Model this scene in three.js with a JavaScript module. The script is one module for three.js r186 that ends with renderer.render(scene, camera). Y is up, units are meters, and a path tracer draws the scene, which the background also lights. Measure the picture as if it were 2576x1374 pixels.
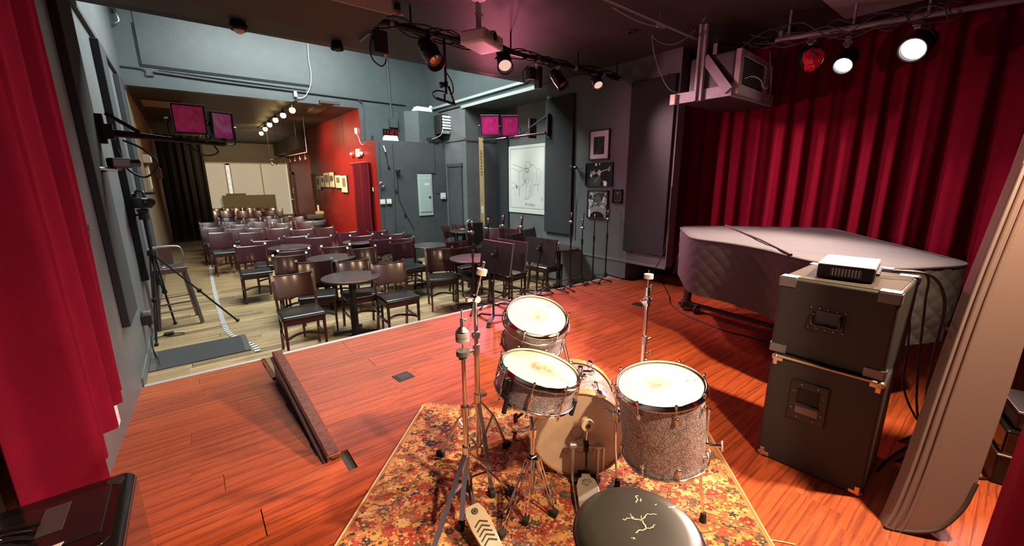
import * as THREE from 'three';
import { RectAreaLightUniformsLib } from 'three/addons/lights/RectAreaLightUniformsLib.js';
import { mergeGeometries, toCreasedNormals } from 'three/addons/utils/BufferGeometryUtils.js';
import { RoundedBoxGeometry } from 'three/addons/geometries/RoundedBoxGeometry.js';

// ------------------------------------------------------------------ camera
const EYE = 1.85, FOCAL = 1019.04, IMW = 2576, IMH = 1374;
const scene = new THREE.Scene();
const camera = new THREE.PerspectiveCamera(2 * Math.atan(IMH / 2 / FOCAL) * 180 / Math.PI, IMW / IMH, 0.05, 60);
camera.position.set(0, EYE, 0);
camera.rotation.set(-0.22557669, -0.66886859, -0.00589327, 'YXZ');
camera.updateMatrixWorld(true);
scene.add(camera);
const renderer = new THREE.WebGLRenderer();
renderer.toneMapping = THREE.LinearToneMapping;
renderer.toneMappingExposure = 1.0;
renderer.shadowMap.enabled = true;
RectAreaLightUniformsLib.init();
scene.background = new THREE.Color(0x000000);

// ------------------------------------------------------------------ levels and walls (metres)
const S = 0.35;                       // stage level above the hall floor
const XL = -0.555, XR = 5.1, XK = 6.05; // left wall, right wall, wall behind the stage curtain
const ZE = -3.935;                    // front edge of the stage
const ZH = -9.88, HH = 3.465;         // far wall with the wide opening, head of the opening
const XD = 3.37, ZC = -9.05, YC = 2.72; // red wall plane, closet front, closet top
const CE = 3.45, ZCE = -5.66;         // dark ceiling and its edge at the light well
const WELL = 5.3;                     // top of the light well
const ZJ = -14.95, ZW = -21.5;        // jog of the red wall, window wall
const ZB = 2.2;                       // wall behind the camera

// a pixel gives a direction; the distance comes from the plane that the thing touches
function dirOf(px, py) { return new THREE.Vector3((px - IMW / 2) / FOCAL, -(py - IMH / 2) / FOCAL, -1).applyQuaternion(camera.quaternion); }
function onY(px, py, y) { const d = dirOf(px, py); return d.multiplyScalar((y - EYE) / d.y).add(camera.position); }
function onX(px, py, x) { const d = dirOf(px, py); return d.multiplyScalar(x / d.x).add(camera.position); }
function onZ(px, py, z) { const d = dirOf(px, py); return d.multiplyScalar(z / d.z).add(camera.position); }
// height of the point of a vertical line through floor point p that shows at pixel row of (px, py)
function heightAt(p, px, py) { const d = dirOf(px, py); const s = (p.x * d.x + p.z * d.z) / (d.x * d.x + d.z * d.z); return EYE + s * d.y; }

// ------------------------------------------------------------------ large lights
function rectLight(color, intensity, w, h, pos, target) {
  const l = new THREE.RectAreaLight(color, intensity, w, h);
  l.position.copy(pos); l.lookAt(target); scene.add(l); return l;
}
function spotLight(color, intensity, pos, target, angle, penumbra, radius) {
  const l = new THREE.SpotLight(color, intensity, 0, angle, penumbra, 2);
  l.position.copy(pos); l.target.position.copy(target); scene.add(l); scene.add(l.target);
  l.castShadow = true; l.shadow.mapSize.set(2048, 2048); l.shadow.bias = -0.0005; l.shadow.radius = radius || 2; return l;
}
const V3 = (x, y, z) => new THREE.Vector3(x, y, z);
// daylight from the skylight over the light well
rectLight(new THREE.Color(0.90, 1.0, 0.96), 37, 3.2, 1.7, V3(2.1, WELL - 0.04, -7.05), V3(2.1, 0, -7.05));
// ------------------------------------------------------------------ seeded random and noise
let seed = 20240611;
function rnd() { seed |= 0; seed = seed + 0x6D2B79F5 | 0; let t = Math.imul(seed ^ seed >>> 15, 1 | seed); t = t + Math.imul(t ^ t >>> 7, 61 | t) ^ t; return ((t ^ t >>> 14) >>> 0) / 4294967296; }
const rr = (a, b) => a + (b - a) * rnd();
function hash2(x, y) { let h = Math.imul(x, 374761393) + Math.imul(y, 668265263); h = Math.imul(h ^ h >>> 13, 1274126177); return ((h ^ h >>> 16) >>> 0) / 4294967296; }
function vnoise(x, y, px = 0, py = 0) {
  const xi = Math.floor(x), yi = Math.floor(y); let fx = x - xi, fy = y - yi;
  fx = fx * fx * (3 - 2 * fx); fy = fy * fy * (3 - 2 * fy);
  const w = (i, p) => p ? ((i % p) + p) % p : i;
  const a = hash2(w(xi, px), w(yi, py)), b = hash2(w(xi + 1, px), w(yi, py)), c = hash2(w(xi, px), w(yi + 1, py)), d = hash2(w(xi + 1, px), w(yi + 1, py));
  return a + (b - a) * fx + (c - a) * fy + (a - b - c + d) * fx * fy;
}
const clamp = (v, a = 0, b = 1) => Math.min(b, Math.max(a, v));
const mix = (a, b, t) => a + (b - a) * t;
const sm = (a, b, v) => { const t = clamp((v - a) / (b - a)); return t * t * (3 - 2 * t); };
// ------------------------------------------------------------------ textures
function tex(w, h, fn, srgb = true) {
  const d = new Uint8Array(w * h * 4);
  for (let y = 0; y < h; y++) for (let x = 0; x < w; x++) {
    const c = fn(x, y, x / w, y / h), i = (y * w + x) * 4;
    d[i] = clamp(c[0], 0, 255); d[i + 1] = clamp(c[1], 0, 255); d[i + 2] = clamp(c[2], 0, 255); d[i + 3] = 255;
  }
  const t = new THREE.DataTexture(d, w, h, THREE.RGBAFormat);
  t.wrapS = t.wrapT = THREE.RepeatWrapping; t.magFilter = THREE.LinearFilter; t.minFilter = THREE.LinearMipmapLinearFilter; t.generateMipmaps = true;
  if (srgb) t.colorSpace = THREE.SRGBColorSpace; t.needsUpdate = true; return t;
}
function canvasTex(w, h, draw) {
  const c = document.createElement('canvas'); c.width = w; c.height = h; const g = c.getContext('2d'); draw(g, w, h);
  const t = new THREE.CanvasTexture(c); t.colorSpace = THREE.SRGBColorSpace; return t;
}
const rep = (t, x, y, ox = 0, oy = 0) => { const c = t.clone(); c.wrapS = c.wrapT = THREE.RepeatWrapping; c.repeat.set(x, y); c.offset.set(ox, oy); c.needsUpdate = true; return c; };
const grainTex = tex(256, 256, (x, y) => { const n = vnoise(x / 4, y / 4, 64, 64) * .5 + hash2(x, y) * .5; const v = 190 + n * 65; return [v, v, v]; });
const patchTex = tex(256, 256, (x, y) => { const n = vnoise(x / 64, y / 64, 4, 4) * .5 + vnoise(x / 16, y / 16, 16, 16) * .3 + hash2(x, y) * .2; const v = 205 + n * 50; return [v, v, v]; });
// rolled-on wall paint: fine orange-peel relief
const peelTex = tex(256, 256, (x, y) => { const n = vnoise(x / 5, y / 5, 51.2 | 0, 51.2 | 0) * .6 + vnoise(x / 2.5, y / 2.5) * .4; const v = n * 255; return [v, v, v]; }, false);
// ------------------------------------------------------------------ materials (Color.setRGB = linear)
const lin = (r, g, b) => new THREE.Color().setRGB(r, g, b);
function std(r, g, b, rough = .7, metal = 0, extra = {}) { return new THREE.MeshStandardMaterial(Object.assign({ color: lin(r, g, b), roughness: rough, metalness: metal }, extra)); }
function phys(r, g, b, o) { return new THREE.MeshPhysicalMaterial(Object.assign({ color: lin(r, g, b) }, o)); }
function paint(r, g, b, rough = .55) { return std(r, g, b, rough, 0, { map: rep(patchTex, .5, .5), bumpMap: rep(peelTex, 3, 3), bumpScale: .0012 }); }
function glow(r, g, b, k) { return new THREE.MeshStandardMaterial({ color: 0x000000, emissive: lin(r, g, b), emissiveIntensity: k, roughness: 1 }); }
const M = {
  wall: paint(.135, .145, .155, .5), wallDark: paint(.055, .058, .063, .6), wallGreen: paint(.080, .098, .104, .42),
  red: paint(.30, .011, .010, .38), brownWall: paint(.13, .095, .05, .55), brownCeil: paint(.060, .040, .026, .5),
  ceil: paint(.055, .044, .045, .6), tan: paint(.27, .205, .125, .6),
  felt: std(.026, .029, .034, .95, 0, { map: rep(grainTex, 6, 6), bumpMap: rep(grainTex, 6, 6), bumpScale: .001 }),
  chrome: std(.80, .80, .82, .12, 1), chromeDull: std(.55, .55, .56, .3, 1), steel: std(.42, .41, .42, .35, 1),
  blackMetal: std(.018, .018, .02, .42, .4), blackPlastic: std(.016, .016, .017, .45), blackRubber: std(.012, .012, .012, .85),
  blackGloss: phys(.008, .007, .007, { roughness: .12, clearcoat: .6, clearcoatRoughness: .08 }),
  white: std(.75, .75, .74, .5), cream: std(.62, .60, .52, .6), greyPaint: std(.30, .34, .34, .45),
  silver: std(.50, .48, .52, .4, .85), galv: std(.42, .40, .43, .45, .55, { map: rep(patchTex, 2, 2) }),
  chairWood: phys(.040, .0050, .0085, { roughness: .38, clearcoat: .6, clearcoatRoughness: .16 }),
  vinyl: phys(.012, .012, .0125, { roughness: .30, clearcoat: .35, clearcoatRoughness: .25 }),
  tableTop: std(.042, .029, .029, .34), cable: std(.012, .012, .013, .5), whiteCable: std(.62, .62, .60, .5),
};
// ------------------------------------------------------------------ geometry helpers
const G3 = {};
function clean(g) {
  let q = g.index ? g.toNonIndexed() : g;
  for (const k of Object.keys(q.attributes)) if (!['position', 'normal', 'uv'].includes(k)) q.deleteAttribute(k);
  if (!q.attributes.normal) q.computeVertexNormals();
  if (!q.attributes.uv) q.setAttribute('uv', new THREE.BufferAttribute(new Float32Array(q.attributes.position.count * 2), 2));
  q.morphAttributes = {}; return q;
}
function merge(list) { const a = list.flat(9).filter(Boolean); return a.length === 1 ? clean(a[0]) : mergeGeometries(a.map(clean), false); }
function shadow(o) { o.castShadow = true; o.receiveShadow = true; return o; }
function part(name, geos, mat, parent) {
  const m = shadow(new THREE.Mesh(Array.isArray(geos) ? merge(geos) : geos, mat)); m.name = name; if (parent) parent.add(m); return m;
}
const taken = {};
function numbered(n) { const k = taken[n] = (taken[n] ?? -1) + 1; return k ? n + '_' + String(k).padStart(3, '0') : n; }
function tag(o, label, category, group) { o.userData.label = label; o.userData.category = category; if (group) o.userData.group = group; return o; }
function thing(name, label, category, pos = [0, 0, 0], turn = 0, group) {
  const o = new THREE.Group(); o.name = numbered(name); scene.add(o);
  if (pos.isVector3) o.position.copy(pos); else o.position.set(...pos);
  o.rotation.y = turn; return tag(o, label, category, group);
}
function solo(name, geos, mat, label, category, group) { const m = part(numbered(name), geos, mat, scene); return tag(m, label, category, group); }
function struct(name, geos, mat, parent) { const m = part(parent ? name : numbered(name), geos, mat, parent || scene); if (!parent) m.userData.kind = 'structure'; return m; }
function copyOf(o, pos, turn, label, group) {
  const c = o.clone(); c.name = numbered(o.name.replace(/_\d{3}$/, '')); c.userData = Object.assign({}, o.userData); scene.add(c);
  if (pos.isVector3) c.position.copy(pos); else c.position.set(...pos); c.rotation.y = turn;
  if (label) c.userData.label = label; if (group) c.userData.group = group; return c;
}
function at(g, x = 0, y = 0, z = 0, rx = 0, ry = 0, rz = 0) {
  const m = new THREE.Matrix4().compose(V3(x, y, z), new THREE.Quaternion().setFromEuler(new THREE.Euler(rx, ry, rz)), V3(1, 1, 1));
  return g.applyMatrix4(m);
}
// box from corner to corner, uv in metres
function bx(x0, x1, y0, y1, z0, z1) {
  const w = Math.abs(x1 - x0), h = Math.abs(y1 - y0), d = Math.abs(z1 - z0), g = new THREE.BoxGeometry(w, h, d), u = g.attributes.uv;
  const s = [[d, h], [d, h], [w, d], [w, d], [w, h], [w, h]];
  for (let f = 0; f < 6; f++) for (let i = 0; i < 4; i++) { const k = f * 4 + i; u.setXY(k, u.getX(k) * s[f][0], u.getY(k) * s[f][1]); }
  g.translate((x0 + x1) / 2, (y0 + y1) / 2, (z0 + z1) / 2); return g;
}
const cb = (w, h, d) => bx(-w / 2, w / 2, -h / 2, h / 2, -d / 2, d / 2);
const rb = (w, h, d, r = .01, s = 2) => new RoundedBoxGeometry(w, h, d, s, Math.min(r, w / 2.01, h / 2.01, d / 2.01));
const cyl = (r0, r1, h, n = 16, open = false) => new THREE.CylinderGeometry(r0, r1, h, n, 1, open);
// cylinder between two points
function rod(a, b, r0, r1 = r0, n = 10) {
  const A = a.isVector3 ? a : V3(...a), B = b.isVector3 ? b : V3(...b), d = B.clone().sub(A), L = d.length();
  const g = new THREE.CylinderGeometry(r1, r0, L, n); g.translate(0, L / 2, 0);
  g.applyQuaternion(new THREE.Quaternion().setFromUnitVectors(V3(0, 1, 0), d.normalize())); g.translate(A.x, A.y, A.z); return g;
}
// flat bar between two points
function bar(a, b, w, t, up = [0, 1, 0]) {
  const A = a.isVector3 ? a : V3(...a), B = b.isVector3 ? b : V3(...b), d = B.clone().sub(A), L = d.length(), g = cb(w, t, L);
  const o = new THREE.Object3D(); o.up.set(...up); o.position.copy(A).add(B).multiplyScalar(.5); o.lookAt(B); o.updateMatrix(); return g.applyMatrix4(o.matrix);
}
function tube(pts, r = .004, seg = 0, n = 6, closed = false) {
  const p = pts.map(q => q.isVector3 ? q : V3(...q)); return new THREE.TubeGeometry(new THREE.CatmullRomCurve3(p, closed, 'centripetal'), seg || p.length * 5, r, n, closed);
}
const ball = (r, n = 12) => new THREE.SphereGeometry(r, n, Math.ceil(n * .7));
function lathe(pts, n = 32) { return new THREE.LatheGeometry(pts.map(p => new THREE.Vector2(...p)), n); }
function torus(R, r, n = 40, m = 8) { const g = new THREE.TorusGeometry(R, r, m, n); g.rotateX(Math.PI / 2); return g; }
function extr(pts, depth, bevel = 0) {
  const s = new THREE.Shape(pts.map(p => new THREE.Vector2(...p)));
  return new THREE.ExtrudeGeometry(s, { depth, bevelEnabled: bevel > 0, bevelThickness: bevel, bevelSize: bevel, bevelSegments: 2, curveSegments: 8 });
}
// closed sheet z = f(u, v): grid of points with thickness along a given direction
function sheet(nu, nv, fn, thick, dir) {
  const pos = [], uv = [], idx = [], N = (nu + 1) * (nv + 1);
  for (let s = 0; s < 2; s++) for (let j = 0; j <= nv; j++) for (let i = 0; i <= nu; i++) {
    const p = fn(i / nu, j / nv); pos.push(p[0] + dir[0] * thick * s, p[1] + dir[1] * thick * s, p[2] + dir[2] * thick * s); uv.push(p[3] ?? i / nu, p[4] ?? j / nv);
  }
  const q = (a, b, c, d, fl) => fl ? idx.push(a, c, b, b, c, d) : idx.push(a, b, c, b, d, c);
  for (let j = 0; j < nv; j++) for (let i = 0; i < nu; i++) { const a = j * (nu + 1) + i; q(a, a + 1, a + nu + 1, a + nu + 2, false); q(a + N, a + 1 + N, a + nu + 1 + N, a + nu + 2 + N, true); }
  for (let i = 0; i < nu; i++) { q(i, i + 1, i + N, i + 1 + N, true); const b = nv * (nu + 1) + i; q(b, b + 1, b + N, b + 1 + N, false); }
  for (let j = 0; j < nv; j++) { const a = j * (nu + 1), b = a + nu; q(a, a + nu + 1, a + N, a + nu + 1 + N, false); q(b, b + nu + 1, b + N, b + nu + 1 + N, true); }
  const g = new THREE.BufferGeometry(); g.setAttribute('position', new THREE.Float32BufferAttribute(pos, 3)); g.setAttribute('uv', new THREE.Float32BufferAttribute(uv, 2)); g.setIndex(idx); g.computeVertexNormals(); return g;
}
// flat picture plane with uv 0..1, facing +z
const plane = (w, h) => new THREE.PlaneGeometry(w, h);
function picMat(t, rough = .5) { return new THREE.MeshStandardMaterial({ map: t, roughness: rough }); }
// part given in world coordinates, hung under a thing
function worldPart(name, geos, mat, o) { o.updateMatrixWorld(true); const m = part(name, geos, mat, null); m.geometry.applyMatrix4(o.matrixWorld.clone().invert()); o.add(m); return m; }
function each(name, geos, mat, parent) { return geos.map(g => part(name, [g], mat, parent)); }
// ================================================================== THE SETTING
function woodTex(w, h, base, dark, light, k) {
  return tex(w, h, (x, y) => {
    const u = x / w, v = y / h, warp = vnoise(u * 3, v * 4, 3, 4) * .9 + vnoise(u * 9, v * 10, 9, 10) * .2;
    let n = vnoise(u * 4, v * 46 + warp * 5, 4, 0) * .55 + vnoise(u * 12, v * 120 + warp * 8, 12, 0) * .45;
    const streak = sm(.60, .86, vnoise(u * 3 + 3, v * 34 + warp * 4, 3, 0)), vein = sm(.62, .8, vnoise(u * 20, v * 150, 20, 0));
    n = n * .75 + warp * .2; const t = clamp(n), o = [0, 0, 0];
    for (let i = 0; i < 3; i++) { let c = mix(base[i], light[i], t); c = mix(c, dark[i], streak * k + vein * k * .45); o[i] = c; }
    return o;
  });
}
const stageTex = woodTex(1024, 256, [146, 66, 34], [98, 40, 20], [186, 92, 50], .55);
const hallTex = woodTex(1024, 256, [138, 116, 84], [92, 74, 50], [182, 158, 120], .6);
const curbTex = woodTex(512, 64, [104, 50, 30], [58, 24, 15], [140, 72, 44], .6);
const stageMats = [], hallMats = [];
for (let i = 0; i < 8; i++) {
  const k = [.92, 1, 1.08, .86, 1.02, .96, 1.12, .9][i], m = std(k, k * [1, .97, 1.03, .96, 1, 1.02, .98, 1][i], k, .62, 0, { map: rep(stageTex, 1 / 1.22, 1 / .305, i * .37, i * .29), roughnessMap: rep(grainTex, 2, 8) });
  m.bumpMap = m.map; m.bumpScale = .0006; stageMats.push(m);
  const q = [.76, 1, .90, 1.1, .66, 1.04, .84, 1.16][i], n = std(q, q * .99, q * [1, .95, 1.03, .97, 1, .93, 1.04, 1][i], .46, 0, { map: rep(hallTex, 1 / 1.22, 1 / .36, i * .41, i * .23) });
  n.bumpMap = n.map; n.bumpScale = .0005; hallMats.push(n);
}
// ---- hall floor: slab, loose-laid laminate planks where they can be told apart, printed sheet farther off
const floor = struct('floor', [bx(XL - .2, 6.6, -.22, -.012, ZW - .3, ZB + .2)], M.wallDark);
{
  const far = part('far_boards', [bx(XL, XR, -.012, 0, ZW, -8.75)], std(.93, .92, .9, .46, 0, { map: rep(hallTex, 1 / 1.22, 1 / .36) }), floor);
  const g = new Map(); const W = .12; let row = 0;
  for (let z = -8.75; z < -3.98; z += W, row++) {
    let x = XL - hash2(row, 7) * 1.1, j = 0; const x1 = z < -5.5 && z > -8.1 ? 6.0 : XR;
    while (x < x1) {
      const a = Math.max(x, XL), b = Math.min(x + 1.22, x1), L = +(b - a).toFixed(2);
      if (L > .04 && !(z > -4.72 && b < .42)) {
        const key = L; if (!g.has(key)) g.set(key, bx(0, L - .002, -.012, 0, 0, W - .0016));
        const m = part('plank', g.get(key), hallMats[(hash2(row, j + 3) * 8) | 0], floor); m.position.set(a, (hash2(row, j) - .5) * .0006, z);
      }
      x += 1.22; j++;
    }
  }
}
// ---- stage platform, boards, nosing, curb and ramp
const ZR = -2.14, ZN = -4.74, YN = .035, XC = .40;   // ramp top, ramp foot, height of the foot, left face of the curb
const stage = struct('floor_stage', [bx(XC + .01, 6.5, 0, S - .012, ZE + .012, ZB + .1), bx(XL, XC + .01, 0, S - .012, ZR, ZB + .1)], M.wallDark);
const boardG = new Map();
function board(parent, L, W, T, mat, x, y, z, rx = 0) {
  const key = L.toFixed(2) + '_' + W.toFixed(3); if (!boardG.has(key)) boardG.set(key, bx(0, L - .0009, -T, 0, 0, W - .0009));
  const m = part('board', boardG.get(key), mat, parent); m.position.set(x, y, z); m.rotation.x = rx; return m;
}
{
  const W = .19; let row = 0;
  for (let z = ZE + .035; z < 1.0; z += W, row++) {
    const x0 = z < ZR - .01 ? XC + .075 : XL, x1 = z < -3.68 ? XR : 6.04; let x = XL - hash2(row, 91) * 1.2, j = 0;
    while (x < x1) {
      const a = Math.max(x, x0), b = Math.min(x + 1.22, x1), L = +(b - a).toFixed(2);
      if (L > .04) board(stage, L, W, .012, stageMats[(hash2(row + 50, j) * 8) | 0], a, S, z);
      x += 1.22; j++;
    }
  }
  { const k = Math.ceil((ZR - ZE - .035) / W), zf = ZE + .035 + k * W; board(stage, XC + .07 - XL, zf - ZR, .012, stageMats[2], XL, S, ZR); }
  part('far_boards', [bx(XL, 6.04, S - .012, S, z0(), ZB)], stageMats[1], stage);
  function z0() { return ZE + .035 + W * row; }
}
part('nosing', [rb(XR - XC - .01, .03, .045, .008).translate((XR + XC + .01) / 2, S - .012, ZE + .012)], std(.62, .60, .60, .35, .6), stage);
part('riser', [bx(XC + .01, XR, 0, S - .026, ZE, ZE + .012)], std(.03, .02, .02, .6), stage);
// ramp
const rampL = Math.hypot(S - YN, ZR - ZN), rampA = Math.atan2(S - YN, ZR - ZN);
const ramp = struct('floor_ramp', [extr([[ZR, 0], [ZR, S - .012], [ZN + .02, YN - .012], [ZN + .02, 0]], XC - XL).rotateY(-Math.PI / 2).translate(XC, 0, 0)], M.wallDark);
{
  const W = .19; let row = 0;
  for (let s = .03; s < rampL - .01; s += W, row++) {
    const w = Math.min(W, rampL - s); let x = XL - hash2(row, 33) * 1.1, j = 0; const y = YN + s * Math.sin(rampA), z = ZN + s * Math.cos(rampA);
    while (x < XC) {
      const a = Math.max(x, XL), b = Math.min(x + 1.22, XC - .03), L = +(b - a).toFixed(2);
      if (L > .04) board(ramp, L, w, .012, stageMats[(hash2(row + 150, j) * 8) | 0], a, y, z, -rampA);
      x += 1.22; j++;
    }
  }
  part('nosing', [rb(XC - XL - .02, .02, .05, .006).translate((XC + XL) / 2, YN - .003, ZN + .01)], std(.62, .60, .60, .35, .6), ramp);
  const side = std(.85, .85, .85, .38, 0, { map: rep(curbTex, 1, 5) });
  const e = extr([[ZN + .05, 0], [ZN + .05, YN + .012], [ZE, YN + .012 + (ZE - ZN - .05) * Math.tan(rampA)], [ZE, 0]], .03, .003).rotateY(-Math.PI / 2).translate(XC + .005, 0, 0);
  part('edge_board', [e], side, ramp);
}
{ // curb along the ramp: upright face, top board, half-round lip
  const side = std(.85, .85, .85, .38, 0, { map: rep(curbTex, 1, 5) });
  const c = struct('trim_1', [bx(XC, XC + .02, .02, S + .03, ZE - .005, ZR)], side);
  part('cap', [rb(.075, .035, ZR - ZE, .012).translate(XC + .037, S + .018, (ZR + ZE) / 2)], side, c);
  part('lip', [rb(.03, .02, ZR - ZE - .01, .008).translate(XC - .006, S - .02, (ZR + ZE) / 2)], side, c);
}
// ---- walls
struct('wall_left', [bx(XL - .18, XL, 0, CE + .1, ZW, ZB + .2)], M.wall); struct('wall_left_well', [bx(XL - .18, XL, CE + .1, WELL + .3, ZH - .2, ZCE - .02)], M.wall);
struct('trim_2', [bx(XL, XL + .035, HH - .08, HH - .03, ZH, -5.3)], M.wallDark);
struct('baseboard_left', [bx(XL, XL + .014, 0, .11, ZH, ZN)], M.wall);
struct('wall_far', [bx(XL - .18, XR + .7, HH, WELL + .3, ZH - .2, ZH), bx(XD + .013, XR + .7, 0, HH, ZH - .2, ZH)], M.wallGreen);
{ // raised plywood field on the far wall
  const a = onZ(357, 161.5, ZH), b = onZ(781, 211.6, ZH), t = onZ(342, 66, ZH);
  const p = struct('trim_3', [bx(a.x, b.x, a.y, WELL - .05, ZH, ZH + .022)], M.wallGreen);
  part('batten_and_gap_shade', [bx(a.x - .03, b.x + .0, a.y - .04, a.y, ZH, ZH + .014), bx(a.x - .035, a.x, a.y, t.y + .05, ZH, ZH + .014)], std(.008, .009, .010, .8), p);  // near-black strips paint in the shadow gap below and left of the field
  part('batten_and_gap_shade', [bx(b.x, b.x + .012, a.y - .02, WELL - .05, ZH, ZH + .018)], M.wallGreen, p);
}
// light well: right side, upstand over the stage ceiling, skylight roof
struct('wall_well', [bx(XR, XR + .7, HH + .002, WELL + .3, ZH, ZCE), bx(XL - .18, XR + .7, CE, WELL + .3, ZCE, ZCE + .15)], M.wallGreen);
const roof = struct('ceiling_well', [bx(XL - .18, XR + .7, WELL, WELL + .15, ZH, -7.95), bx(XL - .18, XR + .7, WELL, WELL + .15, -6.15, ZCE), bx(XL - .18, .45, WELL, WELL + .15, -7.95, -6.15), bx(3.75, XR + .7, WELL, WELL + .15, -7.95, -6.15)], M.wallGreen);
struct('window_1', [bx(.45, 3.75, WELL + .02, WELL + .05, -7.95, -6.15)], glow(.90, 1, .96, 1.6));
// dark ceiling over the stage
struct('ceiling', [bx(XL - .18, 6.6, CE, CE + .12, ZCE + .0, ZB + .2)], M.ceil);
// right wall: hall part with the closet door, alcove, photo wall, wing beside the curtain
const ZA = -8.1, ZP = -5.45, XA = 6.0, ZQ = -3.665;
struct('wall_right_hall', [bx(XR, XR + .2, 0, HH - .03, ZH, ZA - .2)], M.wall); struct('ceiling_alcove', [bx(XR, XA + .2, HH - .03, HH, ZA - .2, ZP)], M.wall); struct('wall_alcove', [bx(XA, XA + .2, 0, HH - .03, ZA, ZP)], M.wall);
struct('wall_alcove_side', [bx(XR, XA + .2, 0, HH - .03, ZA - .2, ZA)], M.wall); struct('wall_right', [bx(XR, XA + .2, 0, CE, ZP, ZQ)], M.wall); struct('wall_right_wing', [bx(XR, XR + .16, .64, CE, ZQ, -3.0)], M.wall);
struct('wall_stage', [bx(XK, XK + .2, 0, CE, ZQ - .1, ZB + .2)], M.wall);
struct('wall_back', [bx(XL - .18, XK + .2, 0, CE, ZB, ZB + .2)], M.wallDark);
struct('trim_4', [bx(XR - .016, XR, .632, .655, ZP, -3.0), bx(XR - .012, XR, .62, .632, ZP, -3.0)], std(.17, .17, .19, .4));
struct('baseboard_right', [bx(XR - .014, XR, 0, .1, ZP, ZE), bx(XR - .012, XR, S, S + .02, ZE, ZQ)], M.wall);
// steel angle and chases along the foot of the light well
struct('trim_5', [bx(XR - .03, XR, HH - .06, HH + .0, ZA - .1, ZCE), bx(XR - .05, XR, HH + .08, HH + .13, ZH, ZCE)], M.greyPaint);
// ---- closet block beside the opening
const closet = struct('wall_closet', [bx(XD + .012, XR, 0, YC, ZH, ZC)], M.wallDark);
closet.material = paint(.072, .080, .088, .45);
struct('wall_red', [bx(XD, XD + .012, 0, YC, ZH, ZC + .001), bx(XD, XD + .15, 0, HH, ZJ, ZH - .2), bx(XD, XD + .0125, 0, HH, ZH - .2, ZH)], M.red);
// ---- far room
struct('ceiling_far', [bx(XL - .18, 4.6, HH, HH + .12, ZW, ZH - .2)], M.brownCeil);
struct('wall_left_far', [bx(XL, XL + .01, 0, HH, ZW, ZH - .05)], M.tan);
const WX0 = onZ(509.6, 408.7, ZW).x - .05, WX1 = onZ(734, 500, ZW).x, WY1 = onZ(600, 409, ZW).y, WY0 = .32;
struct('wall_window', [bx(XL - .18, WX0, 0, HH, ZW - .15, ZW), bx(WX0, WX1, WY1, HH, ZW - .15, ZW), bx(WX1, 4.6, 0, HH, ZW - .15, ZW), bx(WX0, WX1, 0, WY0, ZW - .15, ZW)], M.brownWall);
const XF = 3.95;
struct('wall_red_far', [bx(XF, XF + .15, 0, HH, ZW, ZJ), bx(XD + .15, XF + .15, 0, HH, ZJ, ZJ + .15)], M.red);
struct('ceiling_soffit', [bx(XD + .02, XF, 2.98, HH, ZW, ZJ - .01)], M.brownCeil);
// ================================================================== DRUM KIT
const sparkleTex = tex(512, 512, (x, y) => { const a = hash2((x + (y >> 2) * 2) >> 2, y >> 2), b = hash2((x >> 1) + 901, (y >> 1) + 77), n = vnoise(x / 24, y / 24); const v = 92 + a * a * 120 + (b > .9 ? 52 : 0) + n * 30; return [v * 1.0, v * .97, v * 1.02]; });
const sparkle = std(1, .97, 1, .34, .3, { map: rep(sparkleTex, 4, 3.4), bumpMap: rep(sparkleTex, 4, 3.4), bumpScale: .001 });
function headTex(dens, cx, cy, sx, sy, tone) {
  return tex(512, 512, (x, y) => {
    const u = x / 512 - .5, v = y / 512 - .5, gx = (u - cx) / sx, gy = (v - cy) / sy, d = Math.exp(-(gx * gx + gy * gy));
    const n = vnoise(x / 3, y / 3) * .55 + hash2(x, y) * .45, big = vnoise(x / 40, y / 40) * .6 + vnoise(x / 12, y / 12) * .4;
    const k = clamp(d * dens * (.25 + big * .8) * .95 - n * .75 + .1) * .62 + d * dens * .16 * big;
    const base = [tone[0] + hash2(x, y + 9) * 8, tone[1] + hash2(x, y + 9) * 8, tone[2] + hash2(x, y + 9) * 8];
    // printed maker's oval with a scribble inside, near the rim
    const lx = (u - .36) * 26, ly = (v - .05) * 34, q = Math.hypot(lx * .8, ly), inside = Math.abs(q - 1) < .09 || (q < .85 && Math.abs(Math.sin(lx * 3.1) * .42 - ly * .8) < .12);
    const m = inside ? .35 : 1; return [mix(base[0], 92, k) * m, mix(base[1], 74, k) * m, mix(base[2], 60, k) * m];
  });
}
const HM = { rack: picMat(headTex(1.0, 0, .03, .20, .16, [206, 202, 198]), .75), snare: picMat(headTex(1.55, .02, -.02, .27, .2, [206, 198, 178]), .75), floor: picMat(headTex(1.05, -.03, 0, .2, .17, [200, 196, 190]), .75) };
const reso = std(.55, .53, .50, .5), hoopM = M.chrome;
const claw = rb(.022, .05, .018, .006);
function capDisc(R, y, n = 56) { const g = new THREE.CircleGeometry(R, n); g.rotateX(-Math.PI / 2); g.translate(0, y, 0); return g; }
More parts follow.
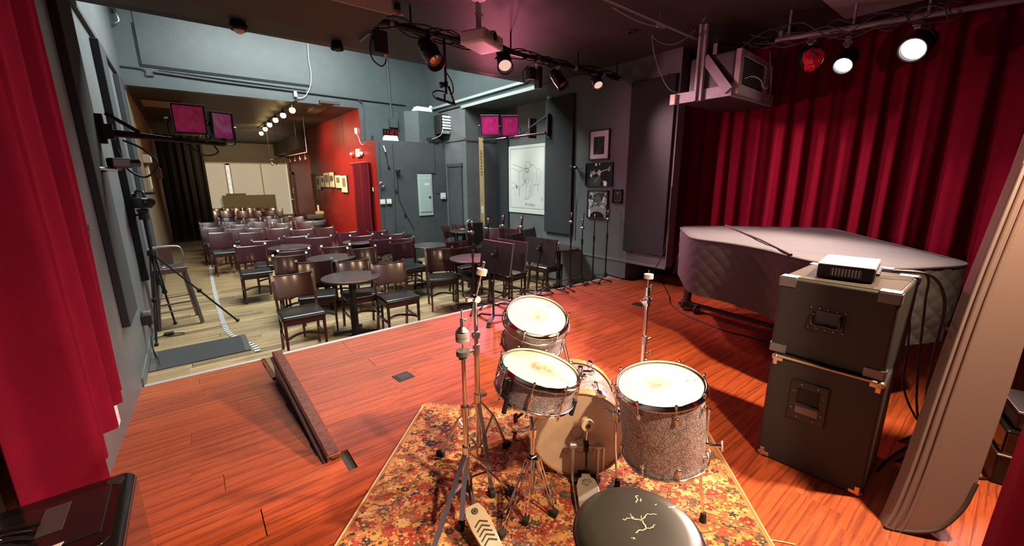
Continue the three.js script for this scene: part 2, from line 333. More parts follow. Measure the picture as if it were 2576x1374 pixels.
function drumBody(o, R, D, nl, headM, spin = 0, lugStyle = 'short') {
  // axis y, batter hoop top at y = 0
  part('shell', [lathe([[R - .007, -D + .012], [R, -D + .012], [R, -.012], [R - .007, -.012], [R - .007, -D + .012]], 64)], sparkle, o);
  const hoop = s => lathe([[R + .003, 0], [R + .0065, -.001], [R + .007, -.011], [R + .014, -.017], [R + .015, -.021], [R + .004, -.022], [R + .002, -.012], [R + .003, 0]].map(p => [p[0], p[1] * s]), 64);
  part('batter_hoop', [hoop(1)], hoopM, o);
  part('resonant_hoop', [hoop(-1).translate(0, -D, 0)], hoopM, o);
  const hd = lathe([[0, -.009], [R * .55, -.009], [R * .93, -.0095], [R + .003, -.014], [R + .003, -.018], [R * .9, -.016], [0, -.016]], 64);
  const pu = hd.attributes.position, u = hd.attributes.uv; const c = Math.cos(spin), s_ = Math.sin(spin);
  for (let i = 0; i < pu.count; i++) { const x = pu.getX(i) / R / 2, z = pu.getZ(i) / R / 2; u.setXY(i, .5 + x * c - z * s_, .5 + x * s_ + z * c); }
  part('batter_head', hd, headM, o);
  part('resonant_head', [capDisc(R, -D + .012)], reso, o);
  for (let i = 0; i < nl; i++) {
    const a = i / nl * Math.PI * 2 + .2, x = Math.cos(a), z = Math.sin(a), q = (g) => g.rotateY(-a);
    const one = y => [rb(.016, .026, .018, .006).translate(R + .010, y, 0), cyl(.008, .010, .016, 10).rotateZ(Math.PI / 2).translate(R + .004, y, 0)];
    const lg = lugStyle === 'tube' ? [...one(-D / 2), cyl(.0055, .0055, D - .07, 8).translate(R + .013, -D / 2, 0)] : [...one(-.062), ...one(-D + .062)];
    if (lugStyle === 'tube') part('lug', lg.map(q), M.chrome, o); else { part('lug', lg.slice(0, 2).map(q), M.chrome, o); part('lug', lg.slice(2).map(q), M.chrome, o); }
    const rods = [];
    for (const [y0, y1] of [[.004, -.055], [-D - .004, -D + .055]]) { rods.push(cyl(.0028, .0028, Math.abs(y1 - y0), 6).translate(R + .013, (y0 + y1) / 2, 0), cyl(.0055, .0055, .012, 8).translate(R + .013, y0, 0)); }
    part('tension_rod', rods.slice(0, 2).map(q), M.chrome, o); part('tension_rod', rods.slice(2).map(q), M.chrome, o);
  }
}
function orient(o, n, spin = 0) { o.quaternion.setFromUnitVectors(V3(0, 1, 0), V3(...n).normalize()).multiply(new THREE.Quaternion().setFromAxisAngle(V3(0, 1, 0), spin)); }
// ---- rug under the kit
{
  const W = 1536, Hh = 2048, rt = canvasTex(W, Hh, (g) => {
    g.fillStyle = '#b8885c'; g.fillRect(0, 0, W, Hh);
    const pal = ['#8a3428', '#a2483a', '#96382c', '#7d2f28', '#a8503c', '#2b2a33', '#413e3a', '#b98a50', '#a8643f', '#7c5f40', '#ccaa74', '#c9a66c', '#5a4c3c', '#8a5a40', '#bf9a64'];
    const flower = (x, y, r, c, c2) => {
      const n = 5 + (rnd() * 4 | 0), a0 = rnd() * 6.28; g.fillStyle = c;
      for (let i = 0; i < n; i++) { const a = a0 + i / n * 6.283; g.beginPath(); g.ellipse(x + Math.cos(a) * r * .6, y + Math.sin(a) * r * .6, r * .48, r * .3, a, 0, 6.283); g.fill(); }
      g.fillStyle = c2; g.beginPath(); g.arc(x, y, r * .3, 0, 6.283); g.fill();
    };
    for (let i = 0; i < 900; i++) { g.fillStyle = pal[(rnd() * pal.length) | 0]; g.globalAlpha = .35; g.beginPath(); g.ellipse(rnd() * W, rnd() * Hh, rr(14, 50), rr(10, 34), rnd() * 3, 0, 6.283); g.fill(); }
    g.globalAlpha = 1;
    for (let i = 0; i < 520; i++) { // vines
      g.strokeStyle = ['#4a3b2c', '#7b3524', '#3a3630', '#8c6a3c'][(rnd() * 4) | 0]; g.lineWidth = rr(3, 6); let x = rnd() * W, y = rnd() * Hh, a = rnd() * 6.28; g.beginPath(); g.moveTo(x, y);
      for (let k = 0; k < 12; k++) { a += rr(-.9, .9); x += Math.cos(a) * 22; y += Math.sin(a) * 22; g.lineTo(x, y); } g.stroke();
    }
    for (let i = 0; i < 3400; i++) { const r = rr(9, 30); flower(rnd() * W, rnd() * Hh, r, pal[(rnd() * pal.length) | 0], pal[(rnd() * pal.length) | 0]); }
    for (let i = 0; i < 9000; i++) { g.fillStyle = pal[(rnd() * pal.length) | 0]; g.beginPath(); g.arc(rnd() * W, rnd() * Hh, rr(2, 6), 0, 6.283); g.fill(); }
    const band = (d, w, c) => { g.strokeStyle = c; g.lineWidth = w; g.strokeRect(d, d, W - 2 * d, Hh - 2 * d); };
    band(8, 16, '#a87f50');
  });
  const q = tex(256, 256, (x, y) => { const v = hash2(x, y) * 160 + vnoise(x / 6, y / 6) * 95; return [v, v, v]; }, false);
  const m = new THREE.MeshStandardMaterial({ map: rt, roughness: .97, bumpMap: rep(q, 8, 10), bumpScale: .002, color: lin(1.0, .96, .92) });
  // far-left corner, across and towards the drummer
  const fl = onY(1063, 1022, S), e = onY(1775, 1075, S), e2 = onY(1945, 1374, S), l2 = onY(843, 1374, S);
  const v = l2.clone().sub(fl).setY(0).normalize(), u = V3(v.z, 0, -v.x).multiplyScalar(-1); if (u.x < 0) u.multiplyScalar(-1);
  const w = e.clone().add(e2).multiplyScalar(.5).sub(fl).dot(u), len = 1.95;
  const o = thing('rug', 'worn floral Persian-style rug with fringed edge under the drum kit', 'rug', fl, Math.atan2(-u.z, u.x));
  o.position.y = S;
  const nx = 40, nz = 54; const gg = sheet(nx, nz, (a, b) => [a * w, .008 + .0022 * (vnoise(a * 9, b * 11) - .5), b * len, a, 1 - b], .0075, [0, -1, 0]);
  part('pile', gg, m, o);
  const fr = []; for (let i = 0; i < 300; i++) { const x = (i + rnd()) / 300 * w; fr.push(bar([x, .004, .003], [x + rr(-.02, .02), .002 + rnd() * .006, -rr(.012, .04)], .0022, .0012)); }
  const f = part('fringe', fr, std(.62, .46, .28, .95), o); f.userData.kind = 'stuff';
  each('binding', [tube([[.003, .005, 0], [.003, .005, len]], .006, 40), tube([[w - .003, .005, 0], [w - .003, .005, len]], .006, 40)], std(.55, .38, .22, .95), o);
}
// ---- floor tom
{
  const o = thing('floor_tom', 'silver sparkle floor tom with three chrome legs beside the drum throne', 'drum', [1.489, .999, -.86]); orient(o, [-.148, .988, -.047], .3);
  drumBody(o, .178, .37, 8, HM.floor, -.9);
  for (const [px, py] of [[1768, 1308], [1553, 1222], [1640, 1180]]) {
    const f = onY(px, py, S + .015), c = V3(1.489, 0, -.86), d = f.clone().setY(0).sub(c.clone().setY(0)); const rad = .205; d.normalize().multiplyScalar(rad);
    const top = V3(c.x + d.x, .86, c.z + d.z), knee = V3(c.x + d.x * .97, .58, c.z + d.z * .97);
    const lg = worldPart('leg', [tube([top.clone().add(V3(0, .05, 0)), top, knee, knee.clone().lerp(f, .3), f], .0062, 24, 8)], M.chrome, o);
    worldPart('rubber_foot', [cyl(.012, .016, .05, 12).translate(f.x, f.y + .012, f.z)], M.blackRubber, o);
    const t = V3(-d.z, 0, d.x).normalize();
    worldPart('leg_bracket', [at(rb(.045, .055, .04, .01), c.x + d.x * .96, .74, c.z + d.z * .96, 0, Math.atan2(d.x, d.z), 0), rod(V3(c.x + d.x * 1.02, .74, c.z + d.z * 1.02), V3(c.x + d.x * 1.28, .75, c.z + d.z * 1.28), .006), at(rb(.045, .018, .008, .004), c.x + d.x * 1.3, .75, c.z + d.z * 1.3, 0, Math.atan2(d.x, d.z), .5)], M.chrome, o);
  }
}
// ---- snare drum on its stand
const SN = V3(1.127, 1.043, -1.224), SNn = V3(.172, .973, .154).normalize();
{
  const o = thing('snare_drum', 'shallow silver sparkle snare drum with stained head tilted towards the throne', 'drum', SN); orient(o, SNn.toArray(), .1);
  drumBody(o, .171, .142, 8, HM.snare, -1.2, 'tube');
  const a = 2.6; // strainer, badge
  part('strainer', [at(rb(.03, .075, .022, .006), Math.sin(-1.6) * .186, -.06, Math.cos(-1.6) * .186, 0, -1.6, 0), at(rb(.012, .05, .03, .005), Math.sin(-1.6) * .2, -.04, Math.cos(-1.6) * .2, 0, -1.6, 0)], M.blackMetal, o);
  part('badge', [at(rb(.045, .034, .003, .001), Math.sin(1.0) * .1725, -.075, Math.cos(1.0) * .1725, 0, 1.0, 0)], std(.05, .045, .045, .35, .6), o);
  part('throw_lever', [at(rb(.05, .012, .01, .004), Math.sin(-.5) * .185, -.105, Math.cos(-.5) * .185, 0, -.5, .3)], M.chrome, o);
  const b = SN.clone().addScaledVector(SNn, -.155);
  const st = thing('snare_stand', 'low chrome snare stand with rubber basket arms on the rug', 'drum stand', [b.x - .05, S, b.z - .0]);
  const base = V3(1.062, S, -1.21), hub = b.clone().addScaledVector(SNn, -.05), mid = V3(1.075, .74, -1.215), low = V3(1.062, .43, -1.208);
  worldPart('column', [rod(low, mid, .0125), rod(mid, hub, .0095), at(cyl(.019, .019, .04, 14), mid.x, mid.y, mid.z), at(cyl(.017, .017, .05, 14), low.x, low.y + .09, low.z), at(ball(.02), hub.x, hub.y, hub.z)], M.chrome, st);
  const gear = hub.clone(); worldPart('tilter', [at(cyl(.018, .018, .05, 14), gear.x, gear.y - .02, gear.z, 1.57, .6, 0), rod(gear, gear.clone().add(V3(-.09, -.01, .02)), .006), at(rb(.02, .045, .012, .005), gear.x - .1, gear.y - .01, gear.z + .02)], M.blackMetal, st);
  for (const k of [.9, 3.0, 5.1]) {
    const d = V3(Math.cos(k), 0, Math.sin(k)); d.addScaledVector(SNn, -d.dot(SNn)).normalize();
    const e = b.clone().addScaledVector(d, .185), t = e.clone().addScaledVector(SNn, .045);
    worldPart('basket_arm', [rod(hub, e, .0055), rod(e, t, .005)], M.chrome, st);
    worldPart('rubber_tip', [rod(e.clone().addScaledVector(SNn, -.022), t.clone().addScaledVector(SNn, .008), .0105)], M.blackRubber, st);
  }
  for (const [px, py] of [[1262, 1343], [1322, 1308], [1392, 1290]]) {
    const f = onY(px, py, S + .025), d = f.clone().sub(base).setY(0).normalize(), h = V3(1.066, .62, -1.21), lo = V3(1.063, .46, -1.21);
    const sd = V3(-d.z, 0, d.x).multiplyScalar(.012), k1 = h.clone().addScaledVector(d, .03), k2 = f.clone();
    worldPart('leg', [bar(k1.clone().add(sd), k2.clone().add(sd.clone().multiplyScalar(.6)), .004, .014), bar(k1.clone().sub(sd), k2.clone().sub(sd.clone().multiplyScalar(.6)), .004, .014), bar(lo, k1.clone().lerp(k2, .55), .012, .004), at(rb(.034, .02, .034, .005), h.x, h.y, h.z)], M.chrome, st);
    worldPart('rubber_foot', [at(rb(.03, .045, .04, .009), f.x, f.y - .002, f.z, .3, Math.atan2(d.x, d.z), 0)], M.blackRubber, st);
  }
}
// ---- rack tom
{
  const o = thing('rack_tom', 'small silver sparkle rack tom with bright white head behind the snare', 'drum', [1.315, 1.186, -1.459]); orient(o, [-.122, .927, .356], .7);
  drumBody(o, .152, .215, 6, HM.rack, -.3);
  part('suspension_rim', [lathe([[.171, -.045], [.176, -.045], [.176, -.052], [.171, -.052], [.171, -.045]], 48)], M.chrome, o);
  worldPart('tom_arm', [rod([1.45, 1.09, -1.40], [1.47, 1.0, -1.42], .0095), rod([1.47, 1.0, -1.42], [1.53, .82, -1.42], .0095), at(rb(.06, .04, .03, .01), 1.445, 1.085, -1.41, 0, .6, 0)], M.chrome, o);
}
// ---- bass drum
const KD = V3(1.384, .592, -1.214), KA = Math.atan2(-.66, .75), KR = .2286;
{
  const o = thing('bass_drum', 'silver sparkle bass drum with tan batter head behind the pedal', 'drum', KD, KA), L = .37;
  const q = g => g.rotateX(Math.PI / 2);   // axis z, batter at z = 0
  part('shell', [q(lathe([[KR, -L + .02], [KR, -.02], [KR - .006, -.02], [KR - .006, -L + .02], [KR, -L + .02]], 72))], sparkle, o);
  const tan = std(.46, .26, .12, .42, 0, { map: rep(curbTex, 1, 1) }); tan.color.setRGB(1.9, 1.9, 1.9);
  const wood = std(.40, .22, .10, .4);
  for (const y of [0, -L]) part(y ? 'resonant_hoop' : 'batter_hoop', [q(lathe([[KR + .004, y + .006], [KR + .013, y + .006], [KR + .013, y - .034], [KR + .004, y - .034], [KR + .004, y + .006]].map(p => [p[0], y ? y * 2 - p[1] + 0 : p[1]]), 72))], wood, o);
  const kt = tex(512, 512, (x, y) => {
    const u = x / 512 - .5, v = y / 512 - .5; let k = 0; const n = vnoise(x / 5, y / 5);
    for (const [a, b, r] of [[.02, -.13, .075], [-.14, -.2, .03], [.12, -.18, .04], [-.02, .02, .06]]) { const d = Math.abs(Math.hypot(u - a, (v - b) * .8) - r); k += Math.exp(-d * d * 9000) * (n > .35 ? .5 : .1); }
    const f = n * 6 + vnoise(x / 60, y / 60) * 14; return [mix(196 + f, 120, k), mix(176 + f, 96, k), mix(156 + f, 84, k)];
  });
  const cg = new THREE.CircleGeometry(KR + .003, 72); cg.translate(0, 0, -.004); part('batter_head', cg, picMat(kt, .6), o);
  part('resonant_head', [new THREE.CircleGeometry(KR + .003, 72).rotateY(Math.PI).translate(0, 0, -L + .004)], reso, o);
  for (let i = 0; i < 8; i++) {
    const a = i / 8 * Math.PI * 2 + .39, r = g => g.rotateZ(a);
    part('claw', [at(rb(.018, .03, .05, .005), KR + .016, 0, -.012), rod([KR + .02, 0, -.02], [KR + .02, 0, -.11], .003), at(rb(.012, .05, .014, .004), KR + .022, 0, .017)].map(r), M.chrome, o);
    part('claw', [at(rb(.018, .03, .05, .005), KR + .016, 0, -L + .012), rod([KR + .02, 0, -L + .02], [KR + .02, 0, -L + .11], .003)].map(r), M.chrome, o);
    for (const zz of [-.12, -L + .12]) part('lug', [at(rb(.02, .024, .03, .006), KR + .01, 0, zz)].map(r), M.chrome, o);
  }
  part('mount_bracket', [at(rb(.06, .022, .075, .008), .02, KR + .01, -.19), at(cyl(.014, .014, .05, 12), .02, KR + .03, -.19), at(rb(.05, .014, .02, .005), .05, KR + .035, -.17)], M.chrome, o);
  for (const s of [-1, 1]) part('spur', [rod([s * .2, -.12, -.28], [s * .34, -.235, -.36], .007), at(ball(.012), s * .34, -.231, -.36), at(rb(.03, .05, .03, .008), s * .205, -.1, -.28)], M.chrome, o);
}
// ---- bass drum pedal
{
  const o = thing('bass_drum_pedal', 'single bass drum pedal with felt beater clamped before the bass drum', 'pedal', [KD.x, S + .009, KD.z], KA); const X = .03;
  part('footboard', [extr([[-.038, .06], [-.05, .10], [-.05, .2], [-.038, .33], [.038, .33], [.05, .2], [.05, .10], [.038, .06], [.022, .05], [.018, .03], [-.018, .03], [-.022, .05]], .008, .002).rotateX(Math.PI / 2 + .12).translate(X, .075, .05)], std(.52, .48, .42, .42, .75), o);
  const ch = []; for (let i = 0; i < 4; i++) ch.push(at(cb(.03, .002, .006), X - .012, .054 - i * .003, .27 + i * .02, 0, .5, 0), at(cb(.03, .002, .006), X + .012, .054 - i * .003, .27 + i * .02, 0, -.5, 0));
  each('tread_mark', ch, std(.02, .02, .02, .6), o);
  part('maker_ring', [torus(.016, .002, 24, 6).rotateX(.12).translate(X, .082, .14)], std(.2, .18, .15, .4, .7), o);
  for (const s of [-1, 1]) part('post', [rb(.014, .2, .022, .004).translate(X + s * .062, .11, .045), rod([X + s * .062, .02, .05], [X + s * .055, .012, .38], .005)], M.silver, o);
  part('base_frame', [at(rb(.15, .02, .05, .006), X, .012, .04), at(rb(.06, .014, .05, .005), X, .02, .005), bar([X, .006, .06], [X, .006, .4], .07, .006)], M.blackMetal, o);
  part('axle', [rod([X - .075, .205, .045], [X + .09, .205, .045], .007), at(cyl(.016, .016, .03, 14), X - .062, .205, .045, 0, 0, 1.57), at(cyl(.016, .016, .03, 14), X + .062, .205, .045, 0, 0, 1.57)], M.silver, o);
  part('cam', [at(cyl(.03, .03, .022, 20), X, .205, .045, 0, 0, 1.57), rod([X, .2, .075], [X, .1, .09], .006)], M.blackMetal, o);
  part('spring', [rod([X + .088, .2, .045], [X + .088, .07, .045], .007)], M.chromeDull, o);
  const bt = part('beater', [rod([X, .205, .045], [X, .335, .075], .0045)], M.chrome, o);
  part('beater_felt', [at(cyl(.03, .03, .042, 24), X, .345, .072, 1.57 - .1, 0, 0)], std(.75, .66, .45, .9), bt);
  part('beater_cap', [at(cyl(.011, .011, .004, 16), X, .347, .096, 1.57 - .1, 0, 0)], std(.06, .05, .04, .6), bt);
}
// ---- throne
{
  const p = V3(.89, S, -.54), o = thing('drum_throne', 'round black vinyl drum throne with cracked seat showing pale lining', 'stool', p), h = .52;
  const cr = canvasTex(1024, 1024, g => {
    g.fillStyle = '#26251f'; g.fillRect(0, 0, 1024, 1024);
    for (let i = 0; i < 5000; i++) { g.fillStyle = rnd() > .5 ? '#2e2d26' : '#1f1e1a'; g.globalAlpha = .4; g.fillRect(rnd() * 1024, rnd() * 1024, rr(2, 14), 2); } g.globalAlpha = 1;
    const crack = (pts, w) => { g.strokeStyle = '#0c0b0a'; g.lineWidth = w * 2.1; g.beginPath(); pts.forEach((q, i) => i ? g.lineTo(...q) : g.moveTo(...q)); g.stroke(); g.strokeStyle = '#d8c79a'; g.lineWidth = w; g.stroke(); };
    const wob = (x0, y0, x1, y1, w, n = 6) => { const pts = [[x0, y0]]; for (let i = 1; i <= n; i++) pts.push([mix(x0, x1, i / n) + rr(-9, 9), mix(y0, y1, i / n) + rr(-9, 9)]); crack(pts, w); };
    // about the middle of the seat: x to the drummer's right, y towards the drums
    wob(470, 560, 560, 520, 8); wob(555, 525, 640, 500, 6); wob(560, 520, 545, 455, 9); wob(545, 455, 470, 430, 7); wob(470, 430, 405, 450, 5); wob(545, 455, 600, 400, 7); wob(600, 400, 680, 400, 5); wob(500, 432, 480, 395, 4); wob(545, 455, 555, 400, 4);
    wob(800, 330, 870, 300, 8); wob(870, 300, 930, 330, 6); wob(560, 280, 590, 200, 8); wob(600, 270, 610, 240, 5); wob(700, 300, 720, 290, 4); wob(430, 610, 450, 606, 3);
  });
  const R = .187, prof = [[0, h], [.06, h + .002], [.13, h], [.165, h - .006], [R - .008, h - .018], [R, h - .034], [R - .002, h - .05], [R - .004, h - .085], [R - .01, h - .094], [0, h - .094]];
  const g = lathe(prof, 64), P_ = g.attributes.position, u = g.attributes.uv;
  // uv axes: camera right and away from the camera
  const r = V3(1, 0, 0).applyQuaternion(camera.quaternion).setY(0).normalize(), f = V3(r.z, 0, -r.x);
  for (let i = 0; i < P_.count; i++) { const x = P_.getX(i), z = P_.getZ(i); u.setXY(i, .5 + (x * r.x + z * r.z) / .4, .5 + (x * f.x + z * f.z) / .4); }
  part('seat', g, phys(1, 1, 1, { map: cr, roughness: .36, clearcoat: .25, clearcoatRoughness: .3 }), o);
  part('piping', [torus(R - .001, .0035, 64).translate(0, h - .036, 0)], M.blackGloss, o);
  part('post', [cyl(.014, .014, h - .15, 14).translate(0, (h - .1) / 2 + .03, 0), cyl(.03, .022, .05, 16).translate(0, h - .115, 0)], M.chrome, o);
  for (let i = 0; i < 3; i++) { const a = i * 2.09 + .3; part('leg', [bar([.02 * Math.cos(a), .24, .02 * Math.sin(a)], [.23 * Math.cos(a), .024, .23 * Math.sin(a)], .02, .006)], M.chrome, o); part('rubber_foot', [at(rb(.035, .03, .03, .008), .235 * Math.cos(a), .024, .235 * Math.sin(a), 0, -a, 0)], M.blackRubber, o); }
}
// ---- hi-hat stand
{
  const b = onY(1178, 1265, S), hy = py => heightAt(b, 1170, py), o = thing('hi_hat_stand', 'chrome hi-hat stand without cymbals, felt clutch at its top', 'drum stand', [b.x, S, b.z]);
  const v = y => y - S, C = (r, y0, y1, n = 16, r2 = r) => cyl(r2, r, Math.abs(v(y1) - v(y0)), n).translate(0, (v(y0) + v(y1)) / 2, 0);
  const yT = hy(780), yC0 = hy(852), yC1 = hy(822), yCup = hy(888), yTube = hy(898), yCol = hy(1030), yHub = hy(1132), yLow = hy(1205);
  part('lower_tube', [C(.0125, S + .07, yCol), C(.019, yCol - .03, yCol + .015), at(rb(.03, .014, .012, .004), .03, v(yCol), .012)], M.chrome, o);
  part('upper_tube', [C(.0095, yCol, yTube)], M.chrome, o);
  part('pull_rod', [C(.0035, yTube, yT), at(ball(.005), 0, v(yT), 0)], M.chrome, o);
  const cl = part('clutch', [C(.009, yC0, hy(800)), at(rb(.022, .014, .014, .004), .012, v(hy(806)), 0), C(.028, hy(832), hy(822), 20, .012)], M.chromeDull, o);
  each('clutch_felt', [C(.030, hy(846), hy(836), 24), C(.030, hy(857), hy(848), 24)], std(.32, .30, .30, .95), cl);
  part('seat_cup', [C(.030, hy(893), hy(881), 24), C(.02, hy(902), hy(893), 20)], std(.10, .10, .10, .7), o);
  part('hub', [C(.02, yHub - .025, yHub + .02), at(rb(.05, .016, .014, .004), .03, v(yHub), .01)], M.chrome, o); part('lower_hub', [C(.021, yLow - .02, yLow + .02)], M.chrome, o);
  for (const [px, py] of [[1086, 1395], [1160, 1322], [1282, 1236]]) {
    const f = onY(px, py, S + .02).sub(o.position), h = V3(0, v(yHub), 0), m = h.clone().lerp(f, .5);
    part('leg', [bar(h, f, .022, .004), bar([0, v(yLow), 0], m, .012, .004)], M.chrome, o);
    part('rubber_foot', [at(rb(.03, .035, .045, .008), f.x, f.y, f.z, 0, Math.atan2(f.x, f.z), 0)], M.blackRubber, o);
  }
  const a = onY(1186, 1275, S + .10).sub(o.position), e = onY(1250, 1400, S + .04).sub(o.position), d = e.clone().sub(a), L = d.length();
  const F = new THREE.Group(); const shape = extr([[-.03, 0], [-.044, .035], [-.046, .1], [-.032, L + .02], [.032, L + .02], [.046, .1], [.044, .035], [.03, 0]], .007, .002);
  const basis = new THREE.Matrix4(), yv = d.clone().normalize(), xv = V3(0, 1, 0).cross(yv).normalize().multiplyScalar(-1), zv = xv.clone().cross(yv); basis.makeBasis(xv, yv, zv).setPosition(a);
  const up = zv.y > 0 ? .0105 : -.004;
  part('footboard', [shape.applyMatrix4(basis)], std(.62, .56, .42, .4, .7), o);
  const ch = []; for (let i = 0; i < 5; i++) for (const s of [-1, 1]) ch.push(at(cb(.036, .006, .002), s * .0145, .085 + i * .021, up, 0, 0, s * .55).applyMatrix4(basis));
  ch.push(at(torus(.013, .0022, 20, 6), 0, .03, up, 1.57, 0, 0).applyMatrix4(basis)); for (let i = 0; i < 3; i++) ch.push(at(cb(.022, .004, .002), 0, .03, up, 0, 0, i * 1.047).applyMatrix4(basis));
  each('tread_mark', ch, std(.02, .02, .02, .6), o);
  part('linkage', [rb(.03, .07, .02, .004).translate(0, .11, .01), rod([0, .08, .012], a, .006)], M.blackMetal, o);
  for (const s of [-1, 1]) part('base_rod', [rod(V3(s * .022, .07, 0), e.clone().add(xv.clone().multiplyScalar(s * .05)).setY(.012), .0045)], M.chromeDull, o);
}
// ---- cymbal stand with tilted rod, behind the hi-hat
{
  const fe = [[1109, 1142], [1274, 1120], [1237, 1240]].map(q => onY(...q, S + .02)), b = V3(fe.reduce((s, p) => s + p.x, 0) / 3, S, fe.reduce((s, p) => s + p.z, 0) / 3);
  const hy = (py, px = 1203) => heightAt(b, px, py) - S, o = thing('cymbal_stand', 'tall chrome cymbal stand with pale felt on a tilted rod, no cymbal', 'drum stand', b);
  const C = (r, y0, y1, n = 14) => cyl(r, r, Math.abs(y1 - y0), n).translate(0, (y0 + y1) / 2, 0), W = (px, py) => { const d = dirOf(px, py), s = (b.x * d.x + b.z * d.z) / (d.x * d.x + d.z * d.z); return d.multiplyScalar(s).add(camera.position).sub(o.position); };
  part('lower_tube', [C(.0135, hy(1137), hy(878))], M.chrome, o);
  part('middle_tube', [C(.0105, hy(878), hy(765))], M.chrome, o);
  part('memory_lock', [C(.019, hy(850), hy(834)), at(rb(.045, .022, .022, .006), 0, hy(842), 0)], M.chromeDull, o); part('collar', [C(.018, hy(892), hy(866)), at(rb(.05, .016, .014, .004), -.02, hy(879), 0)], M.chromeDull, o);
  const t = W(1196, 752), e = W(1217, 662), fl = W(1211.5, 684);
  part('tilter', [at(cyl(.017, .017, .045, 14), t.x, t.y, t.z, 1.57, .7, 0), rod(t, [0, hy(772), 0], .009), at(rb(.05, .02, .02, .006), t.x - .03, t.y, t.z), rod(t, t.clone().add(V3(-.06, .02, 0)), .006)], M.chrome, o);
  part('rod', [rod(t, e, .0042)], M.chrome, o); const d = e.clone().sub(t).normalize(), q = new THREE.Quaternion().setFromUnitVectors(V3(0, 1, 0), d);
  part('felt', [cyl(.026, .026, .028, 24).applyQuaternion(q).translate(fl.x, fl.y, fl.z)], std(.66, .58, .52, .95), o);
  part('sleeve', [cyl(.007, .007, .04, 12).applyQuaternion(q).translate(...fl.clone().addScaledVector(d, .03).toArray())], M.chromeDull, o);
  const hub = V3(0, hy(1003), 0); part('hub', [C(.02, hy(1015), hy(990)), at(rb(.05, .018, .016, .005), .03, hy(1000), 0)], M.chrome, o); part('lower_hub', [C(.019, hy(1137), hy(1122))], M.chrome, o);
  for (const w of fe) { const f = w.clone().sub(o.position), m = hub.clone().lerp(f, .5).add(V3(0, .05, 0)); part('leg', [bar(hub, m, .02, .008), bar(m, f, .02, .008), bar([0, hy(1130), 0], m, .012, .004)], M.chromeDull, o); part('rubber_foot', [at(rb(.03, .04, .05, .01), f.x, f.y + .003, f.z, 0, Math.atan2(f.x, f.z), 0)], M.blackRubber, o); }
}
// ---- straight cymbal stand behind the floor tom
{
  const d0 = dirOf(1617, 905), b = camera.position.clone().addScaledVector(d0, 2.35).setY(S), hy = (py, px = 1622) => heightAt(b, px, py) - S;
  const o = thing('cymbal_stand', 'straight chrome cymbal stand standing behind the floor tom', 'drum stand', b), C = (r, y0, y1, n = 14) => cyl(r, r, Math.abs(y1 - y0), n).translate(0, (y0 + y1) / 2, 0);
  part('lower_tube', [C(.0135, .06, hy(855))], M.chrome, o);
  part('upper_tube', [C(.0105, hy(855), hy(752))], M.chrome, o);
  part('collar', [C(.019, hy(866), hy(845)), at(rb(.05, .014, .014, .004), .035, hy(857), 0)], M.chromeDull, o);
  part('tilter', [C(.02, hy(768), hy(745)), at(cyl(.018, .018, .05, 14), 0, hy(757), 0, 0, 0, 1.57), rod([0, hy(755), 0], [-.06, hy(751), .0], .005), C(.014, hy(745), hy(722)), at(rb(.03, .012, .012, .004), .025, hy(735), 0)], M.chrome, o);
  part('rod', [C(.0042, hy(724), hy(679))], M.chrome, o);
  part('wing_nut', [at(rb(.012, .05, .01, .004), .034, hy(728), 0, 0, 0, .2)], M.chrome, o);
  part('felt', [C(.025, hy(700), hy(689), 24)], std(.42, .37, .40, .95), o);
  part('hook', [tube([[.0, hy(884), .012], [.006, hy(888), .012], [.05, hy(888), .012], [.056, hy(890), .012], [.056, hy(902), .012]], .005, 20)], M.chrome, o);
  for (let i = 0; i < 3; i++) { const a = i * 2.09 + 1.4, f = V3(.26 * Math.cos(a), .02, .26 * Math.sin(a)); part('leg', [bar([0, .30, 0], f, .02, .006), bar([0, .08, 0], [f.x * .5, .16, f.z * .5], .012, .004)], M.chromeDull, o); part('rubber_foot', [at(rb(.03, .035, .045, .009), f.x, f.y, f.z, 0, Math.atan2(f.x, f.z), 0)], M.blackRubber, o); }
}
// ================================================================== CURTAINS
const velvetTex = tex(256, 256, (x, y) => { const v = 200 + hash2(x, y) * 40 + vnoise(x / 20, y / 60, 12, 4) * 15; return [v, v, v]; });
const velvet = phys(.185, .003, .019, { roughness: .95, specularIntensity: .25, sheen: .0, map: rep(velvetTex, 3, 3) });
// hanging drape along a polyline on the floor plan; folds across it, straight down it
function drape(path, y0, y1, amp, pitch, seedK, hemWave = 0) {
  const pts = path.map(p => V3(p[0], 0, p[1])), L = [0]; for (let i = 1; i < pts.length; i++) L.push(L[i - 1] + pts[i].distanceTo(pts[i - 1]));
  const T = L[L.length - 1], nu = Math.ceil(T / pitch * 12), nv = 26;
  const P = s => { let i = 1; while (i < L.length - 1 && L[i] < s) i++; const t = (s - L[i - 1]) / (L[i] - L[i - 1]); return pts[i - 1].clone().lerp(pts[i], t); };
  return sheet(nu, nv, (u, v) => {
    const s = u * T, c = P(s), a = P(Math.max(0, s - .01)), b = P(Math.min(T, s + .01)), d = b.sub(a).normalize();
    const ph = s / pitch * 6.283 + (vnoise(s * 1.3 + seedK, 1.5) - .5) * 7, k = amp * (.45 + .9 * vnoise(s * 2.1 + seedK, 7.7));
    const sw = 1 - v * .35 * vnoise(s * 3 + seedK, 3.1), off = k * sw * (Math.sin(ph) + .3 * Math.sin(ph * 2.3 + v * 1.2)) + (vnoise(s * .9 + seedK, v * 2.3) - .5) * amp * .8;
    const y = mix(y0 + hemWave * Math.sin(ph * .5), y1, v); return [c.x - d.z * off, y, c.z + d.x * off, s, y];
  }, .006, [pathN(path)[0], 0, pathN(path)[1]]);
}
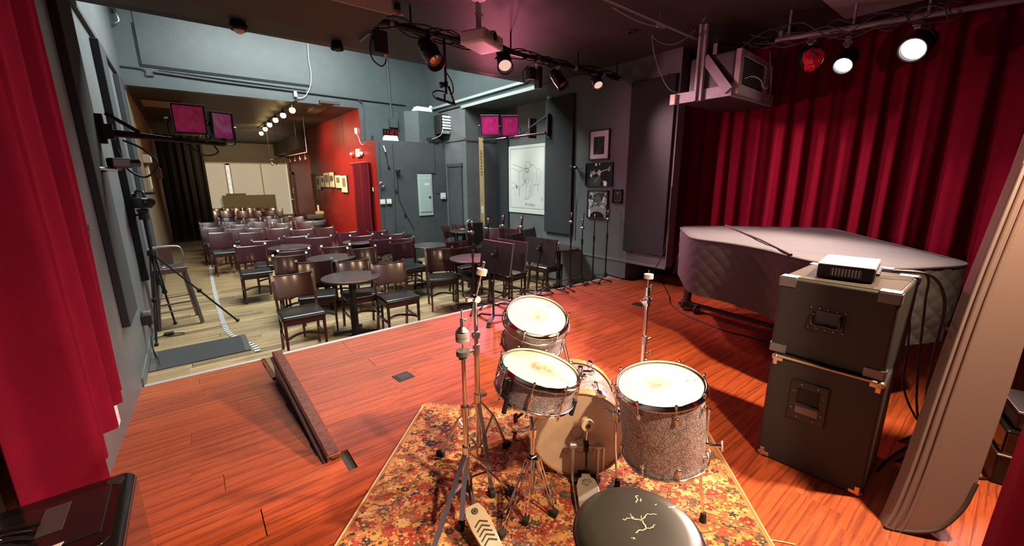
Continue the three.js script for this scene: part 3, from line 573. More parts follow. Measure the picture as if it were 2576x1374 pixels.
function pathN(p) { const d = [p[p.length - 1][0] - p[0][0], p[p.length - 1][1] - p[0][1]], l = Math.hypot(...d); return [-d[1] / l, d[0] / l]; }
tag(part('stage_curtain', drape([[5.62, -3.1], [5.66, -3.4], [5.80, -2.6], [5.82, -1.2], [5.82, .2], [5.7, 1.6]], .62, CE - .02, .05, .23, 4.2), velvet, scene), 'wide dark red velvet curtain hanging behind the covered piano', 'curtain');
tag(part('side_curtain', drape([[XL + .09, -2.80], [XL + .10, -2.5], [XL + .11, -2.1], [XL + .12, -1.68]], .80, CE - .02, .065, .24, 9.4, .02), velvet, scene), 'red velvet curtain hanging on the grey wall above the ramp', 'curtain');
{ const d = dirOf(2514, 1178), p = d.multiplyScalar(1.75 / Math.hypot(d.x, d.z)).add(camera.position);
  tag(part('leg_curtain', drape([[p.x, p.z], [p.x + .16, p.z + .18], [p.x + .2, p.z + .6], [p.x + .1, p.z + 1.2]], S + .03, CE - .02, .035, .2, 2.2), velvet, scene), 'narrow red velvet curtain leg beside the grey padded board', 'curtain'); }

// ================================================================== PIANO UNDER QUILTED COVER
{
  const yt = 1.322, hem = .82, px = [[1710, 570], [1825, 569], [2090, 574], [2452, 665], [2240, 676], [2110, 668], [2060, 660], [1990, 645], [1940, 630], [1840, 612], [1740, 600]];
  const w = px.map(q => onY(...q, yt)), c0 = V3(); w.forEach(p => c0.add(p)); c0.multiplyScalar(1 / w.length);
  const o = thing('grand_piano', 'grand piano under a grey quilted cover in front of the red curtain', 'piano', [c0.x, S, c0.z]);
  const loc = p => [p.x - c0.x, p.z - c0.z], K = w.map(loc), top = yt - S, bot = hem - S;
  // closed outline: straight back, tail and bass side, soft corners
  const raw = []; for (let i = 0; i < K.length; i++) { const a = K[i], b = K[(i + 1) % K.length], n = Math.max(2, Math.round(Math.hypot(b[0] - a[0], b[1] - a[1]) / .018)); for (let k = 0; k < n; k++) raw.push([mix(a[0], b[0], k / n), mix(a[1], b[1], k / n)]); }
  let out = raw; for (let r = 0; r < 60; r++) { const q = out.map((p, i) => { const a = out[(i + out.length - 1) % out.length], b = out[(i + 1) % out.length]; return [(a[0] + 2 * p[0] + b[0]) / 4, (a[1] + 2 * p[1] + b[1]) / 4]; }); out = q; }
  const N = out.length, len = [0]; for (let i = 1; i <= N; i++) { const a = out[i - 1], b = out[i % N]; len.push(len[i - 1] + Math.hypot(b[0] - a[0], b[1] - a[1])); }
  const nrm = out.map((p, i) => { const a = out[(i + N - 1) % N], b = out[(i + 1) % N], d = [b[0] - a[0], b[1] - a[1]], l = Math.hypot(...d) || 1; let n = [-d[1] / l, d[0] / l]; if (n[0] * p[0] + n[1] * p[1] < 0) n = [-n[0], -n[1]]; return n; });
  const cloth = std(.092, .087, .098, .93, 0, { map: rep(grainTex, 8, 8), bumpMap: rep(grainTex, 14, 14), bumpScale: .0015 });
  const grid = (nv, fn, cap) => { const pos = [], uv = [], idx = []; for (let j = 0; j <= nv; j++) for (let i = 0; i <= N; i++) { const p = fn(i % N, j / nv, i); pos.push(p[0], p[1], p[2]); uv.push(p[3], p[4]); } for (let j = 0; j < nv; j++) for (let i = 0; i < N; i++) { const a = j * (N + 1) + i; idx.push(a, a + N + 1, a + 1, a + 1, a + N + 1, a + N + 2); } const g = new THREE.BufferGeometry(); g.setAttribute('position', new THREE.Float32BufferAttribute(pos, 3)); g.setAttribute('uv', new THREE.Float32BufferAttribute(uv, 2)); g.setIndex(idx); g.computeVertexNormals(); return g; };
  const puff = (u, v, P) => { const a = Math.abs(Math.sin(Math.PI * (u + v) / P)), b = Math.abs(Math.sin(Math.PI * (u - v) / P)); return Math.pow(a * b, .45); };
  part('cover_skirt', grid(54, (i, t) => { const u = len[i], h = (top - bot) * t, y = top - .012 - h; const d = .004 + .0075 * puff(u, h * 1.25, .15) + .010 * (vnoise(u * 4, h * 3) - .5) * 2 * t - .03 * sm(.55, 1, t) * vnoise(u * 1.7, 2); const q = out[i], n = nrm[i]; return [q[0] + n[0] * d, y, q[1] + n[1] * d, u, h]; }), cloth, o);
  part('cover_top', grid(26, (i, t) => { const q = out[i], k = 1 - t * .999; const x = q[0] * k, z = q[1] * k; const e = t < .02 ? -.008 : 0; return [x, top + e + .010 * (vnoise(x * 3 + 9, z * 3 + 4) - .5) + .004 * vnoise(x * 14, z * 14), z, x, z]; }), cloth, o);
  const pip = std(.06, .055, .065, .9);
  part('cover_piping', [tube(out.filter((p, i) => i % 3 === 0).map((p, i) => V3(p[0] + nrm[(i * 3) % N][0] * .008, top - .006, p[1] + nrm[(i * 3) % N][1] * .008)), .009, 420, 6, true)], pip, o);
  const A = K[1], B = K[7]; const seam = []; for (let i = 0; i <= 20; i++) { const t = i / 20; seam.push(V3(mix(A[0], B[0], t), top + .006 + .006 * vnoise(t * 8, 3), mix(A[1], B[1], t) + .03 * Math.sin(t * 3.14))); } part('cover_seam', [tube(seam, .009, 80)], pip, o);
  // case underneath
  part('case', [grid(1, (i, t) => [out[i][0] * .93, mix(top - .03, bot + .06, t), out[i][1] * .93, len[i], t])], M.blackGloss, o);
  part('case_bottom', [new THREE.ShapeGeometry(new THREE.Shape(out.filter((p, i) => i % 4 === 0).map(p => new THREE.Vector2(p[0] * .93, p[1] * .93)))).rotateX(Math.PI / 2).translate(0, bot + .06, 0)], M.blackPlastic, o);
  const L1 = loc(onY(1726, 772, S + .03)), legs = [L1, [K[2][0] * .8 - .1, K[2][1] * .8 - .0], [(K[3][0] + K[4][0]) / 2 * .78, (K[3][1] + K[4][1]) / 2 * .78]];
  for (const [x, z] of legs) { const l = part('leg', [cyl(.075, .05, bot + .06 - .08, 4).rotateY(Math.PI / 4 + .7).translate(x, (bot + .14) / 2, z), at(rb(.11, .05, .11, .01), x, .085, z, 0, .7, 0)], phys(.03, .022, .018, { roughness: .35, clearcoat: .4 }), o); }
  const hubC = [(legs[0][0] + legs[1][0] + legs[2][0]) / 3, (legs[0][1] + legs[1][1] + legs[2][1]) / 3];
  for (const [x, z] of legs) {
    const d = part('dolly_arm', [bar([hubC[0], .085, hubC[1]], [x, .085, z], .05, .03), at(rb(.16, .02, .16, .008), x, .055, z, 0, .7, 0)], M.blackMetal, o);
    const ux = hubC[0] - x, uz = hubC[1] - z, l = Math.hypot(ux, uz), cx = x + ux / l * .16 - uz / l * .05, cz = z + uz / l * .16 + ux / l * .05;
    part('caster', [at(cyl(.05, .05, .028, 20), cx, .05, cz, 1.57, .5, 0), at(rb(.03, .05, .05, .01), cx, .085, cz)], M.blackRubber, d); part('caster_hub', [at(cyl(.026, .026, .032, 16), cx, .05, cz, 1.57, .5, 0)], M.chromeDull, d);
  }
  const ly = loc(onY(1850, 768, S)); part('pedal_lyre', [rod([ly[0] - .06, .1, ly[1]], [ly[0] - .06, bot + .08, ly[1]], .014), rod([ly[0] + .06, .1, ly[1]], [ly[0] + .06, bot + .08, ly[1]], .014), at(rb(.22, .06, .08, .01), ly[0], .1, ly[1])], M.blackGloss, o);
}
// ================================================================== BASS RIG
const tolex = std(.015, .0145, .016, .62, 0, { bumpMap: rep(grainTex, 12, 12), bumpScale: .0009 });
function cabinet(name, label, x0, x1, y0, y1, z0, z1, turn) {
  const o = thing(name, label, 'speaker cabinet', [(x0 + x1) / 2, y0, (z0 + z1) / 2], turn); o.w = x1 - x0; o.h = y1 - y0; o.d = z1 - z0;
  part('body', [rb(o.w, o.h, o.d, .016, 3).translate(0, o.h / 2, 0)], tolex, o); return o;
}
{
  const h1 = .605, o = cabinet('bass_speaker_cabinet', 'tall black speaker cabinet with recessed side handle and brass corners, on the floor', 2.315, 2.79, S, S + h1, -.725, -.272, .06), x = -o.w / 2;
  // recessed handle: raised flange ring, dark cup, grip
  const cy = .395, cz = -.04, W = .15, Hh = .205;
  const sh = new THREE.Shape([[-W / 2, -Hh / 2], [W / 2, -Hh / 2], [W / 2, Hh / 2], [-W / 2, Hh / 2]].map(p => new THREE.Vector2(...p))); sh.holes.push(new THREE.Path([[-W / 2 + .026, -Hh / 2 + .03], [-W / 2 + .026, Hh / 2 - .03], [W / 2 - .026, Hh / 2 - .03], [W / 2 - .026, -Hh / 2 + .03]].map(p => new THREE.Vector2(...p))));
  const fl = new THREE.ExtrudeGeometry(sh, { depth: .007, bevelEnabled: true, bevelSize: .003, bevelThickness: .002, bevelSegments: 2 }); part('handle_flange', [fl.rotateY(-Math.PI / 2).translate(x - .0005, cy, cz)], M.blackMetal, o);
  part('handle_cup', [bx(x - .0035, x - .001, cy - Hh / 2 + .03, cy + Hh / 2 - .03, cz - W / 2 + .026, cz + W / 2 - .026)], std(.004, .004, .004, .8), o);
  part('handle_grip', [rod([x - .008, cy - .02, cz - W / 2 + .022], [x - .008, cy - .02, cz + W / 2 - .022], .009)], M.blackPlastic, o);
  part('cup_slope', [at(rb(.004, .055, W - .054, .001), x - .007, cy - .055, cz, 0, 0, .12)], std(.10, .095, .105, .45), o);
  for (let i = 0; i < 8; i++) { const a = i / 8 * 6.283 + .39; part('screw', [at(ball(.004, 8), x - .010, cy + Math.sign(Math.sin(a)) * Math.min(Hh / 2 - .014, Math.abs(Math.sin(a)) * .12), cz + Math.sign(Math.cos(a)) * Math.min(W / 2 - .012, Math.abs(Math.cos(a)) * .09))], M.chromeDull, o); }
  const brass = std(.62, .45, .30, .32, .9);
  part('top_binding', [rod([x - .002, h1 - .006, -o.d / 2 + .03], [x - .002, h1 - .006, o.d / 2 - .03], .0065)], std(.50, .40, .28, .45, .5), o);
  for (const [y, z] of [[h1 - .016, -o.d / 2 + .016], [h1 - .016, o.d / 2 - .016], [.016, -o.d / 2 + .016], [.016, o.d / 2 - .016]]) {
    const sz = Math.sign(z), sy = y > .3 ? 1 : -1; part('corner', [at(ball(.018, 14), x + .012, y - sy * .002, z - sz * .002), at(rb(.006, .042, .02, .005), x - .002, y - sy * .018, z - sz * .006), at(rb(.006, .02, .042, .005), x - .002, y - sy * .006, z - sz * .018)], brass, o);
  }
  part('front_grille', [bx(-o.w / 2 + .03, o.w / 2 - .03, .03, h1 - .03, -o.d / 2 - .006, -o.d / 2 - .001)], std(.012, .012, .013, .8), o);
}
{
  const y0 = S + .607, h = .405, o = cabinet('bass_speaker_cabinet', 'shorter black speaker cabinet with bar handle stacked on the taller cabinet', 2.335, 2.85, y0, y0 + h, -.735, -.275, .015), x = -o.w / 2;
  part('top_carpet', [rb(o.w - .03, .006, o.d - .03, .003).translate(0, h + .001, 0)], std(.045, .037, .030, .95, 0, { bumpMap: rep(grainTex, 16, 16), bumpScale: .002 }), o);
  const cy = h * .56, cz = -.01; part('handle_plate', [rb(.004, .085, .135, .002).translate(x - .002, cy, cz)], std(.04, .038, .042, .4, .6), o);
  part('handle_grip', [tube([[x - .004, cy + .03, cz - .055], [x - .018, cy + .012, cz - .055], [x - .02, cy - .028, cz - .05], [x - .02, cy - .03, cz], [x - .02, cy - .028, cz + .05], [x - .018, cy + .012, cz + .055], [x - .004, cy + .03, cz + .055]], .0065, 40, 8)], M.blackGloss, o);
  for (const y of [-.05, .05]) for (let k = -2; k <= 2; k++) part('screw', [at(ball(.0045, 8), x - .003, cy + y, cz + k * .034)], M.chromeDull, o);
  const cor = std(.16, .15, .17, .38, .6);
  for (const sy of [0, 1]) for (const sz of [-1, 1]) { const y = sy ? h - .024 : .024, z = sz * (o.d / 2 - .038); part('corner', [rb(.006, .046, .074, .003).translate(x - .002, y, z), rb(.05, .046, .006, .003).translate(x + .026, y, sz * (o.d / 2 + .001)), ...(sy ? [rb(.06, .006, .074, .003).translate(x + .028, h + .002, z)] : [])], cor, o); }
  for (const sz of [-1, 1]) part('corner', [rb(.06, .006, .074, .003).translate(-x - .028, h + .002, sz * (o.d / 2 - .038)), rb(.05, .04, .006, .003).translate(-x - .026, h - .02, sz * (o.d / 2 + .001))], cor, o);
  const yt = y0 + h + .008;
  const a = thing('amplifier_head', 'small bass amplifier head with silver lid on the upper cabinet', 'amplifier', [2.585, yt, -.515], .12);
  part('case', [rb(.31, .066, .215, .006).translate(0, .035, 0)], M.blackMetal, a);
  part('lid', [rb(.312, .006, .217, .003).translate(0, .069, 0)], std(.74, .71, .76, .45), a);
  part('side_vent', [rb(.003, .042, .12, .001).translate(-.156, .036, .005)], std(.09, .08, .09, .35, .7), a);
  for (let i = 0; i < 9; i++) part('vent_bar', [rb(.004, .036, .004, .001).translate(-.158, .036, -.045 + i * .0125)], M.chromeDull, a);
  part('front_panel', [rb(.29, .05, .004, .001).translate(0, .036, .1085)], std(.10, .09, .10, .4, .6), a);
  for (let i = 0; i < 6; i++) part('knob', [at(cyl(.008, .009, .014, 14), -.1 + i * .04, .036, .117, 1.57, 0, 0)], M.blackPlastic, a);
  part('connector', [at(cyl(.011, .011, .06, 14), .11, .032, .135, 1.57, 0, 0)], std(.30, .34, .55, .4), a);
  const P = [[2.715, yt + .03, -.36], [2.76, yt + .02, -.24], [2.84, yt - .1, -.18], [2.86, .9, -.17], [2.86, .55, -.13], [2.88, .38, .0], [2.98, .357, .1]];
  tag(part(numbered('speaker_cable'), [tube(P, .0065, 60, 8)], M.cable, scene), 'black speaker cable curving from the amplifier head down to the floor', 'cable');
  tag(part(numbered('instrument_cable'), [tube([[2.70, yt + .03, -.37], [2.83, yt + .01, -.26], [2.93, yt - .15, -.25], [2.95, .85, -.22], [2.93, .6, -.18], [2.86, .45, -.1], [2.80, .357, .05]], .0055, 60, 8)], M.cable, scene), 'thin black cable running beside the upper cabinet to the floor', 'cable');
  const jk = thing('jack_cable', 'black cable with pale jack plugged low into the upper cabinet', 'cable', [2.875, y0 + .2, -.33]);
  part('lead', [tube([[.03, -.003, 0], [.08, -.04, .03], [.10, -.2, .05], [.06, -.45, .08], [0, -.6, .2], [.1, -.602, .3]], .0055, 40, 8)], M.cable, jk); part('plug', [rod([-.008, 0, 0], [.035, -.004, 0], .008)], std(.5, .5, .6, .4, .4), jk);
}
// loose cables on the floor behind the rig
for (const [pts, lb] of [[[[2206, 1186], [2240, 1150], [2290, 1120], [2340, 1100], [2420, 1096]], 'black cable lying behind the speaker cabinets on the stage boards'], [[[2255, 1160], [2300, 1140], [2370, 1130], [2420, 1150]], 'second black cable crossing behind the speaker cabinets'], [[[2263, 1110], [2330, 1085], [2400, 1080]], 'thin black lead beside the padded board on the stage floor']]) tag(part(numbered('floor_cable'), [tube(pts.map(q => onY(...q, S + .006)), .006, 30, 6)], M.cable, scene), lb, 'cable');
// ================================================================== PADDED BOARD, ROAD CASE
{
  const P0 = onY(2226, 1326, S + .004), P1 = onX(2576, 415, P0.x + .52), ev = P1.clone().sub(P0).normalize(), eu = V3(.5, 0, .87); eu.addScaledVector(ev, -eu.dot(ev)).normalize(); const n = eu.clone().cross(ev).normalize();
  const hit = (px, py) => { const d = dirOf(px, py), t = P0.clone().sub(camera.position).dot(n) / d.dot(n), q = d.multiplyScalar(t).add(camera.position).sub(P0); return [q.dot(eu), q.dot(ev)]; };
  const L = [[2226, 1326], [2242, 1300], [2285, 1200], [2363, 975], [2450, 730], [2576, 415]].map(q => hit(...q)), R = [[2576, 862], [2543, 966], [2510, 1062], [2477, 1156], [2456, 1216], [2417, 1284], [2357, 1332], [2311, 1338], [2262, 1334]].map(q => hit(...q));
  const lt = L[L.length - 1], topR = [lt[0] + .2, lt[1] + .1];
  const o = thing('padded_board', 'tall grey-brown padded board with rounded foot leaning at the stage side', 'padded board', P0);
  const basis = new THREE.Matrix4().makeBasis(eu, ev, n);
  const out = [...L, [lt[0] - .005, lt[1] + .35], [topR[0] + .06, lt[1] + .35], [R[0][0] + .015, R[0][1] + .3], ...R];
  const fab = std(.24, .17, .16, .9, 0, { bumpMap: rep(grainTex, 14, 14), bumpScale: .0003 });
  const th = .05, back = n.dot(camera.position.clone().sub(P0)) > 0 ? -1 : 1;
  part('panel', [extr(out, th, .006).translate(0, 0, back < 0 ? -th - .006 : .006).applyMatrix4(basis)], fab, o);
  const zf = back < 0 ? .003 : -.003, strip = (off, r, m, nm) => part(nm, [tube([...L].map(p => V3(p[0] + off, p[1] + .004, zf).applyMatrix4(basis)), r, 60, 8)], m, o);
  strip(.0, .006, std(.26, .22, .22, .8), 'edge_piping'); strip(.022, .010, fab, 'welt'); strip(.048, .008, fab, 'welt');
  part('foot_piping', [tube([...R.slice(4), L[0]].map(p => V3(p[0], p[1], zf).applyMatrix4(basis)), .008, 40, 8)], std(.05, .035, .03, .8), o);
}
{
  const a = onY(2484, 1205, S), o = thing('rack_case', 'low stack of black equipment cases with a silver latched lid', 'equipment case', [a.x + .22, S, a.z + .12], .25);
  part('lower_case', [rb(.42, .16, .34, .012).translate(0, .08, 0)], M.blackPlastic, o); part('upper_case', [rb(.40, .13, .32, .012).translate(0, .226, 0)], M.blackGloss, o);
  part('pedal_unit', [rb(.3, .09, .26, .02).translate(-.02, .337, 0)], std(.06, .055, .05, .5), o); part('lid_trim', [rb(.31, .012, .27, .004).translate(-.02, .386, 0)], M.chromeDull, o);
  part('case_trim', [rb(.425, .01, .345, .004).translate(0, .16, 0)], M.chromeDull, o);
}
// ================================================================== CHAIRS AND TABLES
function makeChair(full) {
  const o = new THREE.Group(); o.name = 'cafe_chair'; const hw = .205;
  // rear posts run from the floor to the top, raked and bowed
  const post = s => { const p = [[s * .19, 0, -.235], [s * .19, .22, -.195], [s * .192, .44, -.175], [s * .20, .62, -.195], [s * .205, .78, -.235], [s * .207, .842, -.255]], out = []; for (let i = 0; i < p.length - 1; i++) out.push(bar(p[i], [p[i + 1][0], p[i + 1][1] + .004, p[i + 1][2]], .026, .034 - i * .001, [0, 0, 1])); out.push(extr([[-.017, 0], [.017, 0], [.017, .006], [-.017, .036]], .028).rotateY(-Math.PI / 2).translate(s * .207 + .014, .838, -.256)); return out; };
  for (const s of [-1, 1]) part('leg', post(s), M.chairWood, o);
  for (const s of [-1, 1]) { const g = new THREE.CylinderGeometry(.021, .015, .43, 4, 1); g.rotateY(Math.PI / 4); const b = at(g, s * .187, .215, .19); part('leg', [b], M.chairWood, o); }
  part('seat_frame', [bx(-.19, .19, .385, .435, .178, .2), bx(-.19, .19, .385, .435, -.195, -.175), bx(-.2, -.178, .385, .435, -.19, .195), bx(.178, .2, .385, .435, -.19, .195)], M.chairWood, o);
  // padded vinyl seat with a welt
  const st = new RoundedBoxGeometry(.43, .055, .425, 5, .025), P = st.attributes.position; for (let i = 0; i < P.count; i++) { const x = P.getX(i) / .215, z = P.getZ(i) / .2125, y = P.getY(i); if (y > 0) P.setY(i, y + .022 * Math.max(0, 1 - x * x) * Math.max(0, 1 - z * z)); } st.computeVertexNormals();
  part('seat', [toCreasedNormals(clean(st.translate(0, .455, .008)), 1.0)], M.vinyl, o);
  // curved plywood back
  const yb = full ? .50 : .575, yT = .845;
  part('backrest', [sheet(14, 10, (u, v) => { const x = (u - .5) * (.40 + .01 * v), y = mix(yb, yT, v) + (v > .95 ? -.012 * (1 - Math.pow(2 * u - 1, 2)) : 0), z = -.172 - .085 * Math.pow(Math.max(0, (y - .45) / .4), 1.5) - .035 * (1 - Math.pow(2 * u - 1, 2)); return [x, y, z, x, y]; }, .012, [0, 0, 1])], M.chairWood, o);
  if (full) for (const s of [-1, 1]) part('back_support', [bar([s * .1, .42, -.182], [s * .1, .53, -.215], .03, .014, [0, 0, 1])], M.chairWood, o);
  // side rails and bowed cross stretcher
  for (const s of [-1, 1]) part('side_stretcher', [bar([s * .186, .20, .185], [s * .19, .2, -.2], .016, .026)], M.chairWood, o);
  const bow = [], N = 10; for (let i = 0; i < N; i++) { const f = t => V3((t - .5) * .372, .205, .12 - .16 * Math.sin(Math.PI * t)); bow.push(bar(f(i / N), f((i + 1) / N), .016, .024)); }
  part('bow_stretcher', bow, M.chairWood, o);
  return o;
}
const chairA = makeChair(false), chairB = makeChair(true);
function chair(full, pos, turn, label, group) {
  const c = (full ? chairB : chairA).clone(); c.name = numbered('cafe_chair'); c.position.copy(pos).setY(0); c.rotation.y = turn; scene.add(c);
  c.traverse(m => { m.castShadow = m.receiveShadow = true; }); return tag(c, label, 'chair', group);
}
// back-top corners in the photograph; the tops stand .845 m above the hall floor
function chairAt(full, x0, y0, x1, y1, label, group, turn) {
  const a = onY(x0, y0, .845), b = onY(x1, y1, .845), m = a.clone().add(b).multiplyScalar(.5), t = turn ?? Math.atan2(-(b.z - a.z), b.x - a.x);
  if (globalThis.DBG) console.log(label.slice(0, 40), m.x.toFixed(2), m.z.toFixed(2), 'w', a.distanceTo(b).toFixed(2), 'turn', t.toFixed(2));
  return chair(full, m.add(V3(Math.sin(t) * .25, 0, Math.cos(t) * .25)), t, label, group);
}
const ZA_ = (x, y) => [480 + x / 3.2708, 480 + y / 3.2708], ZF = (x, y) => [480 + x / 6.133, 500 + y / 6.133];
const CH = 'mahogany chair with black vinyl seat';
chairAt(false, ...ZA_(680, 700), ...ZA_(985, 662), 'mahogany chair with tan worn patch on its black seat, beside the front round table');
chairAt(true, ...ZA_(875, 590), ...ZA_(1150, 568), 'mahogany chair with full plywood back standing behind the front round table');
chairAt(false, ...ZA_(1212, 585), ...ZA_(1455, 560), 'mahogany chair with pale glare on its back behind the front round table', null, -.05);
chairAt(false, ...ZA_(1505, 605), ...ZA_(1730, 577), 'mahogany chair on the stage-curtain side of the front round table');
chairAt(true, ...ZA_(1932, 482), ...ZA_(2145, 470), 'mahogany chair with full back standing alone near the music stands');
const nth = ['first', 'second', 'third', 'fourth', 'fifth', 'sixth', 'seventh', 'eighth', 'ninth', 'tenth', 'eleventh', 'twelfth'];
const G1 = 'chairs set around the middle round tables'; let c1 = 0;
for (const q of [[705, 540, 925, 522], [755, 497, 940, 488], [1100, 468, 1285, 446], [1310, 482, 1500, 458], [1485, 412, 1645, 388], [1650, 432, 1815, 415], [1660, 402, 1815, 382]]) chairAt(false, ...ZA_(q[0], q[1]), ...ZA_(q[2], q[3]), `mahogany chair at the middle round tables, ${nth[c1++]} counted from the aisle tape`, G1, clamp(Math.atan2(0, 1) + (hash2(q[0], q[1]) - .5) * .35, -.4, .4));
chairAt(false, ...ZA_(375, 462), ...ZA_(600, 442), 'mahogany chair at the aisle end of the second table row', null, -.02);
chairAt(true, ...ZA_(140, 342), ...ZA_(345, 335), 'full-backed mahogany chair at the aisle beside the striped floor tape', null, .03);
chairAt(true, ...ZA_(85, 305), ...ZA_(290, 292), 'full-backed mahogany chair behind the aisle chair near the black drape', null, .05);
const G2 = 'chairs in rows before the red wall'; let c2 = 0;
for (const [f, ...q] of [[0, 400, 347, 585, 335], [0, 510, 417, 720, 400], [1, 620, 312, 795, 302], [0, 770, 382, 970, 365], [1, 955, 387, 1150, 376], [0, 830, 322, 1000, 310], [0, 1020, 307, 1170, 295], [0, 1200, 347, 1370, 332], [0, 1320, 377, 1490, 362], [0, 1455, 337, 1615, 322], [0, 1590, 362, 1740, 350]]) chairAt(!!f, ...ZA_(q[0], q[1]), ...ZA_(q[2], q[3]), `${f ? 'full-backed' : 'slot-backed'} dark chair between tables and red wall, ${nth[c2++]} of them from the aisle`, G2, (hash2(q[0], q[2]) - .5) * .3);
const G3_ = 'chairs in the far room rows'; let c3 = 0; const rowsFar = [[6, 'row nearest the covered window'], [6, 'second row from the covered window'], [5, 'third row from the covered window'], [4, 'fourth row from the covered window'], [6, 'row beside the black drape']], farLabel = i => { let r = 0; while (i >= rowsFar[r][0]) i -= rowsFar[r++][0]; return `dark mahogany chair in the ${rowsFar[r][1]}, ${nth[i]} from the aisle`; };
for (const q of [[335, 150, 475, 143], [520, 140, 640, 135], [660, 142, 780, 132], [810, 140, 960, 132], [1000, 140, 1180, 132], [1150, 142, 1260, 136], [335, 182, 470, 177], [480, 187, 660, 177], [690, 187, 900, 177], [940, 187, 1120, 180], [1120, 192, 1250, 182], [1250, 177, 1375, 167], [420, 287, 690, 277], [790, 297, 1090, 287], [1110, 260, 1250, 252], [1380, 270, 1520, 250], [1520, 277, 1700, 270], [490, 357, 780, 342], [610, 397, 870, 387], [950, 357, 1170, 347], [1150, 317, 1390, 302], [190, 357, 380, 357], [205, 412, 420, 420], [540, 462, 850, 450], [900, 452, 1200, 437], [1240, 377, 1570, 370], [1600, 357, 1890, 345]]) chairAt(hash2(q[0], q[1]) > .7, ...ZF(q[0], q[1]), ...ZF(q[2], q[3]), farLabel(c3++), G3_, (hash2(q[0], q[2]) - .5) * .2);
// by the alcove and under the music stands
chairAt(false, 1105, 571, 1145, 565, 'mahogany chair turned aside before the grey closet door', null, .45);
chairAt(false, 1148, 566, 1182, 562, 'mahogany chair behind the small table next to the closet door', null, -.1);
chairAt(false, 1126, 609, 1173, 605, 'mahogany chair behind the lone full-backed chair, near the mic stands', null, .0);
chairAt(false, 1146, 623, 1186, 620, 'mahogany chair tucked beneath the table beside the mic stands', null, .05);
chairAt(false, 1306, 578, 1349, 573, 'mahogany chair below the framed line drawing', null, .15);
chairAt(false, 1268, 577, 1291, 572, 'mahogany chair beneath the dark felt panel next to the drawing', null, -.5);
chairAt(false, 1279, 589, 1310, 587, 'mahogany chair showing over the rear music stand', null, .1);
chairAt(false, 1222, 566, 1250, 580, 'mahogany chair turned sideways at the foot of the cardboard tube box', null, -1.1);
chair(false, onY(1277, 688, .46).setY(0), .2, 'mahogany chair half hidden behind the front music stand');
chair(false, onY(1372, 668, .46).setY(0), .1, 'mahogany chair half hidden behind the single rear music stand');
chair(true, onY(1500, 657, .46).setY(0), 1.25, 'mahogany chair facing the photo wall beneath the framed portraits');
chair(true, onY(1425, 640, .46).setY(0), 1.1, 'mahogany chair at the small table below the dark felt panel');
// ---- tables
function makeTable(r, label, pos, topMat, group) {
  const o = thing('round_table', label, 'table', pos, 0, group);
  part('tabletop', [lathe([[0, .712], [r - .012, .712], [r - .002, .718], [r, .727], [r - .003, .737], [r - .012, .740], [0, .740]], 48)], topMat, o);
  part('column', [cyl(.038, .038, .66, 20).translate(0, .37, 0)], M.blackMetal, o); part('top_bracket', [cb(.3, .014, .04).translate(0, .704, 0), cb(.04, .014, .3).translate(0, .704, 0)], M.blackMetal, o);
  for (let i = 0; i < 4; i++) { const a = i * 1.5708 + .5; part('foot', [bar([0, .05, 0], [.26 * Math.cos(a), .026, .26 * Math.sin(a)], .05, .03), at(ball(.02, 10), .25 * Math.cos(a), .019, .25 * Math.sin(a))], M.blackMetal, o); }
  return o;
}
makeTable(.335, 'round brown cafe table with black column beside the stage edge', onY(883, 695, .74).setY(0), M.tableTop);
makeTable(.34, 'round brown cafe table in the second row', onY(834, 647, .74).setY(0), M.tableTop);
makeTable(.34, 'round brown cafe table in the third row near the aisle', onY(729, 621, .74).setY(0), M.tableTop);
makeTable(.33, 'round dark cafe table in front of the closet door', onY(1081, 616, .74).setY(0), M.tableTop);
makeTable(.36, 'round dark cafe table behind the front music stand', onY(1192, 648, .74).setY(0), M.tableTop);
makeTable(.33, 'round dark cafe table beside the photo wall', onY(1422, 613, .74).setY(0).add(V3(-.36, 0, .2)), M.tableTop);
makeTable(.33, 'round dark cafe table below the louvred heater', onY(1167, 580, .74).setY(0), M.tableTop);
makeTable(.33, 'round dark cafe table between the chairs near the red curtain door', onY(908, 607, .74).setY(0), M.tableTop);
solo('folded_card', [at(cb(.09, .004, .06), 0, .0, 0)], M.white, 'small white card lying on the table below the louvred heater', 'card').position.copy(onY(1163, 576, .744));
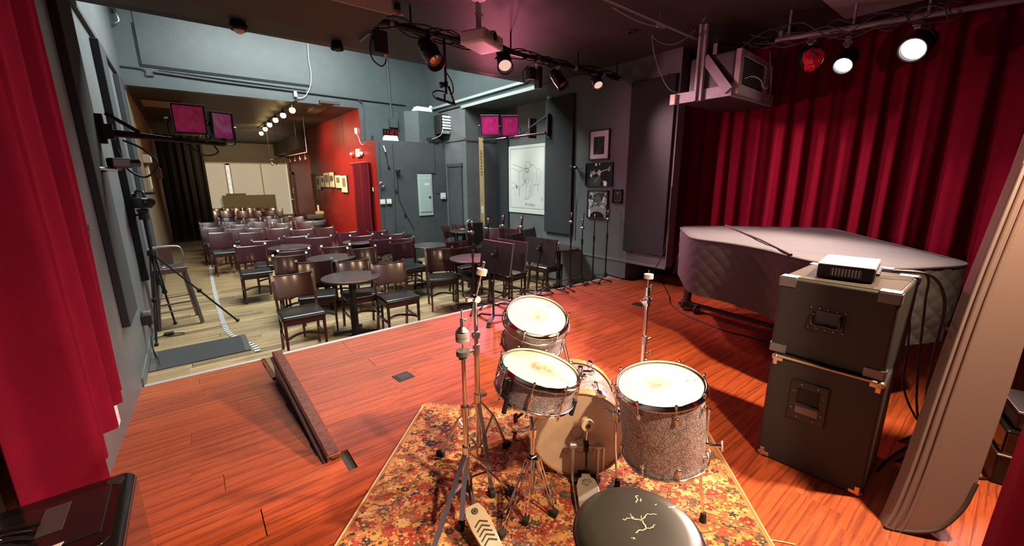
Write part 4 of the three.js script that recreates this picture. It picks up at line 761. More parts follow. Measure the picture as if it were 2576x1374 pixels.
// ================================================================== MUSIC STANDS, MIC STANDS
function musicStand(px, w, h, base, label) {
  // px: the four corners of the desk as seen; the desk stands upright over the base
  const b = onY(...base, S).setY(S), o = thing('music_stand', label, 'music stand', b);
  const W = q => { const d = dirOf(...q), s = (b.x * d.x + b.z * d.z) / (d.x * d.x + d.z * d.z); return d.multiplyScalar(s).add(camera.position).sub(o.position); };
  const tl = W(px[0]), tr = W(px[1]), br = W(px[2]), cen = tl.clone().add(br).multiplyScalar(.5); const t = .12, D = new THREE.Group(); D.name = 'desk_mount';
  // turn the desk about its post until its top edge runs as it shows
  let yaw = 0, best = 1e9; const wc = cen.clone().add(o.position), dx = px[1][0] - px[0][0], dy = px[1][1] - px[0][1];
  for (let a = -1.5; a <= .4; a += .02) { const p = k => wc.clone().add(V3(k * w / 2 * Math.cos(a), h / 2, -k * w / 2 * Math.sin(a))).project(camera), A = p(-1), B = p(1), e = Math.hypot((B.x - A.x) * IMW / 2 - dx, -(B.y - A.y) * IMH / 2 - dy); if (e < best) { best = e; yaw = a; } }
  if (globalThis.DBG) console.log('music stand', yaw, best);
  const rot = g => at(at(g, 0, 0, 0, -.16, 0, 0), cen.x, cen.y, cen.z, 0, yaw, 0), m = std(.012, .0115, .0125, .6);
  part('desk', [rb(w, h, .004, .001).translate(0, 0, 0)].map(rot), m, o);
  part('top_flange', [bx(-w / 2, w / 2, h / 2 - .002, h / 2 + .002, -.035, .002)].map(rot), std(.05, .046, .05, .4, .4), o);
  part('side_flange', [bx(w / 2 - .002, w / 2 + .001, -h / 2, h / 2, -.02, .002)].map(rot), m, o); part('side_flange', [bx(-w / 2 - .001, -w / 2 + .002, -h / 2, h / 2, -.02, .002)].map(rot), m, o);
  part('shelf', [bx(-w / 2, w / 2, -h / 2 - .003, -h / 2, -.065, .002), bx(-w / 2, w / 2, -h / 2, -h / 2 + .016, -.066, -.063)].map(rot), m, o);
  part('rib', [rb(.03, h * .8, .006, .002).translate(0, -.02, .006)].map(rot), m, o);
  part('swivel', [at(cyl(.022, .022, .03, 16), -.0, .03, .022, 1.57, 0, 0), at(rb(.05, .075, .016, .006), 0, .03, .012)].map(rot), M.blackMetal, o);
  part('swivel_knob', [at(cyl(.015, .015, .02, 16), -.0, .03, .042, 1.57, 0, 0)].map(rot), M.chromeDull, o);
  part('pole', [rod([0, .06, 0], [0, cen.y * .6, 0], .0125), rod([0, cen.y * .55, 0], [cen.x, cen.y + .01, cen.z + .01], .009)], M.blackMetal, o); part('pole_collar', [cyl(.017, .017, .05, 14).translate(0, cen.y * .6, 0)], M.blackMetal, o);
  for (let i = 0; i < 3; i++) { const a = i * 2.094 + .35; part('foot', [bar([0, .062, 0], [.2 * Math.cos(a), .034, .2 * Math.sin(a)], .04, .014), bar([.19 * Math.cos(a), .034, .19 * Math.sin(a)], [.24 * Math.cos(a), .004, .24 * Math.sin(a)], .042, .012)], M.blackMetal, o); }
  return o;
}
musicStand([[1212, 604], [1281, 616], [1280, 689]], .49, .33, [1242, 806], 'black music stand seen from behind, bent-tubing base beside the rack tom');
musicStand([[1243, 597], [1321, 609], [1320, 684]], .5, .33, [1288, 778], 'black music stand with its desk close behind another desk');
musicStand([[1320, 590], [1398, 602], [1395, 672]], .52, .33, [1350, 742], 'black music stand by itself before the wall alcove');
function micStand(base, top, label, opt = {}) {
  const b = onY(...base, S).setY(S), o = thing('microphone_stand', label, 'mic stand', b, 0, 'microphone stands along the stage edge'), H = Math.max(.35, heightAt(b, ...top) - S), k = opt.split ?? .52;
  part('lower_tube', [rod([0, .05, 0], [0, H * k + .1, 0], .0105)], M.blackMetal, o);
  part('clutch', [cyl(.017, .015, .09, 14).translate(0, H * k + .13, 0)], M.blackPlastic, o);
  part('upper_tube', [rod([0, H * k + .1, 0], [0, H - .05, 0], .0075)], M.blackMetal, o);
  part('tip', [cyl(.009, .009, .05, 12).translate(0, H - .025, 0)], M.chromeDull, o); part('tip_cap', [at(ball(.013, 12), 0, H, 0)], M.white, o);
  if (opt.boom) { const a = V3(0, H - .12, 0), e = V3(opt.boom[0], H + opt.boom[1], opt.boom[2]); part('boom', [rod(a.clone().lerp(e, -.25), e, .006)], M.blackMetal, o); part('boom_clamp', [at(cyl(.02, .02, .035, 14), 0, H - .12, 0, 1.57, .4, 0)], M.chromeDull, o); part('boom_knob', [rod([0, H - .12, 0], [-.055, H - .11, .02], .006), at(ball(.011, 8), -.06, H - .11, .02)], M.chromeDull, o); }
  part('hub', [cyl(.016, .034, .075, 14).translate(0, .10, 0), cyl(.02, .014, .03, 14).translate(0, .05, 0)], M.blackPlastic, o);
  for (let i = 0; i < 3; i++) { const a = i * 2.094 + (opt.a ?? .8), e = [.27 * Math.cos(a), .012, .27 * Math.sin(a)]; part('leg', [rod([.02 * Math.cos(a), .085, .02 * Math.sin(a)], e, .0075)], M.blackMetal, o); part('rubber_foot', [rod([e[0] * .88, .022, e[2] * .88], [e[0] * 1.06, .012, e[2] * 1.06], .011)], M.blackRubber, o); }
  return o;
}
const ML = n => `black tripod microphone stand with bare tip, ${n} from the photo wall`;
micStand([1193, 777], [1192, 558], 'tall black microphone stand next to the tilted cymbal rod', { boom: [.02, .02, .0], a: .2 });
micStand([1232, 764], [1233, 551], ML('ninth'), { a: 2.6 }); micStand([1268, 757], [1263, 544], ML('eighth'), { a: 1.2, boom: [.02, .03, .01] }); micStand([1312, 749], [1314, 548], ML('seventh'), { a: .5, boom: [.03, .03, 0] });
micStand([1378, 737], [1380, 640], 'short black microphone stand behind the rack tom', { split: .3 });
micStand([1403, 727], [1402, 612], 'low black microphone stand beside the single music stand', { split: .35, a: 1.4 });
micStand([1433, 718], [1437, 537], ML('fourth'), { a: .6, boom: [.01, .02, 0] }); micStand([1461, 714], [1467, 553], ML('third'), { a: .9, boom: [.0, .1, .02] }); micStand([1490, 710], [1495, 541], ML('second'), { a: .75 });
micStand([1522, 704], [1535, 531], 'tallest black microphone stand, touching the photo wall end of the stage edge', { a: .7, boom: [.03, .02, 0] });
// ================================================================== RIGHT WALL AND CLOSET
function wallBoxX(name, label, cat, q0, q1, xw, t, mat, dir = -1) { // box on a wall x = xw, between two opposite corner pixels
  const a = onX(...q0, xw), b = onX(...q1, xw), x1 = xw + dir * t;
  return solo(name, [bx(Math.min(xw, x1), Math.max(xw, x1), Math.min(a.y, b.y), Math.max(a.y, b.y), Math.min(a.z, b.z), Math.max(a.z, b.z))], mat, label, cat);
}
function feltPanel(label, z0, z1, y0, y1, xw, dir, t = .05) {
  const o = thing('acoustic_panel', label, 'acoustic panel', [xw, (y0 + y1) / 2, (z0 + z1) / 2]);
  part('fabric_face', [rb(t, y1 - y0, Math.abs(z1 - z0), .008).translate(dir * t / 2, 0, 0)], M.felt, o);
  each('clip', [y0, y1].flatMap(y => [z0, z1].map(z => rb(.012, .02, .03, .003).translate(dir * .006, y - (y0 + y1) / 2 + (y > (y0 + y1) / 2 ? .012 : -.012), (z - (z0 + z1) / 2) * .6))), M.blackMetal, o); return o;
}
feltPanel('tall charcoal felt panel between the photo wall and the red curtain', -3.70, -3.032, .806, 3.15, XR, -1);
feltPanel('tall charcoal felt panel between the line drawing and the framed photos', -5.44, -4.785, .93, 3.19, XR, -1);
{ const a = onX(1234, 345, XA), b = onX(1281, 345, XA), c = onX(1258, 590, XA); feltPanel('black felt panel in the alcove beside the cardboard box', a.z, b.z, Math.max(.3, c.y), a.y, XA, -1); }
// poster: line drawing of a pianist
{
  const a = onX(1279.5, 371, XA - .03), b = onX(1373, 540, XA - .03), w = Math.abs(a.z - b.z), y1 = (onX(1279.5, 371, XA - .03).y + onX(1373, 357.5, XA - .03).y) / 2, y0 = (onX(1285.6, 534, XA - .03).y + b.y) / 2, h = y1 - y0;
  const t = canvasTex(800, 1024, (g, W, H) => {
    g.fillStyle = '#cfd2ca'; g.fillRect(0, 0, W, H); g.strokeStyle = '#2a2c2c'; g.lineCap = 'round'; g.lineJoin = 'round'; g.lineWidth = 5; g.strokeRect(36, 42, W - 72, H - 116);
    const L = (w, ...p) => { g.lineWidth = w; g.beginPath(); g.moveTo(p[0], p[1]); for (let i = 2; i < p.length; i += 2) g.lineTo(p[i], p[i + 1]); g.stroke(); }, Q = (w, p) => { g.lineWidth = w; g.beginPath(); g.moveTo(p[0], p[1]); for (let i = 2; i < p.length; i += 4) g.quadraticCurveTo(p[i], p[i + 1], p[i + 2], p[i + 3]); g.stroke(); };
    g.strokeStyle = '#555855'; L(5, 90, 270, 360, 350); L(4, 50, 325, 235, 385); L(4, 235, 385, 360, 352); L(4, 235, 385, 235, 600); L(4, 345, 390, 345, 570); L(4, 60, 545, 230, 620); L(4, 235, 622, 365, 575); L(5, 232, 625, 238, 770); L(4, 252, 620, 250, 770); Q(4, [60, 640, 130, 655, 180, 600]); for (let i = 0; i < 5; i++) L(5, 165 + i * 6, 600, 172 + i * 7, 650);
    Q(5, [372, 330, 350, 250, 420, 240, 480, 250, 476, 300]); Q(4, [470, 280, 500, 290, 480, 330]); L(6, 372, 330, 378, 360); g.lineWidth = 7; for (const x of [395, 432]) { g.beginPath(); g.ellipse(x, 345, 13, 11, 0, 0, 6.3); g.stroke(); } Q(10, [380, 370, 385, 400, 425, 398, 450, 390, 452, 365]);
    Q(4, [478, 300, 590, 280, 620, 420, 640, 560, 560, 590]); Q(4, [520, 300, 480, 330, 470, 345]); Q(4, [610, 350, 690, 350, 690, 430, 670, 560, 650, 590]); L(5, 545, 600, 660, 585); L(5, 640, 600, 640, 690); Q(4, [365, 545, 370, 480, 440, 500, 470, 530, 420, 590]); for (let i = 0; i < 4; i++) Q(4, [362 + i * 8, 520, 350 + i * 10, 545, 366 + i * 12, 565]); Q(4, [480, 510, 540, 500, 520, 580, 480, 650, 470, 720]); L(4, 400, 560, 395, 760); L(4, 470, 600, 455, 770); L(4, 505, 640, 500, 720); L(4, 545, 600, 540, 715); L(4, 470, 720, 540, 735); Q(5, [395, 760, 350, 800, 360, 815, 440, 820, 520, 745]); Q(4, [380, 800, 430, 790, 460, 745]);
    g.fillStyle = '#3c403e'; g.font = 'italic 60px serif'; g.save(); g.translate(360, 905); g.rotate(.05); g.fillText('Bradley', 0, 0); g.restore(); L(4, 720, 760, 735, 800); Q(4, [700, 800, 740, 790, 730, 830]); L(4, 715, 790, 705, 835);
  });
  const o = thing('poster', 'tall white poster with ink line drawing of a pianist and name below', 'poster', [XA, (y0 + y1) / 2, (a.z + b.z) / 2]);
  part('board', [bx(-.03, 0, -h / 2, h / 2, -w / 2, w / 2)], M.cream, o); part('print', [plane(w - .01, h - .01).rotateY(-Math.PI / 2).translate(-.0312, 0, 0)], picMat(t, .55), o);
}
// framed pictures on the photo wall
function framedX(name, label, q0, q1, xw, draw, frameC, mat, fw = .018) {
  const a = onX(...q0, xw), b = onX(...q1, xw), w = Math.abs(a.z - b.z), h = Math.abs(a.y - b.y), o = thing(name, label, 'picture', [xw, (a.y + b.y) / 2, (a.z + b.z) / 2]);
  part('frame', [bx(-.03, 0, h / 2 - fw, h / 2, -w / 2, w / 2), bx(-.03, 0, -h / 2, -h / 2 + fw, -w / 2, w / 2), bx(-.03, 0, -h / 2, h / 2, -w / 2, -w / 2 + fw), bx(-.03, 0, -h / 2, h / 2, w / 2 - fw, w / 2), bx(-.006, 0, -h / 2, h / 2, -w / 2, w / 2)], frameC, o);
  part('print', [plane(w - fw * 1.9, h - fw * 1.9).rotateY(-Math.PI / 2).translate(-.018, 0, 0)], picMat(canvasTex(256, Math.round(256 * h / w), draw), .3), o); return o;
}
const oval = (g, c, x, y, rx, ry, r = 0) => { g.fillStyle = c; g.beginPath(); g.ellipse(x, y, rx, ry, r, 0, 6.2832); g.fill(); };
framedX('framed_photo', 'black framed colour photo with wide white mat, topmost on the photo wall', [1485.5, 330], [1533.5, 401], XR, (g, W, H) => { g.fillStyle = '#e4dfe4'; g.fillRect(0, 0, W, H); g.fillStyle = '#0d1016'; g.fillRect(W * .2, H * .2, W * .58, H * .64); g.fillStyle = '#1b2a3c'; g.fillRect(W * .4, H * .22, W * .36, H * .34); oval(g, '#0a0d12', W * .6, H * .38, 26, 22); oval(g, '#4a3430', W * .52, H * .55, 11, 15); oval(g, '#3a2a2c', W * .5, H * .72, 30, 38, .3); oval(g, '#70343a', W * .35, H * .79, 26, 8); }, M.blackPlastic);
framedX('photo_print', 'unframed black and white print of a trumpet player on the photo wall', [1476.5, 411], [1541.5, 469], XR, (g, W, H) => { g.fillStyle = '#0a0a0a'; g.fillRect(0, 0, W, H); oval(g, '#2c2c2c', 62, 190, 62, 90, .1); oval(g, '#404040', 80, 150, 40, 48, -.4); oval(g, '#5c5c5c', 112, 122, 44, 15, -.75); oval(g, '#474747', 130, 150, 40, 13, -.9); oval(g, '#6f6f6f', 66, 62, 25, 31, -.1); oval(g, '#a8a8a8', 76, 66, 12, 20, -.1); oval(g, '#151515', 56, 40, 27, 20, -.3); oval(g, '#0e0e0e', 78, 56, 11, 4, -.2); oval(g, '#d5d5d5', 52, 92, 10, 14); oval(g, '#b9b9b9', 132, 72, 16, 22); g.strokeStyle = '#bdbdbd'; g.lineWidth = 7; g.beginPath(); g.moveTo(85, 80); g.lineTo(225, 45); g.stroke(); oval(g, '#9f9f9f', 225, 46, 10, 20, .3); oval(g, '#e8e8e8', 98, 10, 10, 12); oval(g, '#dcdcdc', 132, 8, 7, 8); oval(g, '#efefef', 192, 155, 17, 22); oval(g, '#cfcfcf', 178, 140, 8, 8); oval(g, '#888', 205, 222, 14, 8); g.fillStyle = '#777'; g.fillRect(140, 165, 6, 60); }, M.blackPlastic, null, .004);
framedX('framed_photo', 'black framed black and white portrait of a woman with bare shoulders', [1480.5, 478], [1529, 552], XR, (g, W, H) => { g.fillStyle = '#777'; g.fillRect(0, 0, W, H); for (let i = 0; i < 70; i++) oval(g, ['#222', '#bbb', '#eee', '#555', '#999'][(rnd() * 5) | 0], rnd() * W, rnd() * H * .8, rr(6, 20), rr(6, 18)); oval(g, '#3a3a3a', W * .55, H * .24, 60, 48, -.3); oval(g, '#5b5b5b', W * .5, H * .36, 44, 62, .1); oval(g, '#d8d8d8', W * .42, H * .47, 12, 6, -.3); oval(g, '#222', W * .34, H * .33, 9, 4); oval(g, '#222', W * .52, H * .35, 9, 4); oval(g, '#4f4f4f', W * .55, H * .56, 26, 34); oval(g, '#8a8a8a', W * .5, H * .78, 105, 62); oval(g, '#151515', W * .5, H * .96, 92, 52); g.fillStyle = '#ddd'; g.fillRect(0, H * .7, 34, H * .3); }, M.blackPlastic);
framedX('award_plaque', 'small black plaque with thin gold border beside the portrait', [1543.5, 476.5], [1566, 512], XR, (g, W, H) => { g.fillStyle = '#0b0b0b'; g.fillRect(0, 0, W, H); g.strokeStyle = '#7c6a35'; g.lineWidth = 12; g.strokeRect(34, 34, W - 68, H - 68); oval(g, '#8d8160', W / 2, H * .24, 26, 26); g.fillStyle = '#5d5a48'; for (const [y, w] of [[.42, 90], [.56, 50], [.64, 60], [.74, 70]]) g.fillRect(W / 2 - w / 2, H * y, w, 8); }, M.blackGloss, null, .02);
// cardboard box of backdrop paper standing in the alcove corner
{
  const b = V3(5.42, 0, ZA + .14), yt = heightAt(b, 1222, 346), t = canvasTex(128, 2048, (g, W, H) => { g.fillStyle = '#9a7f55'; g.fillRect(0, 0, W, H); for (let i = 0; i < 900; i++) { g.fillStyle = rnd() > .5 ? '#a2885e' : '#90764c'; g.fillRect(0, rnd() * H, W, 1); } g.save(); g.translate(94, 620); g.rotate(-Math.PI / 2); g.fillStyle = '#2a2018'; g.font = 'bold 84px sans-serif'; g.fillText('SETPAPER!', 0, 0); g.restore(); g.strokeStyle = '#8a3a22'; g.lineWidth = 6; g.beginPath(); g.arc(64, 1010, 26, 0, 6.3); g.stroke(); g.fillStyle = '#b5b4ac'; g.fillRect(30, 1120, 70, 120); });
  const o = thing('cardboard_box', 'tall narrow cardboard box lettered SETPAPER standing in the alcove', 'box', b, -.6), W = .10; part('carton', [bx(-W / 2, W / 2, 0, yt, -W / 2, W / 2)], std(.34, .23, .11, .85), o);
  part('print', [plane(W, yt).translate(0, yt / 2, W / 2 + .0008)], picMat(t, .85), o);
}
// pair of magenta gelled flood lights on an arm in the alcove
const gelTex = tex(256, 256, (x, y) => { const u = x / 256, v = y / 256, n = vnoise(u * 4, v * 4) * .6 + vnoise(u * 11 + v * 3, v * 9) * .4, r = Math.abs(Math.sin(u * 7 + n * 5)) * .12; return [178 + n * 40 + r * 90, 64 + n * 34 + r * 110, 124 + n * 34 + r * 90]; });
function gelLamp(o, c, w, h, dir, tintK, tint = lin(.62, .30, .62)) {
  const basis = new THREE.Object3D(); basis.position.copy(c); basis.lookAt(c.clone().add(dir)); basis.updateMatrix(); const T = g => g.applyMatrix4(basis.matrix);
  const hd = part('lamp_head', [T(bx(-w / 2, w / 2, -h / 2, h / 2, -.10, -.012))], M.blackMetal, o);
  part('gel_frame', [T(bx(-w / 2 - .008, w / 2 + .008, h / 2 - .004, h / 2 + .008, -.015, .012)), T(bx(-w / 2 - .008, w / 2 + .008, -h / 2 - .008, -h / 2 + .004, -.015, .012)), T(bx(-w / 2 - .008, -w / 2 + .004, -h / 2, h / 2, -.015, .012)), T(bx(w / 2 - .004, w / 2 + .008, -h / 2, h / 2, -.015, .012))], M.blackMetal, hd);
  part('top_edge', [T(bx(-w / 2 - .01, w / 2 + .01, h / 2 + .008, h / 2 + .013, -.02, .014))], std(.6, .58, .6, .4, .3), hd);
  const g = new THREE.MeshStandardMaterial({ color: lin(.5, .12, .3), map: gelTex, roughness: .25, emissive: tint, emissiveMap: gelTex, emissiveIntensity: tintK });
  part('gel', [T(sheet(10, 10, (u, v) => [(u - .5) * w, (v - .5) * h, .004 * (vnoise(u * 4, v * 4) - .3), u, v], .001, [0, 0, -1]))], g, hd);
  part('yoke', [T(tube([[-w / 2 - .006, 0, -.05], [-w / 2 - .03, 0, -.05], [-w / 2 - .03, -h / 2 - .04, -.05], [0, -h / 2 - .05, -.05], [w / 2 + .03, -h / 2 - .04, -.05], [w / 2 + .03, 0, -.05], [w / 2 + .006, 0, -.05]], .006, 50))], M.blackMetal, hd); part('yoke_knob', [T(rod([-w / 2 - .03, 0, -.05], [-w / 2 - .06, 0, -.05], .008))], M.chromeDull, hd); part('yoke_knob', [T(rod([w / 2 + .03, 0, -.05], [w / 2 + .06, 0, -.05], .008))], M.chromeDull, hd);
  return hd;
}
const STAGEC = V3(2.2, .5, -1.4);
{
  const xw = 4.95, A = onX(1232, 315, xw), B = onX(1282, 317, xw), yArm = onX(1300, 344, xw).y, e = onX(1372, 346, xw), s = onX(1215, 342, xw);
  const o = thing('gelled_flood_lights', 'two black flood lights with magenta gels on one wall arm in the alcove', 'stage light', [xw, yArm, A.z]); o.updateMatrixWorld(true);
  const L = p => p.clone().sub(o.position);
  gelLamp(o, L(A), .345, .36, V3(-.62, -.05, .78), .15); gelLamp(o, L(B), .31, .35, V3(-.62, -.05, .78), .15);
  part('arm', [rod(L(V3(xw, yArm, s.z)), L(V3(xw, yArm, e.z)), .02), rod(L(V3(xw, yArm + .005, s.z + .3)), L(V3(xw + .13, yArm + .0, e.z)), .012)], M.blackMetal, o);
  part('bracket', [at(rb(.18, .36, .05, .01), xw + .12 - xw, .13, e.z - A.z, 0, 0, 0), bar(L(V3(xw, yArm, e.z - .75)), L(V3(xw + .1, yArm + .32, e.z)), .03, .03)], M.blackMetal, o);
  part('bracket', [at(rb(.16, .34, .05, .01), .1, .12, e.z - A.z - .45)], M.blackMetal, o);
  for (const P of [A, B]) { spotLight(lin(1, .22, .34), 30, P.clone().add(V3(-.05, 0, .06)), STAGEC, .72, 1, 6); }
}
// small camera on a bracket by the felt panel
{ const c = onX(1440, 422, XR - .12), o = thing('wall_camera', 'small black camera on a bracket between felt panel and photo print', 'camera', c); part('body', [rb(.09, .06, .075, .012)], M.blackPlastic, o); part('lens', [at(cyl(.022, .026, .05, 16), -.0, 0, .06, 1.57, 0, 0)], M.blackGloss, o); part('bracket', [rod([0, 0, 0], [.12, .0, 0], .012), rod([0, -.02, 0], [.02, -.01, .2], .008)], M.blackMetal, o); part('lead', [tube([[.02, -.03, 0], [.05, -.12, .03], [.06, -.25, .02], [.11, -.6, 0], [.115, -1.2, 0]], .004, 40)], M.cable, o); }
// ---- closet front
const onC = (px, py) => onZ(px, py, ZC);
function wallBoxZ(name, label, cat, q0, q1, zw, t, mat) { const a = onZ(...q0, zw), b = onZ(...q1, zw); return solo(name, [bx(Math.min(a.x, b.x), Math.max(a.x, b.x), Math.min(a.y, b.y), Math.max(a.y, b.y), zw, zw + t)], mat, label, cat); }
{
  const a = onC(1049, 438), b = onC(1090, 541), w = b.x - a.x, h = a.y - b.y, o = thing('breaker_panel', 'pale green metal breaker panel with closed door on the grey closet', 'breaker panel', [(a.x + b.x) / 2, (a.y + b.y) / 2, ZC]), m = std(.36, .44, .42, .42, .1);
  part('cover', [rb(w, h, .02, .004).translate(0, 0, .01)], m, o); part('door', [rb(w * .8, h * .82, .012, .003).translate(0, .0, .025)], m, o); part('latch', [rb(.05, .04, .012, .003).translate(w * .27, -.05, .036)], M.blackPlastic, o); part('directory_card', [plane(w * .35, .05).translate(.04, h * .26, .0318)], std(.55, .6, .58, .6), o);
}
wallBoxZ('plywood_board', 'grey painted plywood board above the breaker panel', 'board', [1047, 358], [1094, 436], ZC, .018, closet.material);
wallBoxZ('access_panel', 'grey painted access panel right of the breaker panel', 'panel', [1096, 440], [1122, 486], ZC, .012, closet.material);
for (const [q, lb] of [[[962, 508], 'white square outlet box on the closet beside the red corner'], [[978, 507], 'white outlet box next to another on the grey closet']]) { const p = onC(...q), o = thing('outlet_box', lb, 'outlet', [p.x, p.y, ZC]); part('box', [rb(.11, .11, .04, .006).translate(0, 0, .02)], std(.5, .53, .52, .5), o); for (const dx of [-.022, .022]) part('socket', [rb(.026, .06, .006, .002).translate(dx, 0, .042)], M.white, o); }
{ const p = onC(1114, 493), o = thing('light_switch', 'white twin light switch beside the breaker panel', 'switch', [p.x, p.y, ZC]); part('box', [rb(.13, .15, .045, .006).translate(0, 0, .022)], std(.5, .54, .53, .5), o); for (const dx of [-.022, .022]) part('rocker', [rb(.028, .07, .008, .002).translate(dx, 0, .048)], M.white, o); }
{ const a = onX(1128, 415, XR), b = onX(1166, 560, XR), d = struct('door_1', [bx(XR - .03, XR, .0, a.y - .05, a.z + .05, onX(1165, 470, XR).z - .05)], closet.material), z0 = a.z, z1 = onX(1165, 470, XR).z; part('door_frame', [bx(XR - .045, XR, 0, a.y, z0, z0 + .05), bx(XR - .045, XR, 0, a.y, z1 - .05, z1), bx(XR - .05, XR, a.y - .05, a.y + .02, z0 - .02, z1 + .02)], closet.material, d); each('hinge', [.4, 1.1, 1.8].map(y => bx(XR - .055, XR - .04, y, y + .08, z1 - .07, z1 - .05)), M.chromeDull, d); }
struct('trim_6', [bx(XR - .025, XR, onX(1140, 354, XR).y - .02, onX(1140, 354, XR).y + .02, ZC, ZA), bx(XR, XA, onX(1172, 351, XR).y - .02, onX(1172, 351, XR).y + .02, ZA, ZA + .02)], M.wall);
// conduits on closet and far wall
const cond = (name, lb, pts, r, m) => tag(part(numbered(name), [tube(pts, r, pts.length * 12, 8)], m, scene), lb, 'conduit');
{
  const W = (x, y, d = .03) => { const p = onZ(x, y, ZH); return [p.x, p.y, ZH + d]; }, CN = (x, y, d = .02) => { const p = onC(x, y); return [p.x, p.y, ZC + d]; };
  cond('conduit', 'long grey conduit running above the wide opening', [W(388, 181), W(560, 206), W(740, 229), W(905, 250), W(1018, 264)], .022, M.wallGreen);
  cond('conduit', 'thinner grey conduit just above the long conduit', [W(398, 177), W(560, 199), W(770, 227)], .012, M.wallGreen);
  cond('conduit', 'short dark conduit stepped at the left wall end', [W(300, 166), W(366, 178), W(368, 190), W(388, 192)], .010, std(.03, .035, .04, .5));
  cond('conduit', 'vertical grey conduit down the far wall to a junction box', [W(970, 128), W(976, 200), W(981, 262), W(985, 300)], .018, M.wallGreen);
  cond('conduit', 'thin conduit bending down beside the opening corner', [W(900, 252), W(912, 262), W(914, 300), W(916, 350)], .012, M.wallGreen);
  cond('conduit', 'thin grey pipe down the closet corner beside the red wall', [CN(951, 356), CN(953, 430), CN(957, 505)], .012, closet.material);
  cond('conduit', 'grey pipe down the closet between outlets and breaker panel', [CN(984, 360), CN(989, 460), CN(993, 580)], .012, closet.material);
  cond('conduit', 'pair bracket pipe below the outlet boxes', [CN(963, 516), CN(966, 590)], .008, closet.material);
  const jb = onZ(987, 312, ZH); solo('junction_box', [bx(jb.x - .1, jb.x + .1, jb.y - .09, jb.y + .12, ZH, ZH + .1)], M.wallGreen, 'grey junction box on the far wall above the red clock', 'junction box');
  // black cable with small camera
  const c0 = onC(998, 430), o = thing('wall_camera', 'tiny black camera on the closet with cable trailing down', 'camera', [c0.x, c0.y, ZC]); part('body', [rb(.08, .07, .08, .015).translate(0, 0, .06)], M.blackPlastic, o); part('lens', [at(cyl(.02, .024, .04, 14), .02, 0, .11, 1.57, 0, 0)], M.blackGloss, o);
  part('lead', [tube([[998, 438], [1000, 470], [1003, 500], [1012, 520], [1024, 545], [1040, 575]].map(q => { const p = onC(...q); return V3(p.x - c0.x, p.y - c0.y, .015); }), .007, 50)], M.cable, o); for (const q of [[996, 480], [1018, 541]]) { const p = onC(...q); part('lead_connector', [rb(.035, .06, .03, .008).translate(p.x - c0.x, p.y - c0.y, .02)], M.blackPlastic, o); }
  const hs = onC(966, 375), hp = thing('handset', 'pale handset hanging on a cord on the grey closet', 'handset', [hs.x, hs.y, ZC]); part('body', [at(rb(.035, .14, .03, .01), 0, 0, .03, 0, 0, .3)], std(.35, .38, .37, .5), hp); part('cord', [tube([[.02, -.07, .03], [.04, -.2, .02], [.06, -.36, .02]], .008, 20)], M.cable, hp); part('plug', [rb(.05, .05, .03, .008).translate(.07, -.38, .02)], M.blackPlastic, hp);
  const vl = onC(959, 464); solo('valve', [at(torus(.05, .012, 24, 8), vl.x, vl.y, ZC + .05, 1.57, 0, 0)], M.chromeDull, 'small round valve wheel on the closet corner pipe', 'valve');
}
